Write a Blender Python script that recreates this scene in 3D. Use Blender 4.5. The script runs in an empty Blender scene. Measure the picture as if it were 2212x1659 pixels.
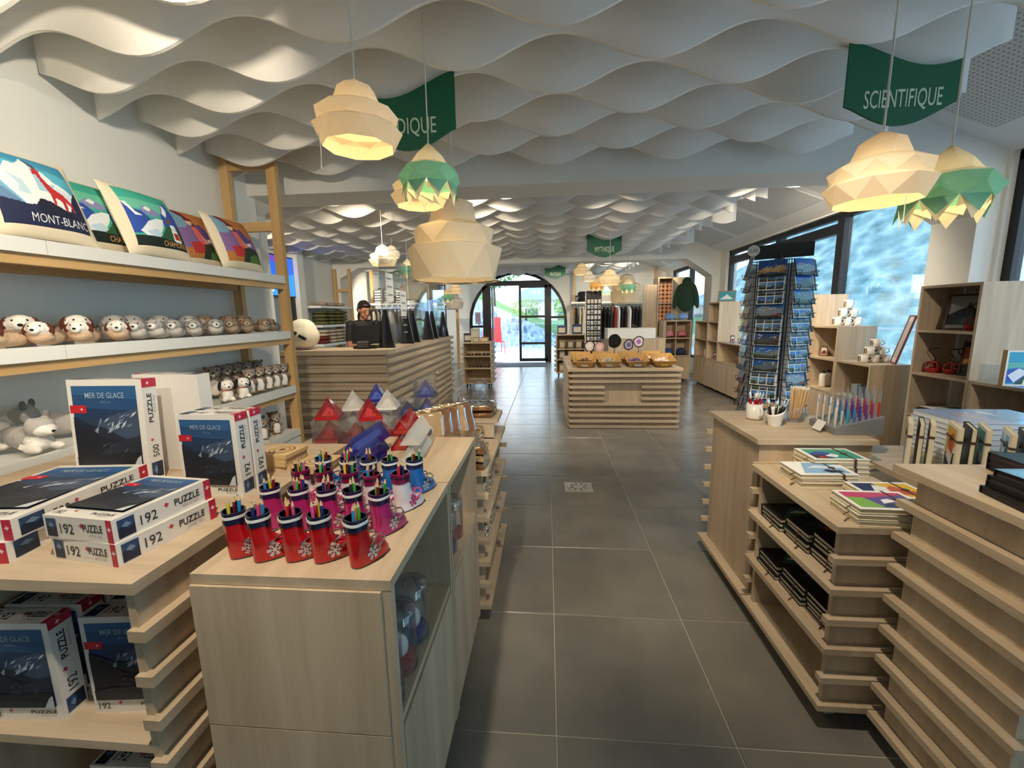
import bpy, bmesh, math, random
from mathutils import Vector, Matrix, Euler

# ------------------------------------------------------------------ camera
scene = bpy.context.scene
COL = scene.collection
F_PX, YAW, PITCH, ROLL, CAM_H = 910.9, .08521, .16078, -.01739, 1.434
def _cam():
    cy, sy, cp, sp = math.cos(YAW), math.sin(YAW), math.cos(PITCH), math.sin(PITCH)
    f = Vector((-sy*cp, cy*cp, -sp)); r = Vector((cy, sy, 0)); u = r.cross(f)
    r2 = r*math.cos(ROLL) + u*math.sin(ROLL); u2 = -r*math.sin(ROLL) + u*math.cos(ROLL)
    m = Matrix((r2, u2, -f)).transposed().to_4x4()
    m.translation = (0, 0, CAM_H)
    cd = bpy.data.cameras.new('camera'); cd.sensor_width = 36; cd.lens = F_PX/2212*36
    cd.clip_start = .02; cd.clip_end = 2000
    co = bpy.data.objects.new('camera', cd); COL.objects.link(co); co.matrix_world = m
    scene.camera = co
_cam()

# ------------------------------------------------------------------ sky, sun, exposure
world = bpy.data.worlds.new('World'); scene.world = world; world.use_nodes = True
_nt = world.node_tree; _nt.nodes.clear()
_o = _nt.nodes.new('ShaderNodeOutputWorld'); _b = _nt.nodes.new('ShaderNodeBackground')
_tc = _nt.nodes.new('ShaderNodeTexCoord'); _sx = _nt.nodes.new('ShaderNodeSeparateXYZ')
_cr = _nt.nodes.new('ShaderNodeValToRGB')
_cr.color_ramp.elements[0].position = .0; _cr.color_ramp.elements[0].color = (.62, .72, .84, 1)
_cr.color_ramp.elements[1].position = .6; _cr.color_ramp.elements[1].color = (.50, .68, 1.0, 1)
_e = _cr.color_ramp.elements.new(.12); _e.color = (.86, .93, 1.0, 1)
_nt.links.new(_tc.outputs['Generated'], _sx.inputs[0]); _nt.links.new(_sx.outputs['Z'], _cr.inputs[0])
_nt.links.new(_cr.outputs[0], _b.inputs[0]); _b.inputs[1].default_value = 3.6
_nt.links.new(_b.outputs[0], _o.inputs[0])
_sd = bpy.data.lights.new('sun', 'SUN'); _sd.energy = 1.6; _sd.angle = .09; _sd.color = (1, .95, .87)
_so = bpy.data.objects.new('sun', _sd); COL.objects.link(_so); _so.rotation_euler = Vector((-.70, -.52, -.50)).to_track_quat('-Z', 'Y').to_euler()
scene.view_settings.view_transform = 'Standard'; scene.view_settings.look = 'None'
scene.view_settings.exposure = .85; scene.view_settings.gamma = 1; scene.view_settings.use_curve_mapping = False
scene.cycles.use_denoising = True
scene.cycles.max_bounces = 10; scene.cycles.diffuse_bounces = 6; scene.cycles.glossy_bounces = 3
scene.cycles.transmission_bounces = 4; scene.cycles.transparent_max_bounces = 24
scene.cycles.sample_clamp_indirect = 6; scene.cycles.caustics_reflective = False; scene.cycles.caustics_refractive = False

rnd = random.Random(7)
R = math.radians
# ------------------------------------------------------------------ materials
def lin(c):
    if isinstance(c, str):
        c = c.lstrip('#'); c = [int(c[i:i+2], 16) for i in (0, 2, 4)]
    return tuple(((x/255)/12.92 if x/255 <= .04045 else ((x/255+.055)/1.055)**2.4) for x in c[:3])
MATS = {}
def _new(name):
    m = bpy.data.materials.new(name); m.use_nodes = True; nt = m.node_tree
    p = nt.nodes['Principled BSDF']; return m, nt, p
def pmat(name, c, rough=.5, metal=0, bump=0, bscale=60, trans=0, alpha=1, emit=0, spec=.5, var=0, vscale=6, coat=0):
    """plain painted material; var mixes a slight tonal noise, bump a fine relief"""
    if name in MATS: return MATS[name]
    m, nt, p = _new(name); L = lin(c)
    p.inputs['Base Color'].default_value = (*L, 1); p.inputs['Roughness'].default_value = rough
    p.inputs['Metallic'].default_value = metal; p.inputs['Specular IOR Level'].default_value = spec
    p.inputs['Alpha'].default_value = alpha; p.inputs['Transmission Weight'].default_value = trans
    p.inputs['Coat Weight'].default_value = coat
    if emit:
        p.inputs['Emission Color'].default_value = (*L, 1); p.inputs['Emission Strength'].default_value = emit
    if var or bump:
        tc = nt.nodes.new('ShaderNodeTexCoord')
    if var:
        n = nt.nodes.new('ShaderNodeTexNoise'); n.inputs['Scale'].default_value = vscale; n.inputs['Detail'].default_value = 5
        r = nt.nodes.new('ShaderNodeValToRGB')
        r.color_ramp.elements[0].position = .3; r.color_ramp.elements[1].position = .72
        r.color_ramp.elements[0].color = (*[x*(1-var) for x in L], 1); r.color_ramp.elements[1].color = (*[min(1, x*(1+var*.6)) for x in L], 1)
        nt.links.new(tc.outputs['Object'], n.inputs['Vector']); nt.links.new(n.outputs[0], r.inputs[0]); nt.links.new(r.outputs[0], p.inputs['Base Color'])
    if bump:
        n = nt.nodes.new('ShaderNodeTexNoise'); n.inputs['Scale'].default_value = bscale; n.inputs['Detail'].default_value = 3
        b = nt.nodes.new('ShaderNodeBump'); b.inputs['Strength'].default_value = bump; b.inputs['Distance'].default_value = .004
        nt.links.new(tc.outputs['Object'], n.inputs['Vector']); nt.links.new(n.outputs[0], b.inputs['Height']); nt.links.new(b.outputs[0], p.inputs['Normal'])
    MATS[name] = m; return m
def woodmat(name, dark, light, axis, rough=.5, scale=1.0):
    """oak veneer: streaks of noise drawn out along the grain axis"""
    if name in MATS: return MATS[name]
    m, nt, p = _new(name)
    tc = nt.nodes.new('ShaderNodeTexCoord'); oi = nt.nodes.new('ShaderNodeObjectInfo')
    mp = nt.nodes.new('ShaderNodeMapping'); s = [22*scale]*3; s[axis] = 1.3*scale; mp.inputs['Scale'].default_value = s
    mu = nt.nodes.new('ShaderNodeVectorMath'); mu.operation = 'ADD'
    rr = nt.nodes.new('ShaderNodeMath'); rr.operation = 'MULTIPLY'; rr.inputs[1].default_value = 37
    nt.links.new(oi.outputs['Random'], rr.inputs[0]); nt.links.new(tc.outputs['Object'], mu.inputs[0]); nt.links.new(rr.outputs[0], mu.inputs[1])
    nt.links.new(mu.outputs[0], mp.inputs[0])
    n = nt.nodes.new('ShaderNodeTexNoise'); n.inputs['Scale'].default_value = 1; n.inputs['Detail'].default_value = 6; n.inputs['Roughness'].default_value = .62; n.inputs['Distortion'].default_value = .6
    mp2 = nt.nodes.new('ShaderNodeMapping'); s2 = [6*scale]*3; s2[axis] = .5*scale; mp2.inputs['Scale'].default_value = s2
    n2 = nt.nodes.new('ShaderNodeTexNoise'); n2.inputs['Scale'].default_value = 1; n2.inputs['Detail'].default_value = 2; n2.inputs['Distortion'].default_value = 1.2
    nt.links.new(mu.outputs[0], mp2.inputs[0]); nt.links.new(mp2.outputs[0], n2.inputs[0])
    nt.links.new(mp.outputs[0], n.inputs['Vector'])
    mx = nt.nodes.new('ShaderNodeMix'); mx.data_type = 'FLOAT'; mx.inputs[0].default_value = .5
    nt.links.new(n.outputs[0], mx.inputs[2]); nt.links.new(n2.outputs[0], mx.inputs[3])
    r = nt.nodes.new('ShaderNodeValToRGB'); r.color_ramp.elements[0].position = .33; r.color_ramp.elements[1].position = .66
    r.color_ramp.elements[0].color = (*lin(dark), 1); r.color_ramp.elements[1].color = (*lin(light), 1)
    nt.links.new(mx.outputs[0], r.inputs[0]); nt.links.new(r.outputs[0], p.inputs['Base Color'])
    b = nt.nodes.new('ShaderNodeBump'); b.inputs['Strength'].default_value = .12; b.inputs['Distance'].default_value = .002
    nt.links.new(n.outputs[0], b.inputs['Height']); nt.links.new(b.outputs[0], p.inputs['Normal'])
    p.inputs['Roughness'].default_value = rough
    MATS[name] = m; return m
OAK = [woodmat('oak_%s' % a, 'ac967b', 'd3bfa3', i) for i, a in enumerate('xyz')]
PINE = [woodmat('pine_%s' % a, 'b8915c', 'd3ae79', i) for i, a in enumerate('xyz')]
def glassmat(name, tint=(255, 255, 255), amount=.06, rough=.02, body=0, bodyc=(255, 255, 255)):
    """clear sheet: see-through with a fresnel sheen, plus an optional share of solid body"""
    if name in MATS: return MATS[name]
    m = bpy.data.materials.new(name); m.use_nodes = True; nt = m.node_tree; nt.nodes.clear()
    o = nt.nodes.new('ShaderNodeOutputMaterial'); t = nt.nodes.new('ShaderNodeBsdfTransparent'); g = nt.nodes.new('ShaderNodeBsdfGlossy')
    t.inputs[0].default_value = (*lin(tint), 1); g.inputs['Roughness'].default_value = rough
    lw = nt.nodes.new('ShaderNodeLayerWeight'); lw.inputs[0].default_value = .25
    mp = nt.nodes.new('ShaderNodeMath'); mp.operation = 'MULTIPLY_ADD'; mp.inputs[1].default_value = .6; mp.inputs[2].default_value = amount
    mx = nt.nodes.new('ShaderNodeMixShader')
    nt.links.new(lw.outputs['Fresnel'], mp.inputs[0]); nt.links.new(mp.outputs[0], mx.inputs[0])
    nt.links.new(t.outputs[0], mx.inputs[1]); nt.links.new(g.outputs[0], mx.inputs[2]); last = mx
    if body:
        d = nt.nodes.new('ShaderNodeBsdfDiffuse'); d.inputs[0].default_value = (*lin(bodyc), 1)
        m2 = nt.nodes.new('ShaderNodeMixShader'); m2.inputs[0].default_value = body
        nt.links.new(mx.outputs[0], m2.inputs[1]); nt.links.new(d.outputs[0], m2.inputs[2]); last = m2
    nt.links.new(last.outputs[0], o.inputs[0]); MATS[name] = m; return m
def papermat(name, c, tr=.45):
    """thin folded paper that lets lamp light through"""
    if name in MATS: return MATS[name]
    m = bpy.data.materials.new(name); m.use_nodes = True; nt = m.node_tree; nt.nodes.clear()
    o = nt.nodes.new('ShaderNodeOutputMaterial'); d = nt.nodes.new('ShaderNodeBsdfDiffuse'); t = nt.nodes.new('ShaderNodeBsdfTranslucent')
    d.inputs[0].default_value = (*lin(c), 1); t.inputs[0].default_value = (*lin(c), 1)
    mx = nt.nodes.new('ShaderNodeMixShader'); mx.inputs[0].default_value = tr
    nt.links.new(d.outputs[0], mx.inputs[1]); nt.links.new(t.outputs[0], mx.inputs[2]); nt.links.new(mx.outputs[0], o.inputs[0])
    MATS[name] = m; return m
def printmat(name, rough=.5, coat=0, bump=0):
    """flat print: the ink colours are stored on the faces"""
    if name in MATS: return MATS[name]
    m, nt, p = _new(name)
    a = nt.nodes.new('ShaderNodeVertexColor'); a.layer_name = 'ink'
    nt.links.new(a.outputs[0], p.inputs['Base Color']); p.inputs['Roughness'].default_value = rough; p.inputs['Coat Weight'].default_value = coat
    if bump:
        tc = nt.nodes.new('ShaderNodeTexCoord'); n = nt.nodes.new('ShaderNodeTexNoise'); n.inputs['Scale'].default_value = 90
        b = nt.nodes.new('ShaderNodeBump'); b.inputs['Strength'].default_value = bump; b.inputs['Distance'].default_value = .004
        nt.links.new(tc.outputs['Object'], n.inputs['Vector']); nt.links.new(n.outputs[0], b.inputs['Height']); nt.links.new(b.outputs[0], p.inputs['Normal'])
    MATS[name] = m; return m
INK = printmat('ink_print', .45); FUR = printmat('plush_fur', .95, 0, .9); GLOSSINK = printmat('gloss_print', .2, .3)
WALL = pmat('plaster_white', 'e6e6e0', .85, var=.03, vscale=2, bump=.08, bscale=30)
WHITE = pmat('white_laminate', 'e4e4e0', .35)
BLACKM = pmat('black_metal', '17181b', .4, spec=.4)
BLACKP = pmat('black_plastic', '121315', .35)
CASTM = pmat('caster_grey', '9aa3a0', .4)
CHROME = pmat('chrome', 'd0d2d4', .15, metal=1)
PANE = glassmat('window_glass', (236, 244, 246), .03)
ACRYL = glassmat('clear_acrylic', (245, 247, 250), .10, .03, .05, (230, 235, 245))
CREAM = pmat('cream_paper', 'f0e8d6', .7)
# ------------------------------------------------------------------ mesh builder
class MB:
    def __init__(s): s.v = []; s.f = []; s.m = []; s.c = []; s.s = []
    def add(s, vs, fs, mi=0, col=None, sm=False):
        o = len(s.v); s.v += [tuple(v) for v in vs]
        for f in fs: s.f.append(tuple(i+o for i in f)); s.m.append(mi); s.c.append(col); s.s.append(sm)
        return s
    def box(s, x0, x1, y0, y1, z0, z1, mi=0, col=None):
        v = [(x0,y0,z0),(x1,y0,z0),(x1,y1,z0),(x0,y1,z0),(x0,y0,z1),(x1,y0,z1),(x1,y1,z1),(x0,y1,z1)]
        return s.add(v, [(3,2,1,0),(4,5,6,7),(0,1,5,4),(1,2,6,5),(2,3,7,6),(3,0,4,7)], mi, col)
    def obox(s, c, size, rot=(0,0,0), mi=0, col=None):
        M = Euler(rot).to_matrix(); h = [x/2 for x in size]; c = Vector(c)
        v = [c + M @ Vector((sx*h[0], sy*h[1], sz*h[2])) for sz in (-1,1) for sx, sy in ((-1,-1),(1,-1),(1,1),(-1,1))]
        return s.add(v, [(3,2,1,0),(4,5,6,7),(0,1,5,4),(1,2,6,5),(2,3,7,6),(3,0,4,7)], mi, col)
    def poly(s, pts, mi=0, col=None): return s.add(pts, [tuple(range(len(pts)))], mi, col)
    def grid(s, fn, nu, nv, mi=0, col=None, sm=True, closeu=False):
        """fn(u,v) -> point, u and v in 0..1"""
        pts = []; U = nu if closeu else nu+1
        for j in range(nv+1):
            for i in range(U): pts.append(fn(i/nu, j/nv))
        fs = []
        for j in range(nv):
            for i in range(nu):
                a = j*U+i; b = j*U+(i+1) % U
                fs.append((a, b, b+U, a+U))
        return s.add(pts, fs, mi, col, sm)
    def tube(s, pts, r, n=6, mi=0, col=None, cap=True, sm=True):
        pts = [Vector(p) for p in pts]; rs = r if isinstance(r, (list, tuple)) else [r]*len(pts)
        ring = []; N = None
        for i, p in enumerate(pts):
            t = (pts[min(i+1, len(pts)-1)] - pts[max(i-1, 0)]).normalized()
            if N is None:
                N = t.orthogonal().normalized()
            else:
                N = (N - t*N.dot(t)); N = N.normalized() if N.length > 1e-6 else t.orthogonal().normalized()
            B = t.cross(N)
            ring.append([p + (N*math.cos(2*math.pi*k/n) + B*math.sin(2*math.pi*k/n))*rs[i] for k in range(n)])
        vs = [q for g in ring for q in g]; fs = []
        for i in range(len(pts)-1):
            for k in range(n): fs.append((i*n+k, i*n+(k+1) % n, (i+1)*n+(k+1) % n, (i+1)*n+k))
        s.add(vs, fs, mi, col, sm)
        if cap:
            s.add(ring[0], [tuple(reversed(range(n)))], mi, col); s.add(ring[-1], [tuple(range(n))], mi, col)
        return s
    def lathe(s, prof, n=16, o=(0,0,0), mi=0, col=None, sm=True, a0=0, cap=False):
        """prof: list of (radius, z)"""
        vs = [(o[0]+r*math.cos(a0+2*math.pi*k/n), o[1]+r*math.sin(a0+2*math.pi*k/n), o[2]+z) for r, z in prof for k in range(n)]
        fs = [(j*n+k, j*n+(k+1) % n, (j+1)*n+(k+1) % n, (j+1)*n+k) for j in range(len(prof)-1) for k in range(n)]
        s.add(vs, fs, mi, col, sm)
        if cap:
            s.add(vs[:n], [tuple(reversed(range(n)))], mi, col); s.add(vs[-n:], [tuple(range(n))], mi, col)
        return s
    def ell(s, c, r, nu=12, nv=8, rot=None, mi=0, col=None):
        M = Euler(rot).to_matrix() if rot else Matrix.Identity(3); c = Vector(c)
        def fn(u, v):
            a = 2*math.pi*u; b = math.pi*(v-.5)
            return c + M @ Vector((r[0]*math.cos(b)*math.cos(a), r[1]*math.cos(b)*math.sin(a), r[2]*math.sin(b)))
        return s.grid(fn, nu, nv, mi, col, True, True)
    def prism(s, pts, h0, h1, axis=2, mi=0, col=None, sm=False):
        """extrude a 2-D outline (other two axes in order) from h0 to h1 along axis"""
        def P(p, h):
            q = list(p); q.insert(axis, h); return tuple(q)
        n = len(pts); vs = [P(p, h0) for p in pts] + [P(p, h1) for p in pts]
        s.add(vs, [tuple(reversed(range(n))), tuple(range(n, 2*n))], mi, col)
        return s.add(vs, [(i, (i+1) % n, n+(i+1) % n, n+i) for i in range(n)], mi, col, sm)
    def xf(s, M):
        s.v = [tuple(M @ Vector(v)) for v in s.v]; return s
    def mesh(s, name, mats):
        me = bpy.data.meshes.new(name); me.from_pydata(s.v, [], s.f)
        for m in (mats if isinstance(mats, (list, tuple)) else [mats]): me.materials.append(m)
        me.polygons.foreach_set('material_index', s.m)
        me.polygons.foreach_set('use_smooth', s.s)
        if any(c is not None for c in s.c):
            at = me.color_attributes.new('ink', 'FLOAT_COLOR', 'CORNER')
            buf = []
            for f, c in zip(s.f, s.c):
                L = lin(c) if c is not None else (.8, .8, .8)
                buf += [*L, 1]*len(f)
            at.data.foreach_set('color', buf)
        bm = bmesh.new(); bm.from_mesh(me)
        bmesh.ops.recalc_face_normals(bm, faces=bm.faces); bm.to_mesh(me); bm.free()
        me.update(); return me
    def build(s, name, mats, parent=None, loc=None, rot=None):
        return link(name, s.mesh(name, mats), parent, loc, rot)
def link(name, me, parent=None, loc=None, rot=None):
    o = bpy.data.objects.new(name, me); COL.objects.link(o)
    if parent is not None: o.parent = parent
    if loc is not None: o.location = loc
    if rot is not None: o.rotation_euler = rot
    return o
def tag(o, label=None, cat=None, group=None, kind=None):
    if label: o['label'] = label
    if cat: o['category'] = cat
    if group: o['group'] = group
    if kind: o['kind'] = kind
    return o
def thing(name, label, cat, loc=(0,0,0), rz=0, group=None, rot=None):
    o = bpy.data.objects.new(name, None); COL.objects.link(o); o.empty_display_size = .05
    o.location = loc; o.rotation_euler = rot if rot else (0, 0, rz)
    return tag(o, label, cat, group)
def struct(name, mb, mats, parent=None, label=None):
    o = mb.build(name, mats, parent)
    if parent is None: o['kind'] = 'structure'
    if label: o['label'] = label
    return o
def dup(root, loc, rz=None, label=None, group=None, rot=None, scale=None):
    """copy a thing with its parts and sub-parts"""
    r = root.copy(); COL.objects.link(r); r.location = loc
    if rz is not None: r.rotation_euler = (0, 0, rz)
    if rot is not None: r.rotation_euler = rot
    if scale is not None: r.scale = scale
    if label: r['label'] = label
    if group: r['group'] = group
    for ch in list(root.children):
        c = ch.copy(); COL.objects.link(c); c.parent = r
        for g in list(ch.children):
            d = g.copy(); COL.objects.link(d); d.parent = c
    return r
ORD = ['first', 'second', 'third', 'fourth', 'fifth', 'sixth', 'seventh', 'eighth', 'ninth', 'tenth', 'eleventh', 'twelfth', 'thirteenth', 'fourteenth', 'fifteenth', 'sixteenth', 'seventeenth', 'eighteenth', 'nineteenth', 'twentieth']
def board(name, parent, x0, x1, y0, y1, z0, z1, mats=None, ax=None):
    """one plank; grain runs along its longest side"""
    mats = mats or OAK
    d = [abs(x1-x0), abs(y1-y0), abs(z1-z0)]
    if ax is None: ax = d.index(max(d))
    m = mats[ax] if isinstance(mats, list) else mats
    cx, cy, cz = (x0+x1)/2, (y0+y1)/2, (z0+z1)/2
    mb = MB().box(x0-cx, x1-cx, y0-cy, y1-cy, z0-cz, z1-cz)
    return mb.build(name, m, parent, (cx, cy, cz))
# ------------------------------------------------------------------ lettering
_TXT = {}
def text_mb(s, size=1.0, cx=1.0, bold=0):
    """flat lettering as faces in the XY plane, starting at the origin; returns (verts, faces, width)"""
    k = (s, bold)
    if k not in _TXT:
        cu = bpy.data.curves.new('lettering', 'FONT'); cu.body = s; cu.size = 1; cu.resolution_u = 3; cu.offset = bold
        o = bpy.data.objects.new('lettering', cu); COL.objects.link(o)
        bpy.context.view_layer.update()
        me = bpy.data.meshes.new_from_object(o.evaluated_get(bpy.context.evaluated_depsgraph_get()))
        vs = [tuple(v.co) for v in me.vertices]; fs = [tuple(p.vertices) for p in me.polygons]
        bpy.data.objects.remove(o); bpy.data.curves.remove(cu); bpy.data.meshes.remove(me)
        _TXT[k] = (vs, fs)
    vs, fs = _TXT[k]
    x0 = min(v[0] for v in vs); x1 = max(v[0] for v in vs)
    return [((v[0]-x0)*size*cx, v[1]*size, 0) for v in vs], fs, (x1-x0)*size*cx
def put_text(mb, s, o, ux, uy, size, col, cx=1.0, bold=0, center=False, lift=0.0006, mi=0, width=None):
    """letters on the plane through o with text direction ux and up uy"""
    ux = Vector(ux).normalized(); uy = Vector(uy).normalized(); nz = ux.cross(uy); o = Vector(o)
    vs, fs, w = text_mb(s, size, cx, bold)
    if width: k = width/w; vs = [(v[0]*k, v[1], 0) for v in vs]; w = width
    dx = -w/2 if center else 0
    mb.add([o + ux*(v[0]+dx) + uy*v[1] + nz*lift for v in vs], fs, mi, col)
    return w
def art(mb, o, ux, uy, w, h, shapes, lift=.0004, mi=0):
    """flat printed picture: shapes = [(colour, [(u,v)...])] in 0..1, layered in print order"""
    ux = Vector(ux).normalized()*w; uy = Vector(uy).normalized()*h; n = ux.cross(uy).normalized(); o = Vector(o)
    for i, (c, pts) in enumerate(shapes):
        mb.poly([o + ux*u + uy*v + n*lift*(1+i*.25) for u, v in pts], mi, c)
RECT = [(0,0),(1,0),(1,1),(0,1)]
def disc(cx, cy, rx, ry=None, n=14):
    ry = ry or rx
    return [(cx+rx*math.cos(2*math.pi*i/n), cy+ry*math.sin(2*math.pi*i/n)) for i in range(n)]

def ridge(seed, y0, amp, n=22, x0=0.0, x1=1.0, tilt=0.0, rough=.55):
    """jagged skyline from x0 to x1, closed down to the lower edge"""
    rg = random.Random(seed); pts = [(x0, 0.0), (x1, 0.0)]; h = {0: rg.uniform(-1, 1), n: rg.uniform(-1, 1)}
    def mid(a, b, s):
        if b-a < 2: return
        m = (a+b)//2; h[m] = (h[a]+h[b])/2+rg.uniform(-1, 1)*s; mid(a, m, s*rough); mid(m, b, s*rough)
    mid(0, n, 1.0)
    return [(x0, 0), (x1, 0)] + [(x0+(x1-x0)*i/n, max(.01, min(.99, y0+amp*h[i]+tilt*(i/n-.5)))) for i in range(n, -1, -1)]
def shards(seed, n, box, size, cols):
    """broken streaks of snow or rock inside box (u0,u1,v0,v1)"""
    rg = random.Random(seed); out = []
    for _ in range(n):
        u, v = rg.uniform(box[0], box[1]), rg.uniform(box[2], box[3]); a = rg.uniform(.3, 1.1); l = size*rg.uniform(.5, 1.3); w = l*rg.uniform(.12, .3)
        du, dv = l*math.cos(a), l*math.sin(a)
        P = [(u-du, v-dv), (u+w, v-dv*.2), (u+du, v+dv), (u-w, v+dv*.3)]
        out.append((rg.choice(cols), [(min(1, max(0, x)), min(1, max(0, y))) for x, y in P]))
    return out
# ------------------------------------------------------------------ floor
XL, XLB, XR, YB, YF = -2.6, -4.6, 3.45, -2.4, 13.0
GROUT = pmat('grout', 'b9b2a2', .8)
def tilemat():
    m, nt, p = _new('floor_tile')
    tc = nt.nodes.new('ShaderNodeTexCoord'); oi = nt.nodes.new('ShaderNodeObjectInfo'); ad = nt.nodes.new('ShaderNodeVectorMath'); ad.operation = 'ADD'
    mu = nt.nodes.new('ShaderNodeMath'); mu.operation = 'MULTIPLY'; mu.inputs[1].default_value = 50
    nt.links.new(oi.outputs['Random'], mu.inputs[0]); nt.links.new(tc.outputs['Object'], ad.inputs[0]); nt.links.new(mu.outputs[0], ad.inputs[1])
    n = nt.nodes.new('ShaderNodeTexNoise'); n.inputs['Scale'].default_value = 3.2; n.inputs['Detail'].default_value = 6
    nt.links.new(ad.outputs[0], n.inputs['Vector'])
    r = nt.nodes.new('ShaderNodeValToRGB'); r.color_ramp.elements[0].position = .3; r.color_ramp.elements[1].position = .75
    r.color_ramp.elements[0].color = (*lin('74716a'), 1); r.color_ramp.elements[1].color = (*lin('8c877d'), 1)
    nt.links.new(n.outputs[0], r.inputs[0]); nt.links.new(r.outputs[0], p.inputs['Base Color'])
    mp = nt.nodes.new('ShaderNodeMapping'); mp.inputs['Scale'].default_value = (5, 12, 5)
    n2 = nt.nodes.new('ShaderNodeTexNoise'); n2.inputs['Scale'].default_value = 1.4; n2.inputs['Detail'].default_value = 4; n2.inputs['Distortion'].default_value = .8
    nt.links.new(ad.outputs[0], mp.inputs[0]); nt.links.new(mp.outputs[0], n2.inputs['Vector'])
    b = nt.nodes.new('ShaderNodeBump'); b.inputs['Strength'].default_value = .22; b.inputs['Distance'].default_value = .006
    nt.links.new(n2.outputs[0], b.inputs['Height']); nt.links.new(b.outputs[0], p.inputs['Normal'])
    p.inputs['Roughness'].default_value = .25; MATS['floor_tile'] = m; return m
TILE = tilemat()
floor = struct('floor', MB().box(XLB-.2, XR+.2, YB-.2, YF+.1, -.12, -.004), GROUT, label='grey stone tile floor with pale grout lines')
def build_tiles():
    T, g = .6, .0025; h = T/2-g; b = .0025
    mb = MB()
    vs = [(-h,-h,-.012),(h,-h,-.012),(h,h,-.012),(-h,h,-.012),(-h,-h,-b),(h,-h,-b),(h,h,-b),(-h,h,-b),(-h+b,-h+b,0),(h-b,-h+b,0),(h-b,h-b,0),(-h+b,h-b,0)]
    mb.add(vs, [(0,1,5,4),(1,2,6,5),(2,3,7,6),(3,0,4,7),(4,5,9,8),(5,6,10,9),(6,7,11,10),(7,4,8,11),(8,9,10,11)])
    me = mb.mesh('tile', TILE); cand = []; rest = []
    for i in range(-9, 7):
        for j in range(-7, 21):
            cx, cy = .0266+.6*i+.3, 1.2508+.6*j+.3
            if cx < XLB or cx > XR+.2 or cy > YF+.05 or cy < YB: continue
            # shown in the photograph: the aisle and its surroundings
            if cy > .7 and -.55*cy-.6 < cx < .62*cy+.6 and cx > -2.7: cand.append((math.hypot(cx, cy), cx, cy))
            else: rest.append((cx, cy))
    cand.sort(); rest += [(x, y) for _, x, y in cand[290:]]
    for _, x, y in cand[:290]: link('tile', me, floor, (x, y, 0))
    mb = MB()
    for x, y in rest: mb.add([(v[0]+x, v[1]+y, v[2]) for v in vs], [(0,1,5,4),(1,2,6,5),(2,3,7,6),(3,0,4,7),(4,5,9,8),(5,6,10,9),(6,7,11,10),(7,4,8,11),(8,9,10,11)])
    o = mb.build('tile_field', TILE, floor); o['kind'] = 'stuff'
build_tiles()
# floor drain: steel plate with a ring of slots
def drain():
    t = thing('floor_drain', 'square pale steel floor drain with a ring of slots', 'floor drain', (.255, 3.39, 0))
    MB().box(-.115, .115, -.1, .1, .0005, .004).build('plate', pmat('steel_plate', 'cfc9c0', .35, metal=.3), t)
    MB().lathe([(.088, .004), (.094, .0065), (.08, .0068), (.0, .0068)], 28).build('cover_ring', pmat('steel_plate', 'cfc9c0'), t)
    for k in range(8):
        a = 2*math.pi*k/8+.3
        MB().obox((.057*math.cos(a), .057*math.sin(a), .0072), (.034, .011, .001), (0, 0, a)).build('slot', BLACKP, t)
drain()
struct('floor_mat', MB().box(-2.0, .0, 11.75, 12.8, .0, .008), pmat('doormat', '55585c', .95, bump=.8, bscale=120), label='dark ribbed doormat inside the glass door').update_tag()
tag(bpy.data.objects['floor_mat'], cat='doormat')
del bpy.data.objects['floor_mat']['kind']
# ------------------------------------------------------------------ walls
def wall(name, *boxes, mat=WALL, label=None):
    mb = MB()
    for b in boxes: mb.box(*b)
    return struct(name, mb, mat, label=label)
WT = 3.3
wall('wall_left', (XL-.15, XL, YB, 3.78, 0, WT), (XLB, -2.8, 4.06, 4.2, 0, WT))
wall('wall_left_back', (XLB-.15, XLB, 4.0, YF+.2, 0, WT), (XLB, XLB+.16, 7.42, 7.62, 0, WT))
wall('wall_back', (XL-.15, XR+.2, YB-.15, YB, 0, WT))
# right wall: pieces round three windows
HEAD = 2.58
wall('wall_right', (XR, XR+.2, YB, 13.2, HEAD, WT), (XR, XR+.2, YB, YB+.3, 0, HEAD), (XR, XR+.2, 3.66, 4.12, 0, HEAD), (XR, XR+.2, 8.72, 9.42, 0, HEAD), (XR, XR+.2, 12.4, 13.2, 0, HEAD),
     (XR, XR+.2, YB, 3.7, 0, .35), (XR, XR+.2, 4.1, 8.75, 0, .35), (XR, XR+.2, 9.4, 12.4, 0, .35))
# front wall with an arched opening and a small window at the left
AX, AR = -.9, 1.50        # arch centre and half width
def front_wall():
    mb = MB()
    zs = 1.25; N = 16
    arch = [(AX+AR*math.cos(math.pi*k/N), zs+1.5*math.sin(math.pi*k/N)) for k in range(N+1)]   # right to left
    y0, y1 = YF, YF+.25
    # left and right of the arch
    mb.box(XLB-.1, -4.25, y0, y1, 0, WT); mb.box(-3.1, AX-AR, y0, y1, 0, WT); mb.box(-4.25, -3.1, y0, y1, 0, .95); mb.box(-4.25, -3.1, y0, y1, 2.45, WT)
    mb.box(AX+AR, XR+.2, y0, y1, 0, WT)
    for a, b in zip(arch[:-1], arch[1:]):
        x1, z1, x0, z0 = a[0], a[1], b[0], b[1]
        for y, fl in ((y0, 0), (y1, 1)):
            mb.poly([(x0, y, z0), (x1, y, z1), (x1, y, WT), (x0, y, WT)])
        mb.poly([(x0, y0, z0), (x1, y0, z1), (x1, y1, z1), (x0, y1, z0)])
    return struct('wall_front', mb, WALL)
front_wall()
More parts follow.
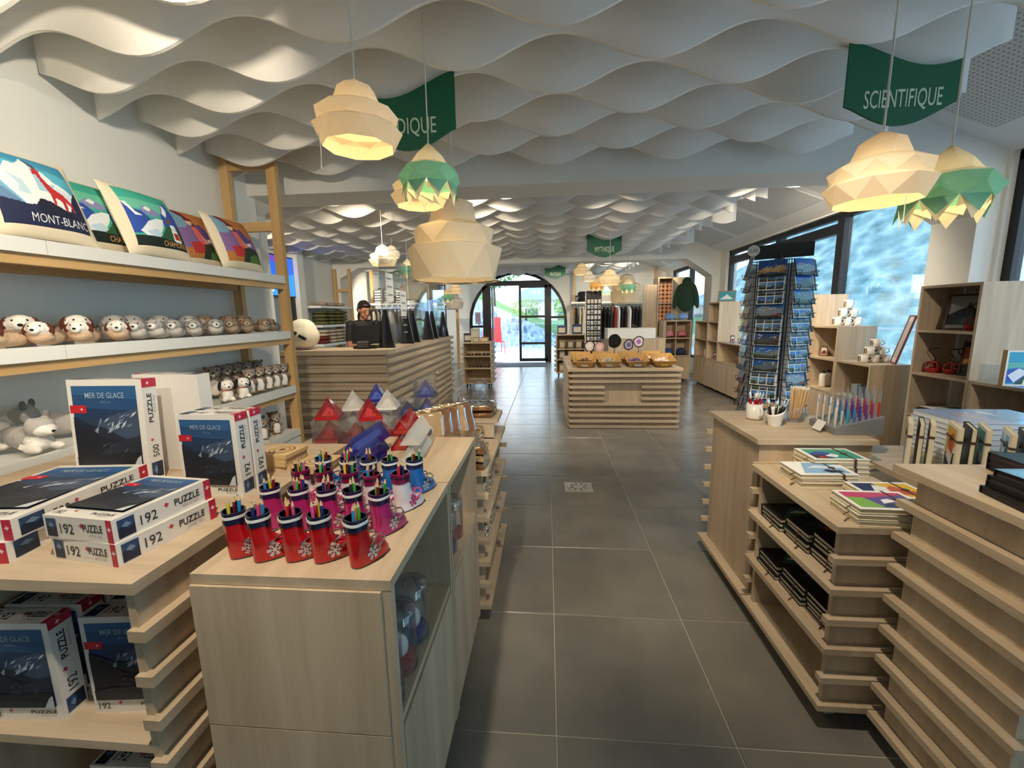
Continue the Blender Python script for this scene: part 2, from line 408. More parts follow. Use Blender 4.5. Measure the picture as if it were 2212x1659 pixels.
# ------------------------------------------------------------------ concrete portals (beam, haunches, columns)
def portal(name, y0, y1, xl, xr, hl, hr):
    mb = MB(); S = 2.5
    out = [(xl-.2, 0), (xl, 0), (xl, S-hl[1]), (xl+hl[0], S), (xr-hr[0], S), (xr, S-hr[1]), (xr, 0), (xr+.25, 0), (xr+.25, WT), (xl-.2, WT)]
    # split into convex pieces
    mb.prism([(xl-.2, 0), (xl, 0), (xl, S-hl[1]), (xl, WT), (xl-.2, WT)], y0, y1, 1)
    mb.prism([(xr, 0), (xr+.25, 0), (xr+.25, WT), (xr, WT), (xr, S-hr[1])], y0, y1, 1)
    mb.prism([(xl, S-hl[1]), (xl+hl[0], S), (xl+hl[0], WT), (xl, WT)], y0, y1, 1)
    mb.prism([(xr-hr[0], S), (xr, S-hr[1]), (xr, WT), (xr-hr[0], WT)], y0, y1, 1)
    mb.prism([(xl+hl[0], S), (xr-hr[0], S), (xr-hr[0], WT), (xl+hl[0], WT)], y0, y1, 1)
    return struct(name, mb, WALL)
portal('trim_1', 3.69, 4.09, -2.76, 3.3, (.16, .08), (.55, .36))
portal('trim_2', 9.0, 9.4, -4.45, 3.3, (.42, .22), (.5, .34))
# ------------------------------------------------------------------ ceiling: flat part, sloped part with perforated acoustic panels
CEILM = pmat('ceiling_white', 'efefeb', .9)
def perfmat():
    m, nt, p = _new('perforated_panel')
    tc = nt.nodes.new('ShaderNodeTexCoord'); mp = nt.nodes.new('ShaderNodeMapping'); mp.inputs['Scale'].default_value = (34, 34, 34)
    v = nt.nodes.new('ShaderNodeVectorMath'); v.operation = 'FRACTION'; s = nt.nodes.new('ShaderNodeVectorMath'); s.operation = 'SUBTRACT'; s.inputs[1].default_value = (.5, .5, .5)
    mk = nt.nodes.new('ShaderNodeVectorMath'); mk.operation = 'MULTIPLY'; mk.inputs[1].default_value = (1, 1, 0)
    ln = nt.nodes.new('ShaderNodeVectorMath'); ln.operation = 'LENGTH'; lt = nt.nodes.new('ShaderNodeMath'); lt.operation = 'LESS_THAN'; lt.inputs[1].default_value = .21
    mx = nt.nodes.new('ShaderNodeMix'); mx.data_type = 'RGBA'; mx.inputs[6].default_value = (*lin('dcded9'), 1); mx.inputs[7].default_value = (*lin('9a9e9c'), 1)
    for a, b in ((tc.outputs['Object'], mp.inputs[0]), (mp.outputs[0], v.inputs[0]), (v.outputs[0], s.inputs[0]), (s.outputs[0], mk.inputs[0]), (mk.outputs[0], ln.inputs[0]), (ln.outputs['Value'], lt.inputs[0]), (lt.outputs[0], mx.inputs[0]), (mx.outputs[2], p.inputs['Base Color'])):
        nt.links.new(a, b)
    p.inputs['Roughness'].default_value = .85; return m
PERF = perfmat()
ceiling = struct('ceiling', MB().box(XLB-.2, 2.15, YB-.2, YF+.3, 3.1, 3.25), CEILM, label='white ceiling above the wavy baffles')
SLA = math.atan2(3.1-2.6, 3.45-2.15)
def slope_pt(x): return 3.1 - (x-2.15)*math.tan(SLA)
def slope():
    mb = MB()
    for y0, y1 in ((YB, 3.69), (4.09, 9.0), (9.4, YF)):
        mb.add([(2.15, y0, 3.1), (3.5, y0, slope_pt(3.5)), (3.5, y1, slope_pt(3.5)), (2.15, y1, 3.1), (2.15, y0, 3.22), (3.5, y0, slope_pt(3.5)+.12), (3.5, y1, slope_pt(3.5)+.12), (2.15, y1, 3.22)],
               [(0,3,2,1),(4,5,6,7),(0,1,5,4),(1,2,6,5),(2,3,7,6),(3,0,4,7)])
    o = struct('ceiling_slope', mb, CEILM, label='white sloping ceiling down to the windows')
    me = None
    for y0, y1 in ((-2.1, 3.6), (4.2, 8.9), (9.5, 12.9)):
        n = round((y1-y0)/1.2); w = (y1-y0)/n
        for k in range(n):
            L = .5; h = w-.12
            me = MB().box(-L, L, -h/2, h/2, -.006, 0).mesh('acoustic_panel', PERF)
            xc = 2.72
            q = link('acoustic_panel', me, o, (xc, y0+w*(k+.5), slope_pt(xc)-.001), (0, SLA, 0))
slope()
# ------------------------------------------------------------------ windows
def window(name, y0, y1, z0, z1, mull, rails=()):
    x0, x1 = XR+.05, XR+.12; fw = .07
    w = MB().box(x0, x1, y0, y1, z0, z0+fw).box(x0, x1, y0, y1, z1-fw, z1).box(x0, x1, y0, y0+fw, z0, z1).box(x0, x1, y1-fw, y1, z0, z1).build(name, BLACKM)
    tag(w, kind='structure')
    for m in mull: MB().box(x0-.02, x1, m-.06, m+.06, z0+fw, z1-fw).build('mullion', BLACKM, w)
    for a, b, z in rails: MB().box(x0-.01, x1, a, b, z-.06, z+.06).build('rail', BLACKM, w)
    ys = [y0]+list(mull)+[y1]
    for a, b in zip(ys[:-1], ys[1:]): MB().box(x0+.03, x0+.038, a+.05, b-.05, z0+fw, z1-fw).build('pane', PANE, w)
    return w
window('window_1', YB+.3, 3.66, .35, HEAD, (1.75,))
window('window_2', 4.12, 8.72, .35, HEAD, (5.55, 6.95), ((5.55, 8.7, 2.40),))
window('window_3', 9.42, 12.4, .35, HEAD, (10.9,))
# small window in the front wall
w4 = MB().box(-4.25, -3.1, YF+.08, YF+.14, .95, 1.02).box(-4.25, -3.1, YF+.08, YF+.14, 2.38, 2.45).box(-4.25, -4.18, YF+.08, YF+.14, .95, 2.45).box(-3.17, -3.1, YF+.08, YF+.14, .95, 2.45).box(-4.25, -3.1, YF+.08, YF+.14, 1.3, 1.36).build('window_4', BLACKM)
tag(w4, kind='structure'); MB().box(-4.2, -3.15, YF+.1, YF+.106, 1.0, 2.4).build('pane', PANE, w4)
# arched glazed entrance
def entrance():
    y0, y1 = YF+.06, YF+.13; zs = 1.25; N = 24; r0x, r1x = AR-.085, AR; d = MB()
    rim = [(AX+AR*math.cos(math.pi*k/N), zs+1.5*math.sin(math.pi*k/N)) for k in range(N+1)]
    inn = [(AX+r0x*math.cos(math.pi*k/N), zs+1.415*math.sin(math.pi*k/N)) for k in range(N+1)]
    rim = [(AX+AR, 0)] + rim + [(AX-AR, 0)]; inn = [(AX+r0x, 0)] + inn + [(AX-r0x, 0)]
    for k in range(len(rim)-1):
        a, b, c, e = rim[k], rim[k+1], inn[k+1], inn[k]
        d.prism([a, b, c, e], y0, y1, 1)
    o = tag(d.build('door_1', BLACKM), kind='structure', label='black framed arched glass entrance with a sliding door')
    pl, pr = -1.98, .12
    for x0, x1 in ((pl, pl+.18), (pr-.18, pr)): MB().box(x0, x1, y0, y1, 0, 2.62).build('post', BLACKM, o)
    MB().box(pl, pr, y0-.04, y1, 2.33, 2.47).build('transom', BLACKM, o)
    MB().box(AX-AR+.08, pl, y0, y1, 1.08, 1.15).build('side_rail', BLACKM, o); MB().box(pr, AX+AR-.08, y0, y1, 1.33, 1.4).build('side_rail', BLACKM, o)
    # panes
    def arc_z(x): return zs+1.45*math.sqrt(max(0, 1-((x-AX)/1.45)**2))
    for a, b in ((AX-1.43, pl), (pl, pr), (pr, AX+1.43)):
        lo = .06 if a != pl else 2.47
        xs = [a+(b-a)*i/10 for i in range(11)]
        pts = [(a, lo), (b, lo)] + [(x, arc_z(x)) for x in reversed(xs)]
        MB().prism(pts, y0+.03, y0+.036, 1).build('pane', PANE, o)
    # fixed and sliding leaf: the right leaf closed, the left one slid open beside the post
    leaf = MB().box(-.86, -.79, y0-.06, y0-.01, .03, 2.33).box(-.08, 0, y0-.06, y0-.01, .03, 2.33).box(-.8, 0, y0-.06, y0-.01, .03, .12).box(-.8, 0, y0-.06, y0-.01, 2.25, 2.33).build('sliding_leaf', BLACKM, o)
    for z in (.55, 1.36): MB().box(-.8, -.07, y0-.055, y0-.015, z, z+.07).build('leaf_rail', BLACKM, leaf)
    MB().box(-.8, -.07, y0-.04, y0-.034, .1, 2.27).build('leaf_pane', PANE, leaf)
    MB().box(-1.80, -1.72, y0-.06, y0-.01, .03, 2.33).box(-1.70, -1.67, y0-.03, y0+.3, .03, 2.3).build('sliding_leaf', BLACKM, o)
    # small notice on the left side light
    p = tag(MB().box(-2.22, -2.05, y0-.012, y0-.008, 1.2, 1.55).build('door_notice', INK, o), 'pale pink notice sheet stuck on the side pane')
    mb = MB(); art(mb, (-2.22, y0-.0125, 1.2), (1,0,0), (0,0,1), .17, .35, [('c9b6c6', RECT), ('b06a80', disc(.5, .45, .3, .2)), ('c9b6c6', disc(.5, .45, .22, .14)), ('b06a80', [(.2,.7),(.8,.7),(.8,.76),(.2,.76)])])
    mb.build('notice_print', INK, p)
entrance()
# glazed dark door on the back left wall
dl = tag(MB().box(XLB+.0, XLB+.07, 6.45, 6.55, 0, 2.2).box(XLB+.0, XLB+.07, 7.3, 7.4, 0, 2.2).box(XLB+.0, XLB+.07, 6.45, 7.4, 2.1, 2.2).build('door_2', BLACKM), kind='structure')
MB().box(XLB+.02, XLB+.035, 6.55, 7.3, .05, 2.1).build('pane', glassmat('frosted', (190, 205, 210), .1, .3, .55, (165, 180, 186)), dl)
# ------------------------------------------------------------------ wavy ceiling baffles and the green signs cut to the same curve
FELT = pmat('felt_white', 'efece5', .95, bump=.1, bscale=200)
PER = .9
def wave_z(x, ph): return 2.638 - .064*math.cos(2*math.pi*(x-.05-ph)/PER)
def baffle(y, x0, x1, ph, label, group, top=3.1):
    n = int((x1-x0)/.05); mb = MB(); th = .008
    xs = [x0+(x1-x0)*i/n for i in range(n+1)]
    def zt(x): return min(top, slope_pt(x)-.02 if x > 2.15 else top) - .0
    vs = []
    for dy in (-th, th):
        for x in xs: vs += [(x, dy, wave_z(x, ph)), (x, dy, zt(x))]
    m = 2*(n+1); fs = []
    for i in range(n):
        a = 2*i; fs += [(a, a+2, a+3, a+1), (m+a, m+a+1, m+a+3, m+a+2), (a, m+a, m+a+2, a+2), (a+1, a+3, m+a+3, m+a+1)]
    fs += [(0, 1, m+1, m), (2*n, m+2*n, m+2*n+1, 2*n+1)]
    mb.add(vs, fs, 0, None, False)
    for f in range(len(mb.s)): mb.s[f] = f < 4*n and (f % 4) in (0, 1)
    o = mb.build('ceiling_baffle', FELT, None, (0, y, 0))
    return tag(o, label, 'baffle', group)
DY = .265
for k in range(12):
    baffle(3.49-DY*k, -2.56, 2.2 + .05*(k % 2), 0 if k % 2 == 0 else .45, 'white wavy felt ceiling baffle, %s row in front of the near beam' % ORD[k], 'wavy baffles over the front bay')
for k in range(17):
    baffle(4.4+DY*k, -4.55, 2.2 + (.25 if k % 3 == 0 else 0), 0 if k % 2 else .45, 'white wavy felt ceiling baffle, %s row behind the near beam' % ORD[k], 'wavy baffles over the middle bay')
for k in range(12):
    baffle(9.65+DY*k, -4.55, 2.2, 0 if k % 2 else .45, 'white wavy felt ceiling baffle, %s row behind the far beam' % ORD[k], 'wavy baffles over the far bay')
GREEN = pmat('sign_green', '1b6648', .5)
def sign(word, y, x0, x1, ph, h, label, tw, ts):
    n = 18; mb = MB(); xs = [x0+(x1-x0)*i/n for i in range(n+1)]
    low = [(x, wave_z(x, ph)-h if False else None) for x in xs]
    def bot(x):
        u = (x-x0)/(x1-x0); return 2.42 - .098*math.sin(math.pi*min(1, max(0, u)))**1.2
    pts = [(x, bot(x)) for x in xs] + [(x, wave_z(x, ph)) for x in reversed(xs)]
    t = thing('hanging_sign', label, 'sign', (0, y, 0))
    # split into strips so that the faces stay planar and convex
    for a, b in zip(xs[:-1], xs[1:]): mb.prism([(a, bot(a)), (b, bot(b)), (b, wave_z(b, ph)+.01), (a, wave_z(a, ph)+.01)], -.006, .006, 1)
    mb.build('sign_board', GREEN, t)
    tm = MB(); put_text(tm, word, ((x0+x1)/2+.005, -.0066, 2.405), (1,0,0), (0,0,1), ts, 'd5e6cf', .5, .004, True, width=tw)
    tm.build('lettering', INK, t)
sign('SCIENTIFIQUE', 2.43-.03, 1.46, 1.98, .0, .27, 'green hanging sign reading SCIENTIFIQUE near the window', .355, .115)
sign('LUDIQUE', 2.43-.03, -1.0, -.48, .0, .27, 'green hanging sign reading LUDIQUE behind the cream lamp', .30, .115)
sign('MYTHIQUE', 7.02, .63, 1.17, .0, .27, 'green hanging sign reading MYTHIQUE over the middle of the shop', .30, .115)
sign('PRATIQUE', 10.95, -.06, .46, .0, .27, 'green hanging sign reading PRATIQUE, farthest, above the entrance', .27, .115)
# ------------------------------------------------------------------ outside: terrace, rock, trees, houses, wooded mountain side
from mathutils import noise as _nz
def terrace():
    tag(struct('terrace_ground', MB().box(-14, 3.66, YF+.26, 19, -.2, -.02).box(3.66, 8.2, -6, 19, -.25, -.06), pmat('terrace_paving', 'b9b6b2', .8, var=.08, vscale=1.5)), kind='structure')
terrace()
def hillside():
    mb = MB(); NA, NR = 90, 36
    def el(a):
        a = math.degrees(a); ks = [(4, .8), (14, 1.5), (20, 3.5), (24, 7), (28, 11), (36, 20), (50, 31), (70, 36), (120, 38)]
        for (a0, e0), (a1, e1) in zip(ks[:-1], ks[1:]):
            if a <= a1: return math.radians(e0+(e1-e0)*max(0, (a-a0)/(a1-a0)))
        return math.radians(38)
    def fn(u, v):
        a = math.radians(5+115*u); r = 62+46*v; top = 108*math.tan(el(a))
        z = -12 + (top+12)*v
        x, y = r*math.sin(a), r*math.cos(a)
        d = _nz.noise((x*.06, y*.06, 3))*3.5 + _nz.noise((x*.25, y*.25, 8))*1.6
        return (x, y, z+d*min(1, v*6)*(.4+.6*v))
    mb.grid(fn, NA, NR)
    m, nt, p = _new('wooded_slope_hazed'); tc = nt.nodes.new('ShaderNodeTexCoord')
    n = nt.nodes.new('ShaderNodeTexNoise'); n.inputs['Scale'].default_value = .55; n.inputs['Detail'].default_value = 12; n.inputs['Roughness'].default_value = .78
    vo = nt.nodes.new('ShaderNodeTexVoronoi'); vo.inputs['Scale'].default_value = .5; vo.feature = 'F1'
    mx = nt.nodes.new('ShaderNodeMix'); mx.data_type = 'FLOAT'; mx.inputs[0].default_value = .35
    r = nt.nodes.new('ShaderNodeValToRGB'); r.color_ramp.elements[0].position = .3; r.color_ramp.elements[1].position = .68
    r.color_ramp.elements[0].color = (*lin('567876'), 1); r.color_ramp.elements[1].color = (*lin('c2d3d2'), 1)  # distance haze is painted into these pale blue-green tones
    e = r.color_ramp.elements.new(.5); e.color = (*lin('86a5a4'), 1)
    b = nt.nodes.new('ShaderNodeBump'); b.inputs['Strength'].default_value = .25; b.inputs['Distance'].default_value = .6
    for a, c in ((tc.outputs['Object'], n.inputs['Vector']), (tc.outputs['Object'], vo.inputs['Vector']), (n.outputs[0], mx.inputs[2]), (vo.outputs['Distance'], mx.inputs[3]), (mx.outputs[0], r.inputs[0]), (r.outputs[0], p.inputs['Base Color']), (n.outputs[0], b.inputs['Height']), (b.outputs[0], p.inputs['Normal'])): nt.links.new(a, c)
    p.inputs['Roughness'].default_value = .95
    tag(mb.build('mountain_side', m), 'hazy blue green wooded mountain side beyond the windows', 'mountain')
hillside()
def rock():
    mb = MB()
    def fn(u, v):
        x = -9+12.5*u; y = 21+2.5*v; top = 3.9-.33*(x+9)*.8 if x < 2 else .95
        top = max(.7, 4.2-.42*(x+8))
        z = -.3 + top*v**.8
        d = _nz.noise((x*.9, z*1.1, 1))*.5 + _nz.noise((x*2.6+z*1.5, z*2, 5))*.22
        return (x+.25*z, y-d*1.2, z)
    mb.grid(fn, 46, 22)
    m, nt, p = _new('striped_rock'); tc = nt.nodes.new('ShaderNodeTexCoord'); mp = nt.nodes.new('ShaderNodeMapping'); mp.inputs['Rotation'].default_value = (0, R(38), 0); mp.inputs['Scale'].default_value = (5, 2, .8)
    n = nt.nodes.new('ShaderNodeTexNoise'); n.inputs['Scale'].default_value = 1; n.inputs['Detail'].default_value = 7
    r = nt.nodes.new('ShaderNodeValToRGB'); r.color_ramp.elements[0].position = .32; r.color_ramp.elements[1].position = .66
    r.color_ramp.elements[0].color = (*lin('5c6068'), 1); r.color_ramp.elements[1].color = (*lin('b9bcc4'), 1)
    b = nt.nodes.new('ShaderNodeBump'); b.inputs['Strength'].default_value = .8; b.inputs['Distance'].default_value = .2
    for a, c in ((tc.outputs['Object'], mp.inputs[0]), (mp.outputs[0], n.inputs['Vector']), (n.outputs[0], r.inputs[0]), (r.outputs[0], p.inputs['Base Color']), (n.outputs[0], b.inputs['Height']), (b.outputs[0], p.inputs['Normal'])): nt.links.new(a, c)
    p.inputs['Roughness'].default_value = .9
    tag(mb.build('rock_face', m), 'grey striated rock face outside the glass door', 'rock')
    mb = MB()
    mb.grid(lambda u, v: (-12+26*u, 23.2+10*v, max(.35, 3.55-.42*(-12+26*u+8))*1.0+.7*v+.3*_nz.noise((u*9, v*6, 2))), 30, 10)
    tag(mb.build('grass_bank', pmat('bank_green', '5d7a3c', .95, var=.35, vscale=.8)), 'bright grassy bank above the rock face', 'grass', kind='stuff')
rock()
def leaf_tree(loc, rx, rz, col, label, seed, n=900, leaf=.16, trunk=1.2):
    rg = random.Random(seed); t = thing('tree', label, 'tree', loc)
    mb = MB()
    for k in range(n):
        a = rg.uniform(0, 2*math.pi); c = rg.uniform(-1, 1); rad = rg.uniform(.55, 1)**.5
        s = math.sqrt(1-c*c); p = Vector((rx*rad*s*math.cos(a), rx*rad*s*math.sin(a), trunk+rz+rz*rad*c))
        p += Vector((_nz.noise(p*1.3), _nz.noise(p*1.3+Vector((5, 0, 0))), _nz.noise(p*1.3+Vector((0, 7, 0)))))*rx*.3
        M = Euler((rg.uniform(0, 6), rg.uniform(0, 6), rg.uniform(0, 6))).to_matrix(); l = leaf*rg.uniform(.6, 1.3)
        mb.add([p+M @ Vector(q)*l for q in ((-.5, 0, 0), (0, -.3, 0), (.6, 0, .05), (0, .3, 0))], [(0, 1, 2, 3)])
    o = mb.build('foliage', pmat('leaf_'+col, col, .8, var=.4, vscale=2), t)
    MB().tube([(0, 0, -.3), (0, 0, trunk+rz)], [rx*.1, rx*.04], 7).build('trunk', pmat('bark', '5b4a3a', .9), t)
leaf_tree((-3.3, 26.5, 1.9), 1.5, 1.0, '6f9a58', 'broad green tree on top of the rock face, left in the doorway', 3, 1500)
leaf_tree((-5.6, 25.0, 2.4), 1.6, 1.5, '3f7350', 'dark green tree in the left side light of the entrance', 4, 1200)
leaf_tree((1.6, 23.6, .7), 1.25, .9, '7fa24a', 'rounded light green bush seen through the right door leaf', 5, 1000, .12, .2)
leaf_tree((4.4, 24.6, .4), 1.5, 1.0, '86a84c', 'second light green bush at the right of the entrance', 6, 900, .12, .2)
leaf_tree((-1.2, 24.2, 1.2), .9, .5, '93ab52', 'low bush on the bank behind the door frame', 9, 500, .1, .1)
def house(loc, w, d, h, roof, label, rc='7d98ad', wc='b9b2a6'):
    t = thing('house', label, 'house', loc)
    MB().box(-w/2, w/2, -d/2, d/2, -3, h).build('wall', pmat('house_'+wc, wc, .9, var=.15, vscale=1.2), t)
    e = .5; W, D = w/2+e, d/2+e; k = w*.22
    MB().add([(-W,-D,h),(W,-D,h),(W,D,h),(-W,D,h),(-k,0,h+roof),(k,0,h+roof)], [(0,1,5,4),(1,2,5),(2,3,4,5),(3,0,4),(3,2,1,0)]).build('roof', pmat('roof_'+rc, rc, .5), t)
    for x in (-w*.28, 0, w*.28):
        f = MB().box(x-.45, x+.45, -d/2-.05, -d/2+.02, h-2.0, h-.7).build('window', pmat('shutter', '6d6a66', .7), t)
        MB().box(x-.38, x+.38, -d/2-.07, -d/2-.04, h-1.93, h-.77).build('pane', pmat('dark_pane', '46525c', .2), f)
house((1.3, 40, 0), 9, 8, 2.7, 1.7, 'stone house with blue grey hipped roof behind the bush')
house((-8.2, 50, 0), 6.5, 7, 3.4, 1.2, 'pale house with slate blue roof beyond the rock, in the open doorway', '8494b4', 'd8d2c6')
house((10.2, 38, 0), 6, 7, 2.0, 1.4, 'house with light blue roof at the right edge of the entrance', '8fb0c4')
def railing():
    t = thing('terrace_railing', 'glass and steel railing across the terrace outside the door', 'railing', (-3, 18.6, 0))
    for x in range(-9, 10, 3): MB().box(x-.03, x+.03, -.03, .03, -.05, 1.1).build('post', CASTM, t)
    MB().box(-9, 9, -.03, .03, 1.06, 1.1).build('handrail', CASTM, t)
    for x in range(-9, 9, 3): MB().box(x+.06, x+2.94, -.006, .006, .1, 1.03).build('pane', PANE, t)
    t = thing('terrace_railing', 'white steel railing on the terrace outside the long window', 'railing', (7.8, 3, -.06))
    for y in range(-8, 15, 2): MB().box(-.03, .03, y-.03, y+.03, 0, 1.05).build('post', WHITE, t)
    for z in (.25, .65, 1.05): MB().box(-.025, .025, -8, 14, z-.025, z+.025).build('handrail', WHITE, t)
railing()
def red_chair(loc, rz, label):
    m = pmat('red_paint', 'd8342f', .5); t = thing('terrace_chair', label, 'chair', loc, rz, 'red chairs on the terrace')
    MB().box(-.22, .22, -.22, .22, .43, .47).build('seat', m, t); MB().obox((0, .23, .72), (.44, .03, .5), (R(-10), 0, 0)).build('backrest', m, t)
    for x in (-.2, .2):
        for y in (-.2, .2): MB().tube([(x, y, .43), (x*1.12, y*1.15, 0)], .014, 6).build('leg', m, t)
red_chair((-1.95, 16.6, -.02), .4, 'red chair outside, nearest the open doorway'); red_chair((-2.6, 17.3, -.02), -.5, 'red chair outside behind the nearest one')
def banner():
    t = thing('red_banner', 'narrow red banner with white lettering standing on the terrace', 'banner', (-2.05, 17.5, -.02), .1)
    m = pmat('banner_red', 'd93a3a', .6)
    MB().box(-.13, .13, -.01, .01, .75, 1.4).build('banner_cloth', m, t); MB().tube([(0, .02, 0), (0, .02, 1.42)], .012, 6).build('pole', CASTM, t); MB().box(-.15, .15, -.12, .12, 0, .03).build('foot', CASTM, t)
banner()
# ------------------------------------------------------------------ display furniture

def caster(t, x, y, h=.08, black=False):
    m = BLACKP if black else CASTM
    c = MB().tube([(x-.012, y, h*.42), (x+.012, y, h*.42)], h*.4, 12).box(x-.018, x+.018, y-.014, y+.014, h*.5, h).build('caster', m, t)
def slats_x(t, x0, x1, y0, y1, zs, th=.022, gap=None, name='slat'):
    for i, z in enumerate(zs):
        spans = [(x0, x1)] if not gap or i not in gap[2] else [(x0, gap[0]), (gap[1], x1)]
        for a, b in spans: board(name, t, a, b, y0, y1, z-th, z)
def slats_y(t, x0, x1, y0, y1, zs, th=.022, gap=None, name='slat'):
    for i, z in enumerate(zs):
        spans = [(y0, y1)] if not gap or i not in gap[2] else [(y0, gap[0]), (gap[1], y1)]
        for a, b in spans: board(name, t, x0, x1, a, b, z-th, z)
LV = .109
# left pair: cabinets that carry the boot pencil pots
def niche_cabinet(y0, y1, label, seam=True):
    x0, x1, z1 = -.745, -.315, .915; zb = .06
    t = thing('display_cabinet', label, 'cabinet', ((x0+x1)/2, (y0+y1)/2, 0)); ox, oy = (x0+x1)/2, (y0+y1)/2
    def b(n, a0, a1, b0, b1, c0, c1, ax=None): return board(n, t, a0-ox, a1-ox, b0-oy, b1-oy, c0, c1, None, ax)
    b('top_board', x0, x1, y0, y1, z1-.022, z1, 1)
    b('side_panel', x0, x1-.0, y0+.001, y0+.02, zb, z1-.022, 2); b('side_panel', x0, x1, y1-.02, y1-.001, zb, z1-.022, 2)
    b('back_panel', x0, x0+.015, y0+.02, y1-.02, zb, z1-.022, 2)
    b('niche_shelf', x0+.015, x1-.004, y0+.02, y1-.02, .555, .575, 1)
    d = b('door', x1-.02, x1, y0+.024, y1-.024, zb+.02, .55, 2)
    b('base_board', x0+.015, x1-.03, y0+.02, y1-.02, zb, zb+.02, 1)
    if seam:
        b('front_panel', x0, x1-.02, y0-.006, y0+.001, .557, z1-.024, 2); b('front_panel', x0, x1-.02, y0-.006, y0+.001, zb, .554, 2)
    for cx in (x0+.06, x1-.06):
        for cy in (y0+.06, y1-.06): caster(t, cx-ox, cy-oy, .06, True)
    return t
niche_cabinet(.745, 1.246, 'pale oak cabinet with open side niche, carrying the ski boot pencil pots')
niche_cabinet(1.252, 1.752, 'pale oak cabinet with open side niche, between boots and wrapped packets', False)
# far left: open shelf unit with puzzles
def puzzle_unit():
    x0, x1, y0, y1, z1 = -1.95, -.858, .735, 1.69, .9
    t = thing('shelf_unit', 'pale oak slatted shelf unit stacked with jigsaw puzzle boxes', 'shelf unit', (x0, y0, 0))
    def b(n, a0, a1, b0, b1, c0, c1, ax=None): return board(n, t, a0-x0, a1-x0, b0-y0, b1-y0, c0, c1, None, ax)
    b('top_board', x0, x1, y0-.01, y1, z1-.026, z1, 0)
    b('side_panel', x1-.03, x1-.012, y0+.0, y1-.01, .05, z1-.026, 2); b('side_panel', x0, x0+.018, y0, y1-.01, .05, z1-.026, 2)
    b('back_panel', x0+.018, x1-.03, 1.2, 1.215, .05, z1-.026, 2)
    b('divider_panel', -1.375, -1.357, y0+.02, 1.2, .05, z1-.026, 2)
    for z in (.495, .08): b('shelf', x0+.018, x1-.03, y0-.0, 1.2, z-.022, z, 0)
    for k in range(1, 8): b('slat', x1-.028, x1+.012, y0-.012, y1-.01, z1-LV*k-.026, z1-LV*k, 1)
    for cx in (x0+.1, x1-.1):
        for cy in (y0+.1, y1-.1): caster(t, cx-x0, cy-y0, .06)
puzzle_unit()
# left middle: cart with pyramids, and the lower open cart with wrapped cookies
def pyramid_cart():
    x0, x1, y0, y1, z1 = -1.14, -.62, 1.756, 2.515, .865
    t = thing('display_cart', 'pale oak cart topped with little snow pyramids', 'display cart', (x0, y0, 0))
    def b(n, a0, a1, b0, b1, c0, c1, ax=None): return board(n, t, a0-x0, a1-x0, b0-y0, b1-y0, c0, c1, None, ax)
    b('top_board', x0, x1, y0, y1, z1-.022, z1, 0); b('top_board', x1+.001, -.277, 2.27, y1, z1-.022, z1, 0)
    b('side_panel', x0+.03, x1-.002, y0+.03, y0+.05, .08, z1-.022, 2); b('side_panel', x0+.03, x1-.002, y1-.05, y1-.03, .08, z1-.022, 2)
    b('end_panel', x0+.03, x0+.05, y0+.05, y1-.05, .08, z1-.022, 2); b('end_panel', x1-.02, x1-.002, y0+.05, y1-.05, .08, z1-.022, 2)
    b('riser_panel', x1, -.3, 2.275, 2.29, .76, z1-.022, 0)
    for cx in (x0+.1, x1-.1):
        for cy in (y0+.1, y1-.1): caster(t, cx-x0, cy-y0, .08)
    for k in range(1, 7): b('slat', x0, x1-.01, y0, y0+.03, z1-LV*k-.022, z1-LV*k, 0)
pyramid_cart()
def open_cart(x0, x1, y0, y1, z1, side, label, nlev, shelves, slat_near=True):
    """open shelves face +X (side=1) or -X (side=-1); slats wrap the ends"""
    t = thing('shelf_cart', label, 'shelf cart', (x0, y0, 0))
    def b(n, a0, a1, b0, b1, c0, c1, ax=None): return board(n, t, a0-x0, a1-x0, b0-y0, b1-y0, c0, c1, None, ax)
    lip0, lip1 = (x0, x1) if True else (0, 0)
    in0, in1 = (x0+.0, x1-.03) if side > 0 else (x0+.03, x1)
    b('top_board', x0, x1, y0, y1, z1-.022, z1, 1)
    zb = z1-LV*nlev
    b('end_panel', in0, in1, y0+.03, y0+.05, zb, z1-.022, 2); b('end_panel', in0, in1, y1-.05, y1-.03, zb, z1-.022, 2)
    bx = x0+.03 if side > 0 else x1-.05
    b('back_panel', bx, bx+.018, y0+.05, y1-.05, zb, z1-.022, 2)
    for k in range(1, nlev+1):
        z = z1-LV*k
        if k in shelves: b('shelf', x0, x1, y0 if k == nlev else y0, y1, z-.022, z, 1)
        else:
            b('slat', x0, x1, y0, y0+.03, z-.022, z, 0); b('slat', x0, x1, y1-.03, y1, z-.022, z, 0)
    for cx in (x0+.08, x1-.08):
        for cy in (y0+.08, y1-.08): caster(t, cx-x0, cy-y0, zb-.022)
    return t
open_cart(-.615, -.265, 1.76, 2.262, .755, 1, 'pale oak slatted cart filled with cellophane wrapped cookies', 6, (2, 4, 6))
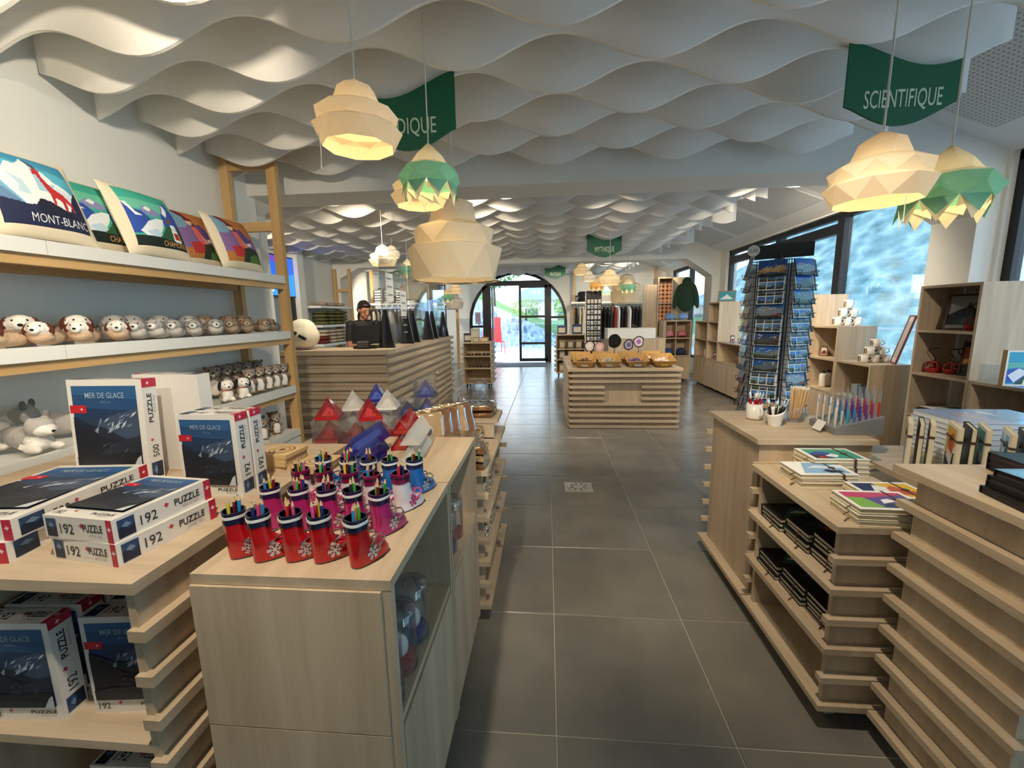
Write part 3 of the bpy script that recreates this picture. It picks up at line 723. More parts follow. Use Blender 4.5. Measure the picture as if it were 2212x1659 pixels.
def low_back():
    t = thing('shelf_cart', 'rear pale oak slatted cart beneath the clear glass bells', 'shelf cart', (-.615, 2.265, 0))
    def b(n, a0, a1, b0, b1, c0, c1, ax=None): return board(n, t, a0+.615, a1+.615, b0-2.265, b1-2.265, c0, c1, None, ax)
    for k, z in enumerate((.755, .537, .319, .1)): b('shelf', -.615, -.265, 2.295, 2.55, z-.022, z, 1)
    b('end_panel', -.615, -.3, 2.50, 2.52, .1, .73, 2); b('back_panel', -.6, -.585, 2.295, 2.5, .1, .73, 2)
    for z in (.646, .428, .21): b('slat', -.615, -.258, 2.525, 2.55, z-.022, z, 0)
    for cy in (2.33, 2.5): caster(t, -.34+.615, cy-2.265, .078)
low_back()
# right: notebook cart and the taller cart behind it
open_cart(.915, 1.33, 1.325, 1.905, .755, -1, 'pale oak open cart with stacked notebooks beside the aisle', 6, (2, 4, 6))
def pen_cabinet():
    x0, x1, y0, y1, z1 = .945, 1.45, 1.915, 2.50, .865
    t = thing('display_cabinet', 'plain pale oak cabinet carrying the pens and pencils', 'cabinet', (x0, y0, 0))
    def b(n, a0, a1, b0, b1, c0, c1, ax=None): return board(n, t, a0-x0, a1-x0, b0-y0, b1-y0, c0, c1, None, ax)
    b('top_board', x0-.005, x1, y0-.005, y1, z1-.022, z1, 0)
    b('aisle_panel', x0+.015, x0+.035, y0+.02, y1-.03, .1, z1-.022, 2); b('end_panel', x0+.015, x1-.01, y0+.018, y0+.036, .1, z1-.022, 2)
    b('end_panel', x0+.02, x1-.01, y1-.05, y1-.032, .1, z1-.022, 2); b('back_panel', x1-.03, x1-.012, y0+.03, y1-.04, .1, z1-.022, 2)
    b('base_board', x0-.03, x1-.01, y0, y1, .078, .1, 1)
    for k in range(1, 7): b('slat', x0-.018, x1-.01, y1-.03, y1, z1-LV*k-.022, z1-LV*k, 0)
    for k in (1, 3, 5): b('slat', x0-.012, x1-.01, y0-.006, y0+.018, z1-LV*k-.022, z1-LV*k, 0)
    for cx in (x0+.06, x1-.06):
        for cy in (y0+.06, y1-.06): caster(t, cx-x0, cy-y0, .078)
pen_cabinet()
def near_right():
    x0, x1, y0, y1, z1 = 1.07, 1.72, .915, 1.32, .965
    t = thing('display_cabinet', 'pale oak slatted cabinet nearest the camera on the right', 'cabinet', (x0, y0, 0))
    def b(n, a0, a1, b0, b1, c0, c1, ax=None): return board(n, t, a0-x0, a1-x0, b0-y0, b1-y0, c0, c1, None, ax)
    b('top_board', x0-.012, x1, y0-.012, y1+.012, z1-.022, z1, 1)
    b('aisle_panel', x0+.03, x0+.048, y0+.03, y1-.03, .1, z1-.022, 2)
    b('end_panel', x0+.048, x1-.03, y0+.03, y0+.048, .1, z1-.022, 2); b('end_panel', x0+.048, x1-.03, y1-.048, y1-.03, .1, z1-.022, 2)
    b('far_panel', x1-.048, x1-.03, y0+.048, y1-.048, .1, z1-.022, 2)
    for k in range(1, 8): b('slat_ring', x0, x1, y0, y1, z1-.108*k-.022, z1-.108*k, 1)
    b('base_board', x0, x1, y0, y1, .08, .102, 1)
    for cx in (x0+.08, x1-.08):
        for cy in (y0+.08, y1-.08): caster(t, cx-x0, cy-y0, .08)
near_right()
# middle kiosk
def kiosk():
    x0, x1, y0, y1, z1 = .27, 1.63, 5.27, 7.0, .765
    t = thing('slatted_kiosk', 'low pale oak slatted kiosk in the middle, carrying the mineral baskets', 'kiosk', (x0, y0, 0))
    def b(n, a0, a1, b0, b1, c0, c1, ax=None): return board(n, t, a0-x0, a1-x0, b0-y0, b1-y0, c0, c1, None, ax)
    b('top_board', x0-.02, x1+.02, y0-.02, y1, z1-.035, z1, 0)
    b('core_panel', x0+.04, x1-.04, y0+.04, y0+.06, .0, z1-.035, 2); b('core_panel', x0+.04, x1-.04, y1-.06, y1-.04, .0, z1-.035, 2)
    b('core_panel', x0+.04, x0+.06, y0+.06, y1-.06, .0, z1-.035, 2); b('core_panel', x1-.06, x1-.04, y0+.06, y1-.06, .0, z1-.035, 2)
    for k in range(1, 11):
        z = z1-.0725*k+.002
        for a0, a1 in ([(x0, x1)] if k not in (3, 4, 5) else [(x0, .71), (1.16, x1)]): b('slat', a0, a1, y0-.015, y0+.04, z-.034, z, 0)
        b('slat', x0, x1, y1-.04, y1, z-.035, z, 0)
        b('slat', x0-.015, x0+.04, y0+.04, y1-.04, z-.034, z, 1); b('slat', x1-.04, x1+.015, y0+.04, y1-.04, z-.034, z, 1)
kiosk()
# checkout counter
def counter():
    x0, x1, y0, y1, z1 = -2.95, -1.66, 4.28, 7.42, 1.1
    t = thing('checkout_counter', 'long oak slatted checkout counter with tills and clear screens', 'counter', (x1, y0, 0))
    def b(n, a0, a1, b0, b1, c0, c1, ax=None): return board(n, t, a0-x1, a1-x1, b0-y0, b1-y0, c0, c1, None, ax)
    b('counter_top', x0, x1, y0, y0+.5, z1-.05, z1, 0); b('counter_top', x1-.62, x1, y0+.501, y1, z1-.05, z1, 1)
    b('core_panel', x0, x1-.05, y0+.05, y0+.07, .0, z1-.05, 0); b('core_panel', x1-.07, x1-.05, y0+.07, y1-.05, .0, z1-.05, 1); b('core_panel', x1-.6, x1-.07, y1-.07, y1-.05, .0, z1-.05, 0)
    for k in range(1, 11):
        z = z1-.05-.0955*k+.05
        b('slat', x0, x1-.0, y0, y0+.05, z-.045, z, 0)
        for c0, c1 in ([(y0+.05, y1-.05)] if k not in (5, 6, 7) else [(y0+.05, 5.65), (6.25, y1-.05)]): b('slat', x1-.05, x1, c0, c1, z-.045, z, 1)
    b('inner_shelf', x1-.55, x1-.08, y0+.55, y1-.1, .72, .745, 1)
counter()
# ------------------------------------------------------------------ wall shelves on the left
def pine_shelves():
    xf, xb, ye = -2.1, -2.56, 3.37
    t = thing('pine_shelving', 'pine framed wall shelving with white shelves, holding cushions and plush animals', 'shelving', (xb, ye, 0))
    def b(n, a0, a1, b0, b1, c0, c1, mats=PINE): return board(n, t, a0-xb, a1-xb, b0-ye, b1-ye, c0, c1, mats)
    for y in (ye, -.45):
        b('post', xf-.075, xf, y-.045, y, 0, 2.72); b('post', xb, xb+.07, y-.045, y, 0, 2.72)
        for z in (2.2, 2.66): b('cross_bar', xb+.07, xf-.075, y-.04, y-.005, z-.07, z)
    ys = (-.45, 1.68, ye-.045)
    for i, z in enumerate((1.78, 1.34, .89)):
        for a, c in zip(ys[:-1], ys[1:]):
            b('shelf', xb, xf-.03, a+.001, c-.001, z-.055, z-.02, WHITE); b('shelf_face', xf-.03, xf-.002, a+.002, c-.002, z-.06, z, WHITE)
        b('rail', xf-.06, xf-.02, ys[0], ys[2], z-.105, z-.06); b('rail', xb+.01, xb+.05, ys[0], ys[2], z-.105, z-.06)
    for a, c in zip(ys[:-1], ys[1:]):
        b('shelf', xb, xf, a+.001, c-.001, .465, .515, WHITE)
        n = 3
        for k in range(n):
            w = (c-a)/n; d = b('drawer', xf-.02, xf+.0, a+w*k+.004, a+w*(k+1)-.004, .08, .45, WHITE)
        b('drawer_case', xb, xf-.02, a+.002, c-.002, .06, .46, WHITE)
pine_shelves()
# ------------------------------------------------------------------ cube shelves along the window wall
def cubes(y0, y1, top, label, doors=True, split=1, z0=.575):
    """one module of the stepped cube shelving; cells open towards the aisle"""
    x0, x1 = 3.0, 3.38; th = .02
    t = thing('cube_shelf', label, 'shelf', (x0, y0, 0))
    def b(n, a0, a1, b0, b1, c0, c1, ax=None): return board(n, t, a0-x0, a1-x0, b0-y0, b1-y0, c0, c1, None, ax)
    b('side_panel', x0, x1, y0, y0+th, .05, top, 2); b('side_panel', x0, x1, y1-th, y1, .05, top, 2)
    b('back_panel', x1-.012, x1, y0+th, y1-th, .05, top-.001, 2)
    lv = [.575, .92, 1.265, 1.61]
    for z in lv:
        if z <= top+.01: b('shelf', x0, x1-.012, y0+th, y1-th, z-th, z, 1)
    b('door', x0-.002, x0+.016, y0+th+.002, y1-th-.002, .06, .55, 2); b('base_board', x0+.02, x1-.012, y0+th, y1-th, .05, .07, 1)
    for cy in (y0+.08, y1-.08): caster(t, .08, cy-y0, .05, True)
    return t
CU = 'stepped cube shelves along the window wall'
cubes(2.74, 3.235, .92, 'low oak cube shelf module by the near window, left of the slatted cabinet')
cubes(3.24, 3.735, 1.61, 'tall oak cube shelf module holding cable car models')
cubes(4.165, 4.655, .92, 'low oak cube shelf module with enamel mugs on top')
cubes(4.66, 5.135, 1.265, 'oak cube shelf module with white mugs stacked on top')
cubes(5.14, 5.63, 1.61, 'tall oak cube shelf module behind the postcard rack')
cubes(5.64, 6.13, 1.265, 'medium oak cube shelf module hidden behind the postcard rack')
cubes(6.14, 6.87, .92, 'low wide oak cube shelf module past the postcard rack')
cubes(6.875, 7.765, .92, 'low oak cube shelf module in front of the tall far one')
cubes(7.77, 8.28, 1.61, 'tall far oak cube shelf module beneath the framed picture')
cubes(8.285, 8.93, 1.265, 'farthest oak cube shelf module next to the caps')
def cap_unit():
    x0, x1, y0, y1 = 2.41, 2.985, 9.1, 9.45
    t = thing('cap_shelf', 'oak shelf unit facing the camera with rows of caps', 'shelf', (x0, y0, 0))
    def b(n, a0, a1, b0, b1, c0, c1, ax=None): return board(n, t, a0-x0, a1-x0, b0-y0, b1-y0, c0, c1, None, ax)
    b('side_panel', x0, x0+.06, y0, y1, .03, 1.28, 2); b('side_panel', x1-.03, x1, y0, y1, .03, 1.28, 2); b('back_panel', x0+.06, x1-.03, y1-.02, y1, .03, 1.27, 2)
    for z in (1.28, .92, .55): b('shelf', x0+.06, x1-.03, y0, y1-.02, z-.025, z, 0)
    b('door', x0+.06, x1-.03, y0, y0+.02, .05, .52, 2); b('divider_panel', 2.68, 2.7, y0+.05, y1-.02, .92, 1.255, 2); b('divider_panel', 2.68, 2.7, y0+.05, y1-.02, .55, .895, 2)
cap_unit()
# ------------------------------------------------------------------ folded paper pendant lamps
PCREAM = papermat('paper_cream', 'efe2c8', .20); PGREEN = papermat('paper_green', '8ccbae', .15); PWHITE = papermat('paper_white', 'e4dfd5', .15)
PYEL = papermat('paper_straw', 'f0cf8c', .3)
CORD = pmat('cord_white', 'dcd8cf', .7)
BULB = pmat('bulb_glow', 'ffe3b0', .3, emit=6)
LAMP_W = .055
def rings_mb(rings, n, mats=None):
    """rings of n corners, each turned half a step, joined by triangles as folded paper is"""
    mb = MB(); idx = []
    for i, (r, z, ph, dz) in enumerate(rings):
        idx.append([Vector((r*math.cos(2*math.pi*(k+ph)/n), r*math.sin(2*math.pi*(k+ph)/n), z+(dz if k % 2 else 0))) for k in range(n)])
    for i in range(len(rings)-1):
        A, B = idx[i], idx[i+1]; sh = rings[i+1][2]-rings[i][2]
        for k in range(n):
            k1 = (k+1) % n
            if sh > 0: tri = [(A[k], A[k1], B[k]), (A[k1], B[k1], B[k])]
            else: tri = [(A[k], B[k1], B[k]), (A[k], A[k1], B[k1])]
            for t in tri: mb.add(t, [(0, 1, 2)], 0, None, False)
    return mb
def chestnut(D, n=9):
    r = D/2
    return [(.07*r, 0, 0, 0), (.40*r, -.18*r, 0, 0), (.56*r, -.54*r, .5, 0), (.92*r, -.72*r, 0, 0), (.86*r, -.98*r, .5, 0), (1.0*r, -1.06*r, 0, 0), (.80*r, -1.42*r, .5, 0)]
def dome(D, n=8):
    r = D/2
    return [(.10*r, 0, 0, 0), (.42*r, -.12*r, 0, 0), (.52*r, -.52*r, .5, 0), (.86*r, -.66*r, 0, 0), (.82*r, -1.0*r, .5, 0), (1.02*r, -1.04*r, 0, 0), (.90*r, -1.68*r, .5, 0), (.98*r, -1.72*r, 0, 0)]
def lamp(kind, loc, D, label, watt=6.0, cord=None, cord_top=3.1, col=None, on=True):
    """loc is the middle of the shade"""
    t = thing('pendant_lamp', label, 'lamp', loc, rnd.uniform(0, 1), 'folded paper pendant lamps')
    r = D/2
    if kind == 'chestnut':
        zt = .68*r; rg = [(a, b+zt, c, d) for a, b, c, d in chestnut(D)]
        rings_mb(rg, 9).build('lamp_shade', col or PCREAM, t); zb = zt-.92*r
    elif kind == 'dome':
        zt = .85*r; rg = [(a, b+zt, c, d) for a, b, c, d in dome(D)]
        rings_mb(rg, 8).build('lamp_shade', col or PCREAM, t); zb = zt-1.0*r
    else:  # two-tone shade with a pointed hem
        zt = .85*r; n = 8
        top = [(.06*r, zt, 0, 0), (.42*r, zt-.34*r, 0, 0), (.60*r, zt-.62*r, .5, 0), (.80*r, zt-.72*r, 0, 0)]
        rings_mb(top, n).build('upper_shade', PCREAM, t)
        low = [(.80*r, zt-.72*r, 0, 0), (.98*r, zt-1.02*r, .5, 0), (.84*r, zt-1.22*r, 0, 0), (.98*r, zt-1.48*r, .5, 0)]
        mbl = rings_mb(low[:3], n)
        A = [Vector((.84*r*math.cos(2*math.pi*k/n), .84*r*math.sin(2*math.pi*k/n), zt-1.22*r)) for k in range(n)]
        B = [Vector((.95*r*math.cos(2*math.pi*(k+.5)/n), .95*r*math.sin(2*math.pi*(k+.5)/n), zt-1.02*r)) for k in range(n)]
        H = [Vector((.90*r*math.cos(2*math.pi*(k+.5)/n), .90*r*math.sin(2*math.pi*(k+.5)/n), zt-1.62*r)) for k in range(n)]
        for k in range(n): mbl.add([A[k], A[(k+1) % n], H[k]], [(0, 1, 2)])
        mbl.build('lower_shade', col or PGREEN, t)
        lin_ = MB()
        for k in range(n): lin_.add([A[k]*1, Vector((A[k].x*.86, A[k].y*.86, A[k].z-.26*r)), A[(k+1) % n]*1], [(0, 1, 2)]); lin_.add([A[k]*.99, Vector((B[k].x*.8, B[k].y*.8, zt-1.75*r)), A[(k+1) % n]*.99], [(0, 1, 2)])
        lin_.build('inner_hem', PCREAM, t); zb = zt-1.0*r
    MB().tube([(0, 0, zt-.02), (0, 0, cord_top-loc[2])], .0035 if D < .5 else .005, 6).build('cord', CORD, t)
    MB().lathe([(.0, zb-.02), (.022, zb-.008), (.03, zb+.02), (.022, zb+.048), (.014, zb+.07)], 12).build('bulb', BULB, t)
    MB().tube([(0, 0, zb+.068), (0, 0, zt-.01)], .016, 8).build('lamp_holder', CREAM, t)
    if on and watt:
        ld = bpy.data.lights.new('lamp_light', 'POINT'); ld.energy = watt*LAMP_W; ld.color = (1, .74, .42); ld.shadow_soft_size = .035
        lo = bpy.data.objects.new('lamp_light', ld); COL.objects.link(lo); lo.parent = t; lo.location = (0, 0, zb-.03 if kind != 'x' else zb)
    return t
def pull(t, x, y, z0, z1):
    MB().tube([(x, y, z0), (x+.003, y+.002, (z0+z1)/2), (x+.001, y, z1)], .0016, 5).lathe([(.0016, 0), (.005, -.012), (.0, -.013)], 6, (x+.001, y, z1)).build('pull_string', CORD, t)
p = lamp('chestnut', (-.704, 1.659, 2.187), .325, 'cream folded paper lamp hanging nearest on the left, bulb showing', 6)
pull(p, -.13, -.06, -.1, -.21)
lamp('moth', (-.565, 2.137, 2.119), .31, 'cream and green folded paper lamp above the big dome lamp', 5)
lamp('chestnut', (-.71, 2.44, 2.16), .31, 'cream folded paper lamp half hidden behind the near green one', 5)
p = lamp('dome', (-.593, 2.775, 1.92), .60, 'large cream folded paper dome lamp over the middle aisle', 11)
pull(p, .2, -.1, -.1, -.26)
p = lamp('chestnut', (1.156, 1.673, 1.924), .325, 'cream folded paper lamp beside the SCIENTIFIQUE sign', 6)
pull(p, -.06, -.11, .0, -.2)
lamp('moth', (1.446, 1.751, 1.874), .31, 'cream and green folded paper lamp nearest the window', 5)
lamp('chestnut', (-1.886, 4.897, 2.153), .325, 'cream folded paper lamp with bright bulb above the counter corner', 6)
lamp('chestnut', (-2.284, 6.28, 2.40), .26, 'small white folded paper lamp behind the one over the counter corner', 3, col=PWHITE)
lamp('moth', (-2.179, 6.647, 2.19), .34, 'cream and green paper lamp above the counter beside the big dome', 5)
lamp('dome', (-2.15, 7.3, 2.03), .66, 'big cream folded paper dome lamp over the far end of the counter', 9)
lamp('moth', (-2.381, 7.9, 1.884), .30, 'small green rimmed paper lamp under the counter dome lamp', 4)
lamp('chestnut', (-1.959, 9.082, 2.037), .30, 'cream folded paper lamp left of the glass entrance', 4)
lamp('moth', (-2.014, 8.50, 1.845), .32, 'green banded paper lamp below a cream one near the entrance', 4)
lamp('dome', (-2.16, 9.9, 1.80), .42, 'pale dome lamp low in front of the entrance wall', 3, col=PWHITE)
lamp('chestnut', (.673, 8.642, 2.326), .33, 'highest cream paper lamp of the cluster over the postcard stand', 5)
lamp('chestnut', (.732, 7.75, 2.108), .26, 'grey white pointed paper lamp in the middle of the cluster', 3, col=PWHITE)
lamp('chestnut', (.897, 6.335, 1.967), .325, 'wide cream paper lamp right below the MYTHIQUE sign', 6)
lamp('moth', (.945, 8.309, 2.0), .32, 'straw yellow paper lamp with jagged hem in the far cluster', 5, col=PYEL)
lamp('moth', (1.447, 10.893, 2.006), .30, 'farthest small green paper lamp over the clothes rail', 3)
lamp('moth', (1.45, 7.9, 1.925), .30, 'green banded paper lamp in front of the far dome lamp', 5)
lamp('dome', (1.58, 8.75, 1.93), .66, 'large pale dome lamp behind the green banded one', 9)
# ------------------------------------------------------------------ ceiling spotlights, all out of sight; wall and shelf spots inferred, others added as fill
def spot(loc, target, watt, cone, label, color=(1, .86, .66), soft=.04):
    t = thing('unseen_spotlight', label, 'spotlight', loc, 0, 'white ceiling spotlights')
    d = (Vector(target)-Vector(loc)).normalized(); q = d.to_track_quat('-Z', 'Y')
    h = MB().lathe([(.0, .09), (.038, .09), (.042, .0), (.036, 0.0), (.03, .03), (.0, .03)], 14).build('spot_head', WHITE, t)
    h.rotation_mode = 'QUATERNION'; h.rotation_quaternion = q
    MB().tube([tuple(-d*.06), (0, 0, min(.1, 3.1-loc[2])), (0, 0, 3.1-loc[2])], .009, 6).build('spot_arm', WHITE, t)
    ld = bpy.data.lights.new('spot_light', 'SPOT'); ld.energy = watt; ld.spot_size = R(cone); ld.spot_blend = .6; ld.color = color; ld.shadow_soft_size = soft
    lo = bpy.data.objects.new('spot_light', ld); COL.objects.link(lo); lo.parent = t; lo.rotation_mode = 'QUATERNION'; lo.rotation_quaternion = q; lo.location = tuple(d*.005)
    return t
S_W = 1.0
for i, (x, y, tx, ty, tz, w, cn) in enumerate((
        (-.9, .95, -2.6, 2.3, 2.1, 60, 95), (-.5, .3, -1.1, 1.3, .9, 70, 78), (.4, .9, 1.25, 1.7, .8, 55, 60),
        (.2, .7, .2, 3.6, .0, 50, 74), (-1.2, -.3, -2.6, .9, 1.6, 50, 100), (2.1, .6, 3.2, 3.4, 1.1, 60, 60))):
    spot((x, y, 2.5), (tx, ty, tz), w*S_W, cn, 'unseen white spotlight on the ceiling above the camera, %s of six' % ORD[i])
for i, (x, y, tx, ty, tz, w, cn) in enumerate((
        (-2.0, 4.25, -2.6, 6.0, .9, 70, 120), (-.7, 4.25, -.9, 6.6, .3, 60, 120), (.6, 4.25, .9, 5.9, .6, 60, 120), (1.7, 4.25, 3.1, 5.4, 1.0, 80, 110), (2.3, 4.25, 3.1, 7.2, 1.0, 80, 100),
        (-3.6, 4.4, -4.5, 8.0, 1.2, 110, 90), (-.4, 4.25, -1.2, 8.2, .4, 70, 80))):
    spot((x, y, 2.57), (tx, ty, tz), w*S_W, cn, 'added fill spotlight hidden just behind the near beam, %s of seven' % ORD[i])  # put out of sight behind the beam to brighten the middle bay
for i, (x, y, tx, ty, tz, w, cn) in enumerate(((1.4, 9.56, 1.7, 12.6, 1.3, 110, 100), (-3.6, 9.56, -4.0, 11.0, 1.3, 110, 110), (.2, 9.56, .3, 11.0, .4, 60, 120), (2.4, 9.56, 2.6, 11, 1.2, 60, 120))):
    spot((x, y, 2.57), (tx, ty, tz), w*S_W, cn, 'added fill spotlight hidden just behind the far beam, %s of four' % ORD[i])  # unseen row added to brighten the far bay
# ------------------------------------------------------------------ ski boot pencil pots
SNOW = None
def flake(mb, o, ux, uy, r, col, lift=.0008):
    """six-armed snow crystal as flat strokes"""
    o = Vector(o); ux = Vector(ux).normalized(); uy = Vector(uy).normalized(); n = ux.cross(uy)
    def stroke(a, b, w):
        d = Vector((b[0]-a[0], b[1]-a[1])); l = d.length; d /= l; q = Vector((-d.y, d.x))*w
        P = [(a[0]+q.x, a[1]+q.y), (a[0]-q.x, a[1]-q.y), (b[0]-q.x, b[1]-q.y), (b[0]+q.x, b[1]+q.y)]
        mb.poly([o+ux*p[0]+uy*p[1]+n*lift for p in P], 0, col)
    for k in range(6):
        a = k*math.pi/3; e = (r*math.cos(a), r*math.sin(a)); stroke((0, 0), e, r*.09)
        for f in (.45, .72):
            m = (e[0]*f, e[1]*f)
            for s in (-1, 1): stroke(m, (m[0]+r*.32*math.cos(a+s*.9), m[1]+r*.32*math.sin(a+s*.9)), r*.075)
BOOTC = {'red': ('c3141c', '1b1d3a', 'f0f0ee'), 'pink': ('b8246f', '2a1640', 'f0f0ee'), 'white': ('ece6e8', '7a1442', '3a1a2c'), 'blue': ('1f6fbf', '15214a', 'f0f0ee')}
def boot_mesh(kind):
    """ski boot standing on its sole: heel at the origin, toe along +X, 0.112 m tall"""
    shell, cuff, band = BOOTC[kind]; mb = MB(); n = 18
    # cross sections from sole to rim: (z, x_centre, half length, half width)
    sec = [(.0, .027, .046, .019), (.004, .027, .0475, .0205), (.014, .0265, .048, .021), (.028, .022, .044, .0212), (.038, .012, .034, .0214), (.048, .003, .0255, .0216), (.062, -.001, .0225, .0217), (.078, -.002, .0222, .022), (.092, -.003, .0224, .0222), (.098, -.003, .0226, .0224)]
    def ring(z, xc, hl, hw):
        pts = []
        for k in range(n):
            a = 2*math.pi*k/n; c, s = math.cos(a), math.sin(a)
            pts.append((xc+hl*math.copysign(abs(c)**.8, c), hw*math.copysign(abs(s)**.75, s), z))
        return pts
    rows = [ring(*s) for s in sec]
    for i in range(len(rows)-1):
        col = '20181c' if i == 0 else shell
        mb.add(rows[i]+rows[i+1], [(k, (k+1) % n, n+(k+1) % n, n+k) for k in range(n)], 0, col, True)
    mb.add(rows[0], [tuple(range(n))], 0, '20181c')
    return mb, rows, n
def boot_parts(kind):
    shell, cuff, band = BOOTC[kind]; out = {}
    mb, rows, n = boot_mesh(kind); out['shell'] = mb.mesh('shell', GLOSSINK)
    m2 = MB()
    def rg(z, k=1.0): return [((-.003)+.0232*k*math.copysign(abs(math.cos(2*math.pi*i/n))**.8, math.cos(2*math.pi*i/n)), .0229*k*math.copysign(abs(math.sin(2*math.pi*i/n))**.75, math.sin(2*math.pi*i/n)), z + (-.006 if z < .09 and math.cos(2*math.pi*i/n) > .2 else 0)) for i in range(n)]
    zs = [(.085, cuff), (.097, band), (.103, cuff), (.109, cuff)]
    prof = [rg(.085), rg(.097), rg(.097, 1.04), rg(.103, 1.04), rg(.103), rg(.110), rg(.110, .86), rg(.09, .84)]
    cols = [cuff, band, band, band, cuff, cuff, '0c0a10']
    for i, c in enumerate(cols): m2.add(prof[i]+prof[i+1], [(k, (k+1) % n, n+(k+1) % n, n+k) for k in range(n)], 0, c, True)
    m2.add(prof[-1], [tuple(range(n))], 0, '0c0a10')
    out['cuff'] = m2.mesh('cuff', GLOSSINK)
    m3 = MB(); fl = 'd6d2cf' if kind != 'white' else 'd0327e'
    for s in (-1, 1): flake(m3, (.018, s*.0222, .026), (-s, 0, 0), (0, 0, 1), .0155, fl if kind != 'white' else 'd0327e')
    out['snowflake'] = m3.mesh('snowflake', INK)
    m4 = MB()
    for z, x0, x1 in ((.047, .012, .036), (.033, .03, .062)):
        m4.tube([(x0, -.0225, z-.004), ((x0+x1)/2+.012, -.015, z+.006), ((x0+x1)/2+.018, 0, z+.009), ((x0+x1)/2+.012, .015, z+.006), (x0, .0225, z-.004)], .0022, 5)
        for s in (-1, 1): m4.obox((x0+.003, s*.0232, z-.004), (.011, .003, .006), (0, .4, 0))
    out['buckles'] = m4.mesh('buckle', CHROME if kind != 'white' else pmat('buckle_pink', 'd0527e', .3))
    return out
BP = {k: boot_parts(k) for k in BOOTC}
PENC = ['c81f2b', 'e8d22e', '2f9b45', '2a8fd0', 'e8559a', '1c2430', '7a1620', 'f08a2c', '20307a', '54b04a']
_pm = {}
def pencil_mesh(col):
    if col not in _pm:
        mb = MB(); mb.lathe([(.0035, 0), (.0035, .088)], 6, col=col, sm=False); mb.lathe([(.0035, .088), (.0012, .098)], 6, col='d9b98c', sm=False); mb.lathe([(.0012, .098), (0, .101)], 6, col=col, sm=False)
        _pm[col] = mb.mesh('pencil', INK)
    return _pm[col]
def boot(kind, x, y, rz, label, seed, zt=.915):
    rg = random.Random(seed)
    t = thing('boot_pencil_pot', label, 'pencil pot', (x, y, zt), rz, '%s ski boot pencil pots' % kind)
    for nme, me in (('shell', BP[kind]['shell']), ('cuff', BP[kind]['cuff']), ('snowflake', BP[kind]['snowflake']), ('buckles', BP[kind]['buckles'])): link(nme, me, t)
    cs = rg.sample(PENC, 4)
    for i, c in enumerate(cs):
        p = thing('coloured_pencil', 'coloured pencil standing in a %s' % label, 'pencil', (0, 0, 0)) if False else link('pencil', pencil_mesh(c), t, (-.003+[-.009, .008, -.002, .006][i], [-.006, -.004, .008, .006][i], .036+rg.uniform(0, .006)), (rg.uniform(-.07, .07), rg.uniform(-.07, .07), 0))
    return t
BOOTPOS = {'red': ([(-.693, .795), (-.63, .786), (-.560, .79), (-.495, .789), (-.405, .777)], 'front row'),
           'pink': ([(-.699, .926), (-.622, .923), (-.55, .922), (-.48, .916), (-.406, .904)], 'second row'),
           'white': ([(-.69, 1.044), (-.621, 1.039), (-.546, 1.034), (-.475, 1.016), (-.398, 1.03)], 'third row'),
           'blue': ([(-.678, 1.142), (-.599, 1.139), (-.535, 1.136), (-.469, 1.135), (-.395, 1.142)], 'back row')}
for k, (ps, rw) in BOOTPOS.items():
    for i, (x, y) in enumerate(ps):
        rz = R(42 + [0, 2, -2, 3, 22][i])
        boot(k, x+.012*math.cos(rz), y+.02, rz, '%s ski boot pencil pot, %s from the puzzles in the %s' % (k, ORD[i], rw), 100+i+len(k)*7)
# ------------------------------------------------------------------ jigsaw puzzle boxes
BOXW = pmat('box_white', 'e6e2dc', .3, coat=.4)
def glacier(s=0):
    """printed poster: night-blue mountains above a glacier"""
    return [('1b3658', RECT), ('234a78', [(0,.74),(1,.7),(1,1),(0,1)]), ('2b5a8c', [(0,.9),(1,.84),(1,1),(0,1)]), ('24344e', ridge(3, .66, .07, 24, tilt=.12)), ('3c4c64', ridge(5, .60, .06, 24, .35, 1, tilt=.2))] + \
        shards(4, 16, (.4, .95, .52, .68), .06, ['8b9cb0', 'b9c6d2', '6d8098']) + [('1a2334', ridge(7, .50, .06, 24, tilt=-.30))] + shards(6, 8, (.3, .7, .44, .52), .07, ['aebccb', '8496aa']) + \
        [('121826', ridge(9, .40, .05, 20, tilt=-.35)), ('232a38', ridge(11, .28, .04, 24, .3, 1, tilt=.25))] + shards(8, 14, (.35, .95, .12, .3), .05, ['343c4a', '2c3340', '454d5a']) + [('1a1e28', ridge(13, .16, .05, 24)), ('262a33', ridge(15, .08, .03, 20, .1, .8)), ('c3c8cf', [(.86,.0),(.94,.12),(1,.16),(1,0)])]
def jig(mb, o, ux, uy, r, col='c81f3c'):
    """small jigsaw piece mark"""
    o = Vector(o); ux = Vector(ux).normalized(); uy = Vector(uy).normalized(); n = ux.cross(uy)
    for du, dv, q in ((0, 0, .62), (.75, .1, .34), (-.75, -.1, .34), (.1, -.75, .34), (-.1, .75, .34)):
        mb.poly([o+ux*(r*(du+q*a))+uy*(r*(dv+q*b))+n*.0006 for a, b in disc(0, 0, 1, 1, 8)], 0, col)
_PZ = {}
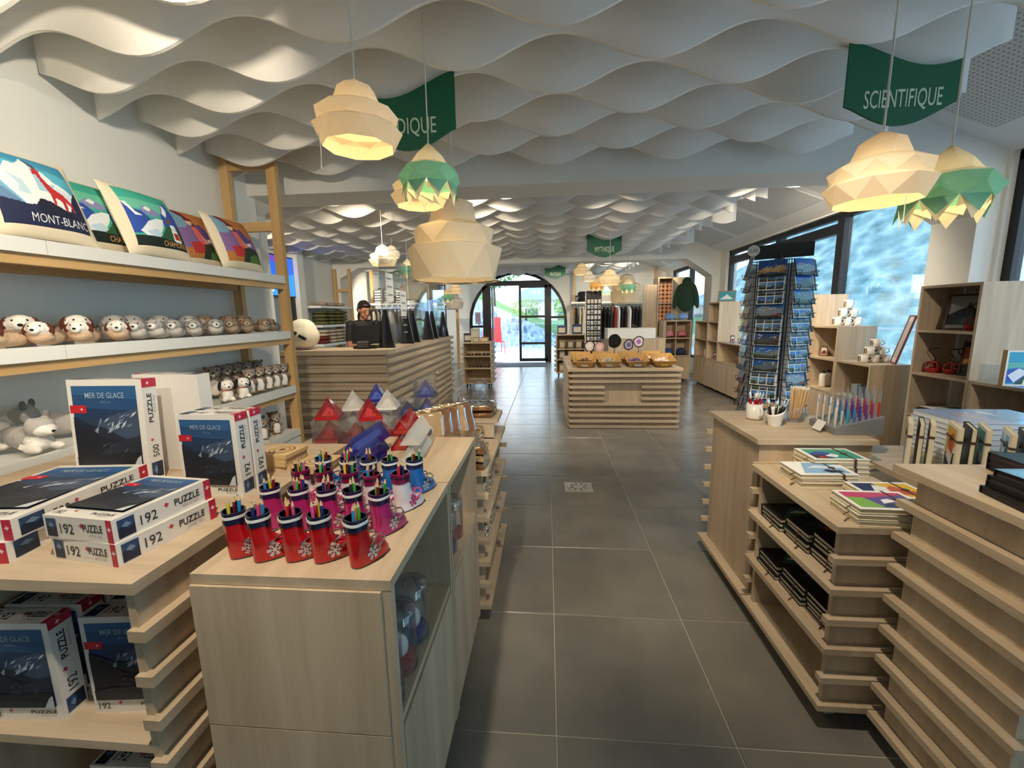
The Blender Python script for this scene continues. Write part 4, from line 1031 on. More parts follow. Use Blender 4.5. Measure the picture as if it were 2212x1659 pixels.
def puzzle_meshes(w, h, d, num):
    k = (w, h, d, num)
    if k in _PZ: return _PZ[k]
    body = MB().box(0, w, 0, d, 0, h).mesh('box_body', BOXW)
    c = MB(); X, Z = (1,0,0), (0,0,1)
    art(c, (w*.06, -.0004, h*.15), X, Z, w*.86, h*.79, glacier())
    put_text(c, 'MER DE GLACE', (w*.5, -.0012, h*.825), X, Z, h*.075, '9fb2c4', .8, .004, True, width=w*.52)
    put_text(c, '1913 m', (w*.5, -.0012, h*.775), X, Z, h*.035, '7d93aa', 1, 0, True)
    art(c, (w*.02, -.0012, h*.68), X, Z, w*.22, h*.075, [('c01d2e', RECT)]); jig(c, (w*.18, -.0018, h*.717), X, Z, h*.012, 'f0dede')
    put_text(c, num, (w*.06, -.0008, h*.045), X, Z, h*.085, '2a2c30', .95, .002); jig(c, (w*.06+h*.2, -.0008, h*.105), X, Z, h*.016)
    put_text(c, 'PUZZLE', (w*.58, -.0008, h*.07), X, Z, h*.05, '23262c', 1.0, .012, width=w*.33); put_text(c, 'AFFICHE VILLE', (w*.7, -.0008, h*.04), X, Z, h*.022, '8a8a8a', 1)
    cover = c.mesh('cover_print', INK)
    def side(o, ux, uy, L, H):
        """edge print: reading along ux"""
        s = MB(); o = Vector(o); a = Vector(ux); b = Vector(uy)
        art(s, o+a*(L*.04)+b*(H*.08), ux, uy, L*.15, H*.8, [('27466e', RECT), ('16243c', [(0,0),(1,0),(1,.6),(.6,.4),(.3,.7),(0,.5)]), ('6d87a4', [(.2,.62),(.5,.82),(.8,.62),(.5,.5)])])
        put_text(s, num, o+a*(L*.24)+b*(H*.26), ux, uy, H*.62, '2a2c30', .9, .002); jig(s, o+a*(L*.24+H*1.15)+b*(H*.66), ux, uy, H*.1)
        put_text(s, 'PUZZLE', o+a*(L*.58)+b*(H*.42), ux, uy, H*.46, '23262c', 1, .014, width=L*.28); put_text(s, 'AFFICHE  VILLE', o+a*(L*.66)+b*(H*.2), ux, uy, H*.17, '9a9a9a', 1, width=L*.18)
        art(s, o+a*(L*.92), ux, uy, L*.08, H, [('bf2340', RECT)]); jig(s, o+a*(L*.96)+b*(H*.6), ux, uy, H*.1, 'f0dede')
        return s.mesh('edge_print', INK)
    edge = [side((w+.0004, d, 0), (0,0,1), (0,-1,0), h, d), side((0, d, -.0004), (1,0,0), (0,-1,0), w, d), side((0, 0, h+.0004), (1,0,0), (0,1,0), w, d)]
    _PZ[k] = (body, cover, edge); return _PZ[k]
def puzzle(w, h, d, num, loc, rot, label, group):
    b, c, e = puzzle_meshes(w, h, d, num)
    t = thing('puzzle_box', label, 'puzzle', loc, 0, group, rot=rot)
    link('box_body', b, t); link('cover_print', c, t); [link('edge_print', q, t) for q in e]
    return t
G1 = 'jigsaw puzzle boxes'
# lying flat: cover up, the numbered long edge towards the aisle. Box frame: x=width, y=thickness (cover at y=0), z=height
def flat(w, h, d, num, near_right, rz, z, label):
    # cover (-Y) turned up; width axis runs towards the wall so that the right edge (x=w) faces the aisle
    M = Matrix.Rotation(rz, 4, 'Z') @ Matrix(((1,0,0,0),(0,0,1,0),(0,-1,0,0),(0,0,0,1)))
    off = M @ Vector((w, d, 0)); p = Vector((near_right[0], near_right[1], z))-Vector((off.x, off.y, off.z))
    return puzzle(w, h, d, num, p, M.to_euler(), label, G1)
flat(.192, .242, .054, '192', (-.944, .779), R(-8), .9, 'flat 192 piece puzzle box, bottom of the stack by the boots')
flat(.192, .242, .054, '192', (-.948, .782), R(-6), .9545, 'flat 192 piece puzzle box, on top of the stack by the boots')
flat(.265, .36, .05, '500', (-1.215, .78), R(9), .9, 'flat 500 piece puzzle box, bottom of the stack at the left edge')
flat(.265, .36, .05, '500', (-1.205, .79), R(5), .9505, 'flat 500 piece puzzle box, on top of the stack at the left edge')
puzzle(.265, .35, .052, '500', (-1.59, 1.235, .9), (R(-3), 0, R(1)), 'large standing 500 piece puzzle box with its cover showing', G1)
puzzle(.265, .35, .052, '500', (-1.215, 1.41, .9), (R(0), 0, R(176)), 'large standing puzzle box turned backwards behind the tall one', G1)
puzzle(.192, .257, .052, '192', (-1.12, 1.151, .9), (0, 0, R(-1)), 'standing 192 piece puzzle box, front one of two by the boots', G1)
puzzle(.192, .257, .052, '192', (-1.118, 1.206, .9), (0, 0, R(1)), 'standing 192 piece puzzle box, rear one of two by the boots', G1)
for i, (x, y, z, rz) in enumerate(((-1.345, .765, .495, 4), (-1.335, .83, .495, 4), (-1.10, .80, .495, 6), (-1.095, .862, .495, 6), (-1.33, .895, .495, 3))):
    puzzle(.192, .257, .052, '192', (x, y, z), (0, 0, R(rz)), '192 piece puzzle box standing on the open shelf, %s' % ('front left one', 'one behind the front left', 'front right one', 'one behind the front right', 'rearmost left one')[i], G1)
for i, x in enumerate((-1.13, -.99)):
    puzzle(.192 if i == 0 else .1, .257, .052, '192', (x-.02, .80+.06*i, .08), (0, 0, R(2)), 'puzzle box on the lowest shelf, %s' % ('left one', 'right narrow one')[i], G1)
# laser-cut wooden puzzle boxes behind
LASER = pmat('laser_ply', 'd8b98a', .6, var=.1, vscale=30)
for i, (x, y, n) in enumerate(((-.985, 1.43, 4), (-.83, 1.40, 2))):
    for k in range(n):
        t = thing('wooden_box', 'flat engraved plywood box, %s from the bottom of the %s stack behind the puzzles' % (ORD[k], ('left', 'right')[i]), 'box', (x+rnd.uniform(-.004, .004), y, .9+.0145*k), R(rnd.uniform(-8, 8)), 'engraved plywood boxes')
        MB().box(-.062, .062, -.062, .062, 0, .014).build('box_body', LASER, t)
        if k == n-1:
            m = MB()
            for rr, c in ((.045, '6a4a26'), (.041, 'd8b98a'), (.03, '6a4a26'), (.026, 'd8b98a'), (.012, '6a4a26')): art(m, (-.062, -.062, .0142+.0003*(5-rr*100)*.2), (1,0,0), (0,1,0), .124, .124, [(c, disc(.5, .5, rr/.124))])
            m.build('engraving', INK, t)
# ------------------------------------------------------------------ printed cushions
def inside(p, poly):
    x, y = p; c = False; n = len(poly); j = n-1
    for i in range(n):
        xi, yi = poly[i]; xj, yj = poly[j]
        if (yi > y) != (yj > y) and x < (xj-xi)*(y-yi)/(yj-yi)+xi: c = not c
        j = i
    return c
def scol(shapes, u, v, default):
    for c, poly in reversed(shapes):
        if inside((u, v), poly): return c
    return default
LINEN = pmat('linen_cream', 'e6d9bd', .9, bump=.3, bscale=250); PRINTCLOTH = printmat('printed_cloth', .85)
def cushion_mesh(shapes, title, tpos, tsize, tcol, W=.40, T=.065, N=110):
    def S(u, v, side):
        a, b = 2*u-1, 2*v-1
        t = T*(1-abs(a)**3.2)**.75*(1-abs(b)**3.2)**.75
        pin = .035*(abs(a)**3)*(1-b*b)  # slightly drawn in between the corners
        x = (u-.5)*W*(1-.05*(1-abs(b)**2)*abs(a)**2); z = v*W*(1) + 0
        z = W*.5 + (v-.5)*W*(1-.05*(1-abs(a)**2)*abs(b)**2)
        wr = .0022*math.sin(9*u+4*v)*math.sin(7*v+2)*min(1, t/T*2)
        return Vector((x, side*(t+wr), z))
    mb = MB(); mb.grid(lambda u, v: S(u, v, -1), N, N)
    for j in range(N):
        for i in range(N):
            c = ((i+.5)/N, (j+.5)/N); m = .11; col = 'e6d9bd'
            if m < c[0] < 1-m and m < c[1] < 1-.07: col = scol(shapes, (c[0]-m)/(1-2*m), (c[1]-m)/(1-m-.07), 'e6d9bd')
            mb.c[j*N+i] = col
    front = mb.mesh('printed_front', PRINTCLOTH)
    b = MB(); b.grid(lambda u, v: S(u, v, 1), 16, 16); back = b.mesh('cushion_back', LINEN)
    tm = None
    if title:
        m = MB(); vs, fs, w = text_mb(title, 1, .8, .0); k = tsize[0]/w; k2 = tsize[1]
        P = []
        for v in vs:
            u = tpos[0]+v[0]*k/W; vv = tpos[1]+v[1]*k2/W
            q = S(min(.98, u), vv, -1); P.append((q.x, q.y-.003, q.z))
        m.add(P, fs, 0, tcol); tm = m.mesh('lettering', INK)
    return front, back, tm
MBL = [('4aa3c0', RECT), ('3b8fb4', [(0,.9),(1,.8),(1,1),(0,1)]), ('58b0c8', [(0,.7),(1,.62),(1,.78),(0,.86)]), ('6fa6c4', [(0,.3),(.1,.6),(.2,.5),(.3,.2)]), ('dfe6e6', [(.05,.66),(.18,.72),(.26,.83),(.36,.82),(.46,.93),(.52,.82),(.62,.78),(.72,.66),(.86,.6),(.96,.52),(.95,.25),(.3,.22),(.15,.45)]),
       ('9fc0d6', [(.5,.85),(.6,.72),(.56,.6),(.72,.62),(.66,.5),(.5,.5)]), ('b5cfdf', [(.2,.66),(.28,.52),(.24,.42),(.38,.4),(.34,.6)]), ('c9d9e2', [(.72,.6),(.9,.5),(.84,.4),(.7,.45)]), ('5f7fa6', [(0,.5),(.1,.45),(.22,.3),(.3,.2),(0,.2)]),
       ('1c2346', [(0,.34),(.12,.3),(.3,.26),(.45,.30),(.62,.24),(.8,.28),(.9,.5),(1,.6),(1,0),(0,0)]), ('141931', [(.38,.28),(.46,.38),(.58,.36),(.8,.24),(.86,.16),(.4,.14)]),
       ('b3262b', [(.52,.80),(.56,.82),(.6,.78),(.59,.70),(.66,.58),(.78,.50),(.86,.40),(.87,.28),(.84,.28),(.83,.36),(.78,.4),(.77,.26),(.74,.26),(.73,.40),(.66,.44),(.64,.32),(.61,.32),(.62,.46),(.57,.6),(.54,.72),(.5,.72)]), ('4a1418', [(.54,.82),(.5,.88),(.45,.9),(.5,.91),(.56,.86),(.58,.82)])]
CHX = [('3fae9a', RECT), ('6cc3a6', [(0,.62),(1,.62),(1,.78),(0,.8)]), ('2f50a8', [(0,.72),(.14,.6),(.26,.58),(.4,.42),(.5,.3),(.3,.2),(0,.2)]), ('eef2f4', [(.0,.72),(.06,.72),(.14,.56),(.24,.5),(.12,.5)]), ('8d8fc0', [(.22,.62),(.36,.70),(.5,.66),(.62,.6),(.5,.52),(.3,.54)]), ('f0f2f2', [(.3,.64),(.38,.69),(.46,.66),(.4,.6)]),
       ('3253b0', [(.6,.55),(.74,.80),(.82,.86),(1,.6),(1,.3),(.6,.3)]), ('f4f6f6', [(.66,.62),(.76,.82),(.8,.7),(.72,.56)]), ('e9f0f4', [(.1,.24),(.3,.42),(.5,.5),(.62,.5),(.56,.36),(.4,.16),(.2,.14)]), ('c4dcea', [(.2,.24),(.4,.3),(.5,.2),(.3,.14)]),
       ('2c5a3a', [(.4,.14),(.7,.44),(.84,.12)]), ('20402e', [(.84,.0),(.9,.4),(1,.5),(1,0)]), ('f3f3f0', [(.70,.10),(.74,.44),(.84,.44),(.90,.08)]), ('c02a2c', [(.75,.18),(.75,.30),(.86,.30),(.87,.17)]), ('d7e3ea', [(.76,.32),(.77,.4),(.83,.4),(.85,.32)]), ('7a4a30', [(.66,.5),(.74,.56),(.8,.48),(.7,.46)]), ('152420', [(0,.16),(.4,.16),(1,.12),(1,0),(0,0)])]
SKI = [('c07a3c', RECT), ('8b6aa0', [(0,.8),(.5,.7),(1,.5),(1,.2),(0,.2)]), ('5d4a86', [(.4,.66),(.6,.74),(.75,.55),(.9,.5),(.6,.35),(.4,.4)]), ('7fa6bc', [(0,1),(.16,1),(.3,.72),(.2,.6),(0,.6)]), ('6d2238', [(.06,1),(.2,1),(.4,.8),(.5,.62),(.42,.62),(.3,.78)]), ('e9c69a', disc(.34, .74, .07, .07)), ('7a1f2e', [(.26,.82),(.42,.82),(.44,.76),(.26,.76)]), ('dd6b62', [(.34,.64),(.46,.66),(.6,.4),(.54,.26),(.4,.3)]),
       ('e7a08c', [(.5,.5),(.62,.4),(.66,.24),(.58,.3)]), ('c23335', [(.16,.3),(.4,.34),(.55,.26),(.5,.1),(.2,.1)]), ('2c3a2a', [(.5,.3),(.7,.34),(1,.3),(1,0),(.4,0)]), ('527a3c', [(.6,.12),(.8,.2),(1,.16),(1,0),(.6,0)]), ('e6e2dc', [(.64,.42),(.8,.46),(.78,.36),(.66,.36)])]
CM = [cushion_mesh(MBL, 'MONT-BLANC', (.33, .15), (.215, .052), 'd8dcdc'), cushion_mesh(CHX, 'CHAMONIX', (.47, .135), (.16, .042), 'd7a860'), cushion_mesh(SKI, None, None, None, None)]
def cushion(kind, x, y, lean, rz, label):
    f, b, tm = CM[kind]
    t = thing('cushion', label, 'cushion', (x, y, 1.782), 0, 'printed cushions on the top shelf', rot=(lean, 0, rz))
    link('printed_front', f, t); link('cushion_back', b, t)
    if tm: link('lettering', tm, t)
LB = -R(20)
cushion(0, -2.15, 1.36, LB, R(86), 'cushion cut off by the left edge, beside the MONT-BLANC one')
cushion(0, -2.15, 1.74, LB, R(87), 'blue cushion with a red chamois reading MONT-BLANC')
cushion(1, -2.29, 2.12, LB, R(90), 'green and blue cushion half hidden behind the CHAMONIX one')
cushion(1, -2.15, 2.29, LB, R(90), 'cushion with a red cable car reading CHAMONIX')
cushion(2, -2.29, 2.75, LB, R(90), 'purple and red cushion half hidden, second from the shelf post')
cushion(2, -2.15, 2.94, LB, R(88), 'purple and orange cushion with a skier, nearest the shelf post')
# ------------------------------------------------------------------ plush animals
def blob(name, ells, voxel, mat=None):
    """one continuous soft body grown from overlapping ellipsoids (centre, radii, colour, rotation)"""
    mb = MB()
    for e in ells: mb.ell(e[0], e[1], 14, 10, e[3] if len(e) > 3 else None)
    me = mb.mesh(name+'_raw', FUR); o = bpy.data.objects.new(name+'_raw', me); COL.objects.link(o)
    md = o.modifiers.new('r', 'REMESH'); md.mode = 'VOXEL'; md.voxel_size = voxel
    sm = o.modifiers.new('s', 'SMOOTH'); sm.iterations = 3; sm.factor = .5
    bpy.context.view_layer.update()
    out = bpy.data.meshes.new_from_object(o.evaluated_get(bpy.context.evaluated_depsgraph_get())); out.name = name
    bpy.data.objects.remove(o); bpy.data.meshes.remove(me)
    out.materials.clear(); out.materials.append(mat or FUR)
    inv = [(Vector(e[0]), (Euler(e[3]).to_matrix().inverted() if len(e) > 3 and e[3] else Matrix.Identity(3)), e[1], lin(e[2])) for e in ells]
    vc = []
    for v in out.vertices:
        best = None
        for c, M, r, col in inv:
            q = M @ (v.co-c); d = (q.x/r[0])**2+(q.y/r[1])**2+(q.z/r[2])**2
            if best is None or d < best[0]: best = (d, col)
        vc.append(best[1])
    at = out.color_attributes.new('ink', 'FLOAT_COLOR', 'CORNER'); buf = []
    for l in out.loops: buf += [*vc[l.vertex_index], 1]
    at.data.foreach_set('color', buf)
    for p in out.polygons: p.use_smooth = True
    return out
EYE = MB().ell((0,0,0), (.0045,.0045,.0045), 8, 6).mesh('eye', pmat('bead_black', '0c0a0a', .15))
NOSE = MB().ell((0,0,0), (.007,.0085,.006), 8, 6).mesh('nose', pmat('nose_black', '181214', .3))
def plush_src(name, ells, voxel, eyes, nose, s=1.0): return dict(name=name, me=blob(name, ells, voxel), eyes=eyes, nose=nose)
# slippers: a long soft shoe along +X with an animal head on the toe
def slipper(base, base2, head, ear, muzzle):
    return [((-.02,0,.034),(.115,.05,.034),base), ((-.095,0,.038),(.05,.048,.038),base2), ((.05,0,.042),(.06,.05,.036),base), ((-.06,.0,.07),(.05,.036,.012),base2),
            ((.075,0,.085),(.042,.04,.036),head), ((.112,0,.075),(.024,.023,.019),muzzle), ((.07,.045,.085),(.014,.012,.03),ear,(.35,0,0)), ((.07,-.045,.085),(.014,.012,.03),ear,(-.35,0,0))]
PS = {'bernard': plush_src('slipper_bernard', slipper('c9ab8e','8d7460','efe9e1','5a2a1c','f4f0ea'), .0055, ((.105,.02,.098),(.105,-.02,.098)), (.135,0,.08)),
      'husky': plush_src('slipper_husky', slipper('c4bdb4','8f8d8c','a9a6a4','6f6f72','f2efea'), .0055, ((.105,.02,.098),(.105,-.02,.098)), (.135,0,.08)),
      'marmot': plush_src('slipper_marmot', slipper('ab957d','7f6c5a','96816c','6b5848','c8b59d'), .0055, ((.105,.02,.098),(.105,-.02,.098)), (.135,0,.08))}
DOG = [((0,0,.055),(.05,.045,.055),'b9a48f'), ((.03,0,.05),(.035,.036,.048),'f1ece4'), ((.045,.028,.016),(.032,.016,.016),'f1ece4'), ((.045,-.028,.016),(.032,.016,.016),'f1ece4'), ((-.03,.03,.02),(.035,.02,.022),'c9b8a6'), ((-.03,-.03,.02),(.035,.02,.022),'c9b8a6'),
       ((.03,0,.125),(.042,.042,.038),'f4efe8'), ((.066,0,.112),(.024,.024,.019),'f8f4ee'), ((.02,.04,.13),(.026,.014,.026),'2a1c1a'), ((.02,-.04,.13),(.026,.014,.026),'2a1c1a'), ((.022,.05,.11),(.014,.009,.03),'2a1c1a'), ((.022,-.05,.11),(.014,.009,.03),'2a1c1a'), ((.03,0,.088),(.036,.038,.008),'c9695a'), ((-.065,0,.1),(.014,.014,.045),'cbb9a5',(0,-.5,0))]
PS['dog'] = plush_src('sitting_dog', DOG, .005, ((.062,.018,.135),(.062,-.018,.135)), (.09,0,.116))
MAR = [((0,0,.075),(.042,.046,.075),'8d7f73'), ((.026,0,.065),(.026,.034,.055),'efe8dd'), ((.012,.028,.014),(.036,.018,.014),'8a6f58'), ((.012,-.028,.014),(.036,.018,.014),'8a6f58'), ((.008,0,.17),(.042,.045,.038),'94877c'), ((.042,0,.16),(.026,.03,.02),'b5a695'), ((-.004,.042,.195),(.012,.012,.014),'6f6258'), ((-.004,-.042,.195),(.012,.012,.014),'6f6258'), ((.03,.042,.1),(.032,.012,.013),'84766a',(0,.2,-.3)), ((.03,-.042,.1),(.032,.012,.013),'84766a',(0,.2,.3)), ((.068,0,.146),(.008,.006,.011),'f7f2e8'), ((-.05,0,.03),(.045,.016,.016),'6b5d52')]
PS['marm'] = plush_src('standing_marmot', MAR, .005, ((.042,.022,.183),(.042,-.022,.183)), (.07,0,.168))
HUS = [((0,0,.06),(.15,.06,.06),'b5b2ae'), ((-.1,0,.06),(.07,.06,.055),'8f8d8b'), ((.13,.045,.022),(.07,.024,.022),'f2eee8'), ((.13,-.045,.022),(.07,.024,.022),'f2eee8'), ((.10,0,.05),(.06,.055,.05),'f0ece6'), ((-.12,.05,.022),(.06,.026,.022),'d9d4cc'), ((-.12,-.05,.022),(.06,.026,.022),'d9d4cc'),
       ((.13,0,.125),(.06,.058,.05),'b9b6b3'), ((.165,0,.112),(.045,.045,.032),'f5f2ec'), ((.205,0,.108),(.026,.022,.019),'faf7f2'), ((.11,.04,.18),(.014,.017,.028),'7d7b7b'), ((.11,-.04,.18),(.014,.017,.028),'7d7b7b'), ((-.19,0,.1),(.03,.03,.055),'c9c6c2',(0,-.6,0))]
PS['hus'] = plush_src('lying_husky', HUS, .007, ((.172,.028,.14),(.172,-.028,.14)), (.232,0,.113))
def plush(kind, loc, rz, label, group, s=1.0, small=False):
    src = PS[kind]; t = thing('plush_'+{'bernard':'dog_slipper','husky':'husky_slipper','marmot':'marmot_slipper','dog':'dog','marm':'marmot','hus':'husky'}[kind], label, 'plush toy', loc, rz, group); t.scale = (s,)*3
    link('body', src['me'], t)
    for e in src['eyes']: link('eye', EYE, t, e)
    link('nose', NOSE, t, src['nose'])
    return t
GS = 'plush animal slippers on the middle shelf'
fr = [('bernard',1.56),('bernard',1.70),('bernard',1.86),('bernard',2.02),('husky',2.13),('husky',2.25),('husky',2.38),('husky',2.52),('husky',2.66),('marmot',2.82),('marmot',2.97),('marmot',3.12),('marmot',3.25)]
for i, (k, y) in enumerate(fr):
    plush(k, (-2.215+rnd.uniform(-.015,.015), y, 1.341), R(-52+rnd.uniform(-22,18)), '%s plush slipper, front row of the middle shelf, %s from the left' % ({'bernard':'brown-eared dog','husky':'grey husky','marmot':'brown marmot'}[k], ORD[i]), GS, rnd.uniform(.84,.9))
bk = [('bernard',1.78),('bernard',1.98),('husky',2.18),('husky',2.33),('husky',2.50),('husky',2.68),('marmot',2.88),('marmot',3.06),('marmot',3.24)]
for i, (k, y) in enumerate(bk):
    plush(k, (-2.43, y, 1.341), R(-45+rnd.uniform(-25,25)), '%s plush slipper, rear row of the middle shelf, %s from the left' % ({'bernard':'brown-eared dog','husky':'grey husky','marmot':'brown marmot'}[k], ORD[i]), GS, 1.12)
GD = 'plush animals on the third shelf'
for i, y in enumerate((2.47, 2.66, 2.78)): plush('dog', (-2.2+.02*i, y, .892), R(-48+8*i), 'sitting white and black eared plush dog, %s from the puzzle boxes' % ORD[i], GD, .9)
for i, (x, y) in enumerate(((-2.2,2.92),(-2.19,3.01),(-2.19,3.10),(-2.18,3.19),(-2.17,3.27))): plush('marm', (x, y, .892), R(-45+rnd.uniform(-12,12)), 'standing grey plush marmot, %s from the left in the front row of the third shelf' % ORD[i], GD, .9)
for i, (x, y) in enumerate(((-2.4,2.82),(-2.4,2.93),(-2.4,3.04),(-2.4,3.15),(-2.39,3.26))): plush('marm', (x, y, .892), R(-45+rnd.uniform(-12,12)), 'standing grey plush marmot, %s from the left in the rear row of the third shelf' % ORD[i], GD, 1.06)
plush('hus', (-2.27, 1.60, .892), R(-12), 'lying grey and white plush husky at the left edge', GD, .85)
plush('hus', (-2.40, 1.83, .892), R(-150), 'lying plush husky turned away behind the tall puzzle box', GD, .9)
# price tag at the husky's neck
mt = thing('price_tag', 'cream ribbon tag at the neck of the lying husky', 'tag', (-2.19, 1.535, .915), R(20))
MB().obox((0,0,0), (.05,.003,.022), (0,.5,0)).build('ribbon', CREAM, mt)
for i, y in enumerate((3.0, 3.08, 3.16, 3.24)): plush('marm', (-2.2-.08*(i%2), y, .517), R(-45), 'plush marmot on the lowest shelf, %s from the left' % ORD[i], 'plush marmots on the lowest shelf', .8)
for i, y in enumerate((1.72, 1.84, 1.97)): 
    t = thing('plush_bear', 'dark red plush bear on the lowest shelf, %s from the left' % ORD[i], 'plush toy', (-2.25, y, .517), R(-40), 'dark red plush bears on the lowest shelf')
    if i == 0: BEAR = blob('bear', [((0,0,.08),(.06,.06,.08),'5a1a1e'),((.01,0,.2),(.055,.055,.05),'641e22'),((.05,0,.19),(.025,.03,.022),'8a4a40'),((0,.045,.245),(.02,.02,.02),'5a1a1e'),((0,-.045,.245),(.02,.02,.02),'5a1a1e'),((.05,.05,.03),(.045,.025,.025),'5a1a1e'),((.05,-.05,.03),(.045,.025,.025),'5a1a1e')], .008)
    link('body', BEAR, t)
    for sgn in (-1,1): link('eye', EYE, t, (.052, sgn*.02, .215))
    link('nose', NOSE, t, (.073, 0, .197))
# ------------------------------------------------------------------ snow pyramids, glitter prisms, wrapped cookies, clear bells (left tables)
TINT = {'red': glassmat('tint_red', (245, 150, 150), .12, .04, .2, (205, 30, 38)), 'white': glassmat('tint_white', (240, 238, 235), .1, .05, .4, (238, 232, 224)), 'blue': glassmat('tint_blue', (165, 180, 240), .12, .04, .2, (60, 80, 190))}
SOL = {'red': pmat('resin_red', 'c01e26', .25), 'white': pmat('resin_white', 'eee8df', .35), 'blue': pmat('resin_blue', '2b2f8e', .25)}
def pyramid(c, loc, s, rz, label, case=False):
    t = thing('souvenir_pyramid', label, 'souvenir', loc, rz, 'clear souvenir pyramids')
    h = s*.5
    MB().box(-h, h, -h, h, 0, s*.12).build('base_slab', SOL[c], t)
    MB().add([(-h,-h,s*.12),(h,-h,s*.12),(h,h,s*.12),(-h,h,s*.12),(0,0,s*.95)], [(0,1,4),(1,2,4),(2,3,4),(3,0,4)]).build('clear_pyramid', TINT[c], t)
    MB().add([(-h*.6,-h*.5,s*.13),(h*.5,-h*.5,s*.13),(h*.6,h*.4,s*.13),(-h*.4,h*.6,s*.13),(-h*.12,0,s*.5),(h*.2,h*.05,s*.4)], [(0,1,5,4),(1,2,5),(2,3,4,5),(3,0,4)]).build('inner_mountain', pmat('snow_paint', 'f1efec', .6), t)
    m = MB()
    for a, b in ((-.5,.16),(.1,.2),(.45,.14)): m.poly([(a*h*1.2, -h*.78, s*.26), (a*h*1.2+.008, -h*.78, s*.26), (a*h*1.2+.004, -h*.62, s*.4)], 0, '3a2c34')
    m.build('skier_print', INK, t)
    if case:
        k = h*1.16
        MB().box(-k, k, -k, k, -.001, s*1.0).build('clear_case', ACRYL, t)
    return t
s = .105
for i, (c, x, y, z, rz, cs) in enumerate((('red',-1.03,1.86,.866,10,1),('red',-.885,1.83,.866,-6,1),('red',-.77,1.85,.866,4,1),('red',-1.03,1.87,.972,14,0),('red',-.83,1.86,.972,30,0),
        ('white',-1.0,2.05,.866,5,1),('white',-.84,2.06,.866,-8,1),('white',-1.0,2.06,.972,20,0),('white',-.825,2.08,.972,8,0),('red',-.70,1.96,.866,0,0),
        ('blue',-.97,2.27,.866,5,1),('blue',-.80,2.30,.866,-5,1),('blue',-.965,2.28,.972,15,0),('blue',-.72,2.42,.866,3,1),('blue',-.72,2.42,.972,3,1))):
    pyramid(c, (x, y, z), s if i != 9 else .085, R(rz), '%s souvenir pyramid %s' % (c, ('in the lower front left clear case','in the lower front middle clear case','in the lower front right clear case','standing on the front left clear case','standing across the front clear cases','in the lower second row left case','in the lower second row right case','on top of the second row, left','on top of the second row, right','small one beside the red prism','in the lower back left case','in the lower back middle case','on top of the back row at the left','in the lower case at the back right','in the upper clear case at the back right')[i]), cs)
def prism_toy(c, p0, rz, label, z0):
    t = thing('glitter_prism', label, 'souvenir', (p0[0], p0[1], z0), rz, 'clear triangular souvenir prisms')
    L, w, h = .25, .038, .058
    MB().prism([(-w, 0), (w, 0), (0, h)], 0, L, 1).build('clear_prism', TINT[c], t)
    MB().prism([(-w*.92, .002), (w*.92, .002), (w*.7, .014), (-w*.7, .014)], .004, L-.004, 1).build('colour_base', SOL[c], t)
    MB().prism([(-w*.35, .016), (w*.35, .016), (0, h*.62)], .02, L-.02, 1).build('inner_ridge', pmat('snow_paint', 'f1efec', .6), t)
for c, (x, y), rz in (('blue', (-.66, 1.30), R(-3)), ('red', (-.585, 1.56), R(6)), ('white', (-.50, 1.42), R(4))):
    prism_toy(c, (x, y), rz, '%s clear triangular prism souvenir, lower of its pair' % c, .916)
    prism_toy(c, (x+.006, y+.004), rz+.04, '%s clear triangular prism souvenir, resting on its twin' % c, .979)
COOK = {'brown': pmat('gingerbread', '8a5a30', .7, var=.15, vscale=30), 'beige': pmat('biscuit', 'c7a678', .7, var=.12, vscale=30)}
WRAP = glassmat('cellophane', (250, 246, 238), .16, .08)
def cookie(kind, loc, rot, label, w=.21, d=.2, h=.03):
    t = thing('wrapped_cookie', label, 'cookie', loc, 0, 'cellophane wrapped cookies', rot=rot)
    MB().box(-w/2+.008, w/2-.008, -d/2+.008, d/2-.008, .002, h-.004).build('cookie', COOK[kind], t)
    q = MB().lathe([(.0, h-.003), (.034, h-.003), (.034, h-.001), (0, h-.001)], 18).build('label_ring', pmat('label_cream', 'e9dcc4', .6), t)
    MB().lathe([(.0, h-.0012), (.024, h-.0012), (.022, h+.001), (0, h+.002)], 16).build('label_picture', pmat('label_dark', '5d5048', .6), q)
    m = MB()
    def fn(u, v):
        a, b = 2*u-1, 2*v-1; k = (1-abs(a)**6)*(1-abs(b)**6)
        return (a*w/2*1.03, b*d/2*1.05, h*.5+h*.55*k**.4+.002*math.sin(17*u+9*v))
    m.grid(fn, 14, 14); m.grid(lambda u, v: (lambda p: (p[0], p[1], max(.0006, h-p[2]-.006)))(fn(u, v)), 14, 14)
    m.build('cellophane', WRAP, t)
    return t
for k in range(3): cookie('beige', (-.44, 2.0-.005*k, .757+.035*k), (0, 0, R(2-3*k)), 'flat beige wrapped cookie, %s from the bottom of the near stack' % ORD[k])
for k in range(3): cookie('brown', (-.435, 2.155+.006*k, .756+.031*k) if False else (-.41, 2.40, .867+.035*k) if k < 2 else (-.455, 2.19, .80), (0, 0, R(-3+4*k)) if k < 2 else (R(2), 0, R(4)), 'flat brown wrapped cookie, %s' % ('lower one behind the beige stack', 'upper one behind the beige stack', 'one lying across the step of the cart')[k])
for k in range(5): cookie('brown' if k in (1, 2, 4) else 'beige', (-.575-.012*k if False else -.60+.028*k, 1.98+.052*k, .87), (R(68-2*k), 0, R(28)), 'wrapped %s cookie leaning in the row behind the prisms, %s from the left' % ('brown' if k in (1, 2, 4) else 'beige', ORD[k]), .18, .2)
for k in range(3): cookie('beige' if k % 2 else 'brown', (-.34, 1.835, .757+.035*k), (0, R(2), R(4*k-4)), 'small wrapped cookie stack at the aisle corner, %s from the bottom' % ORD[k], .13, .13)
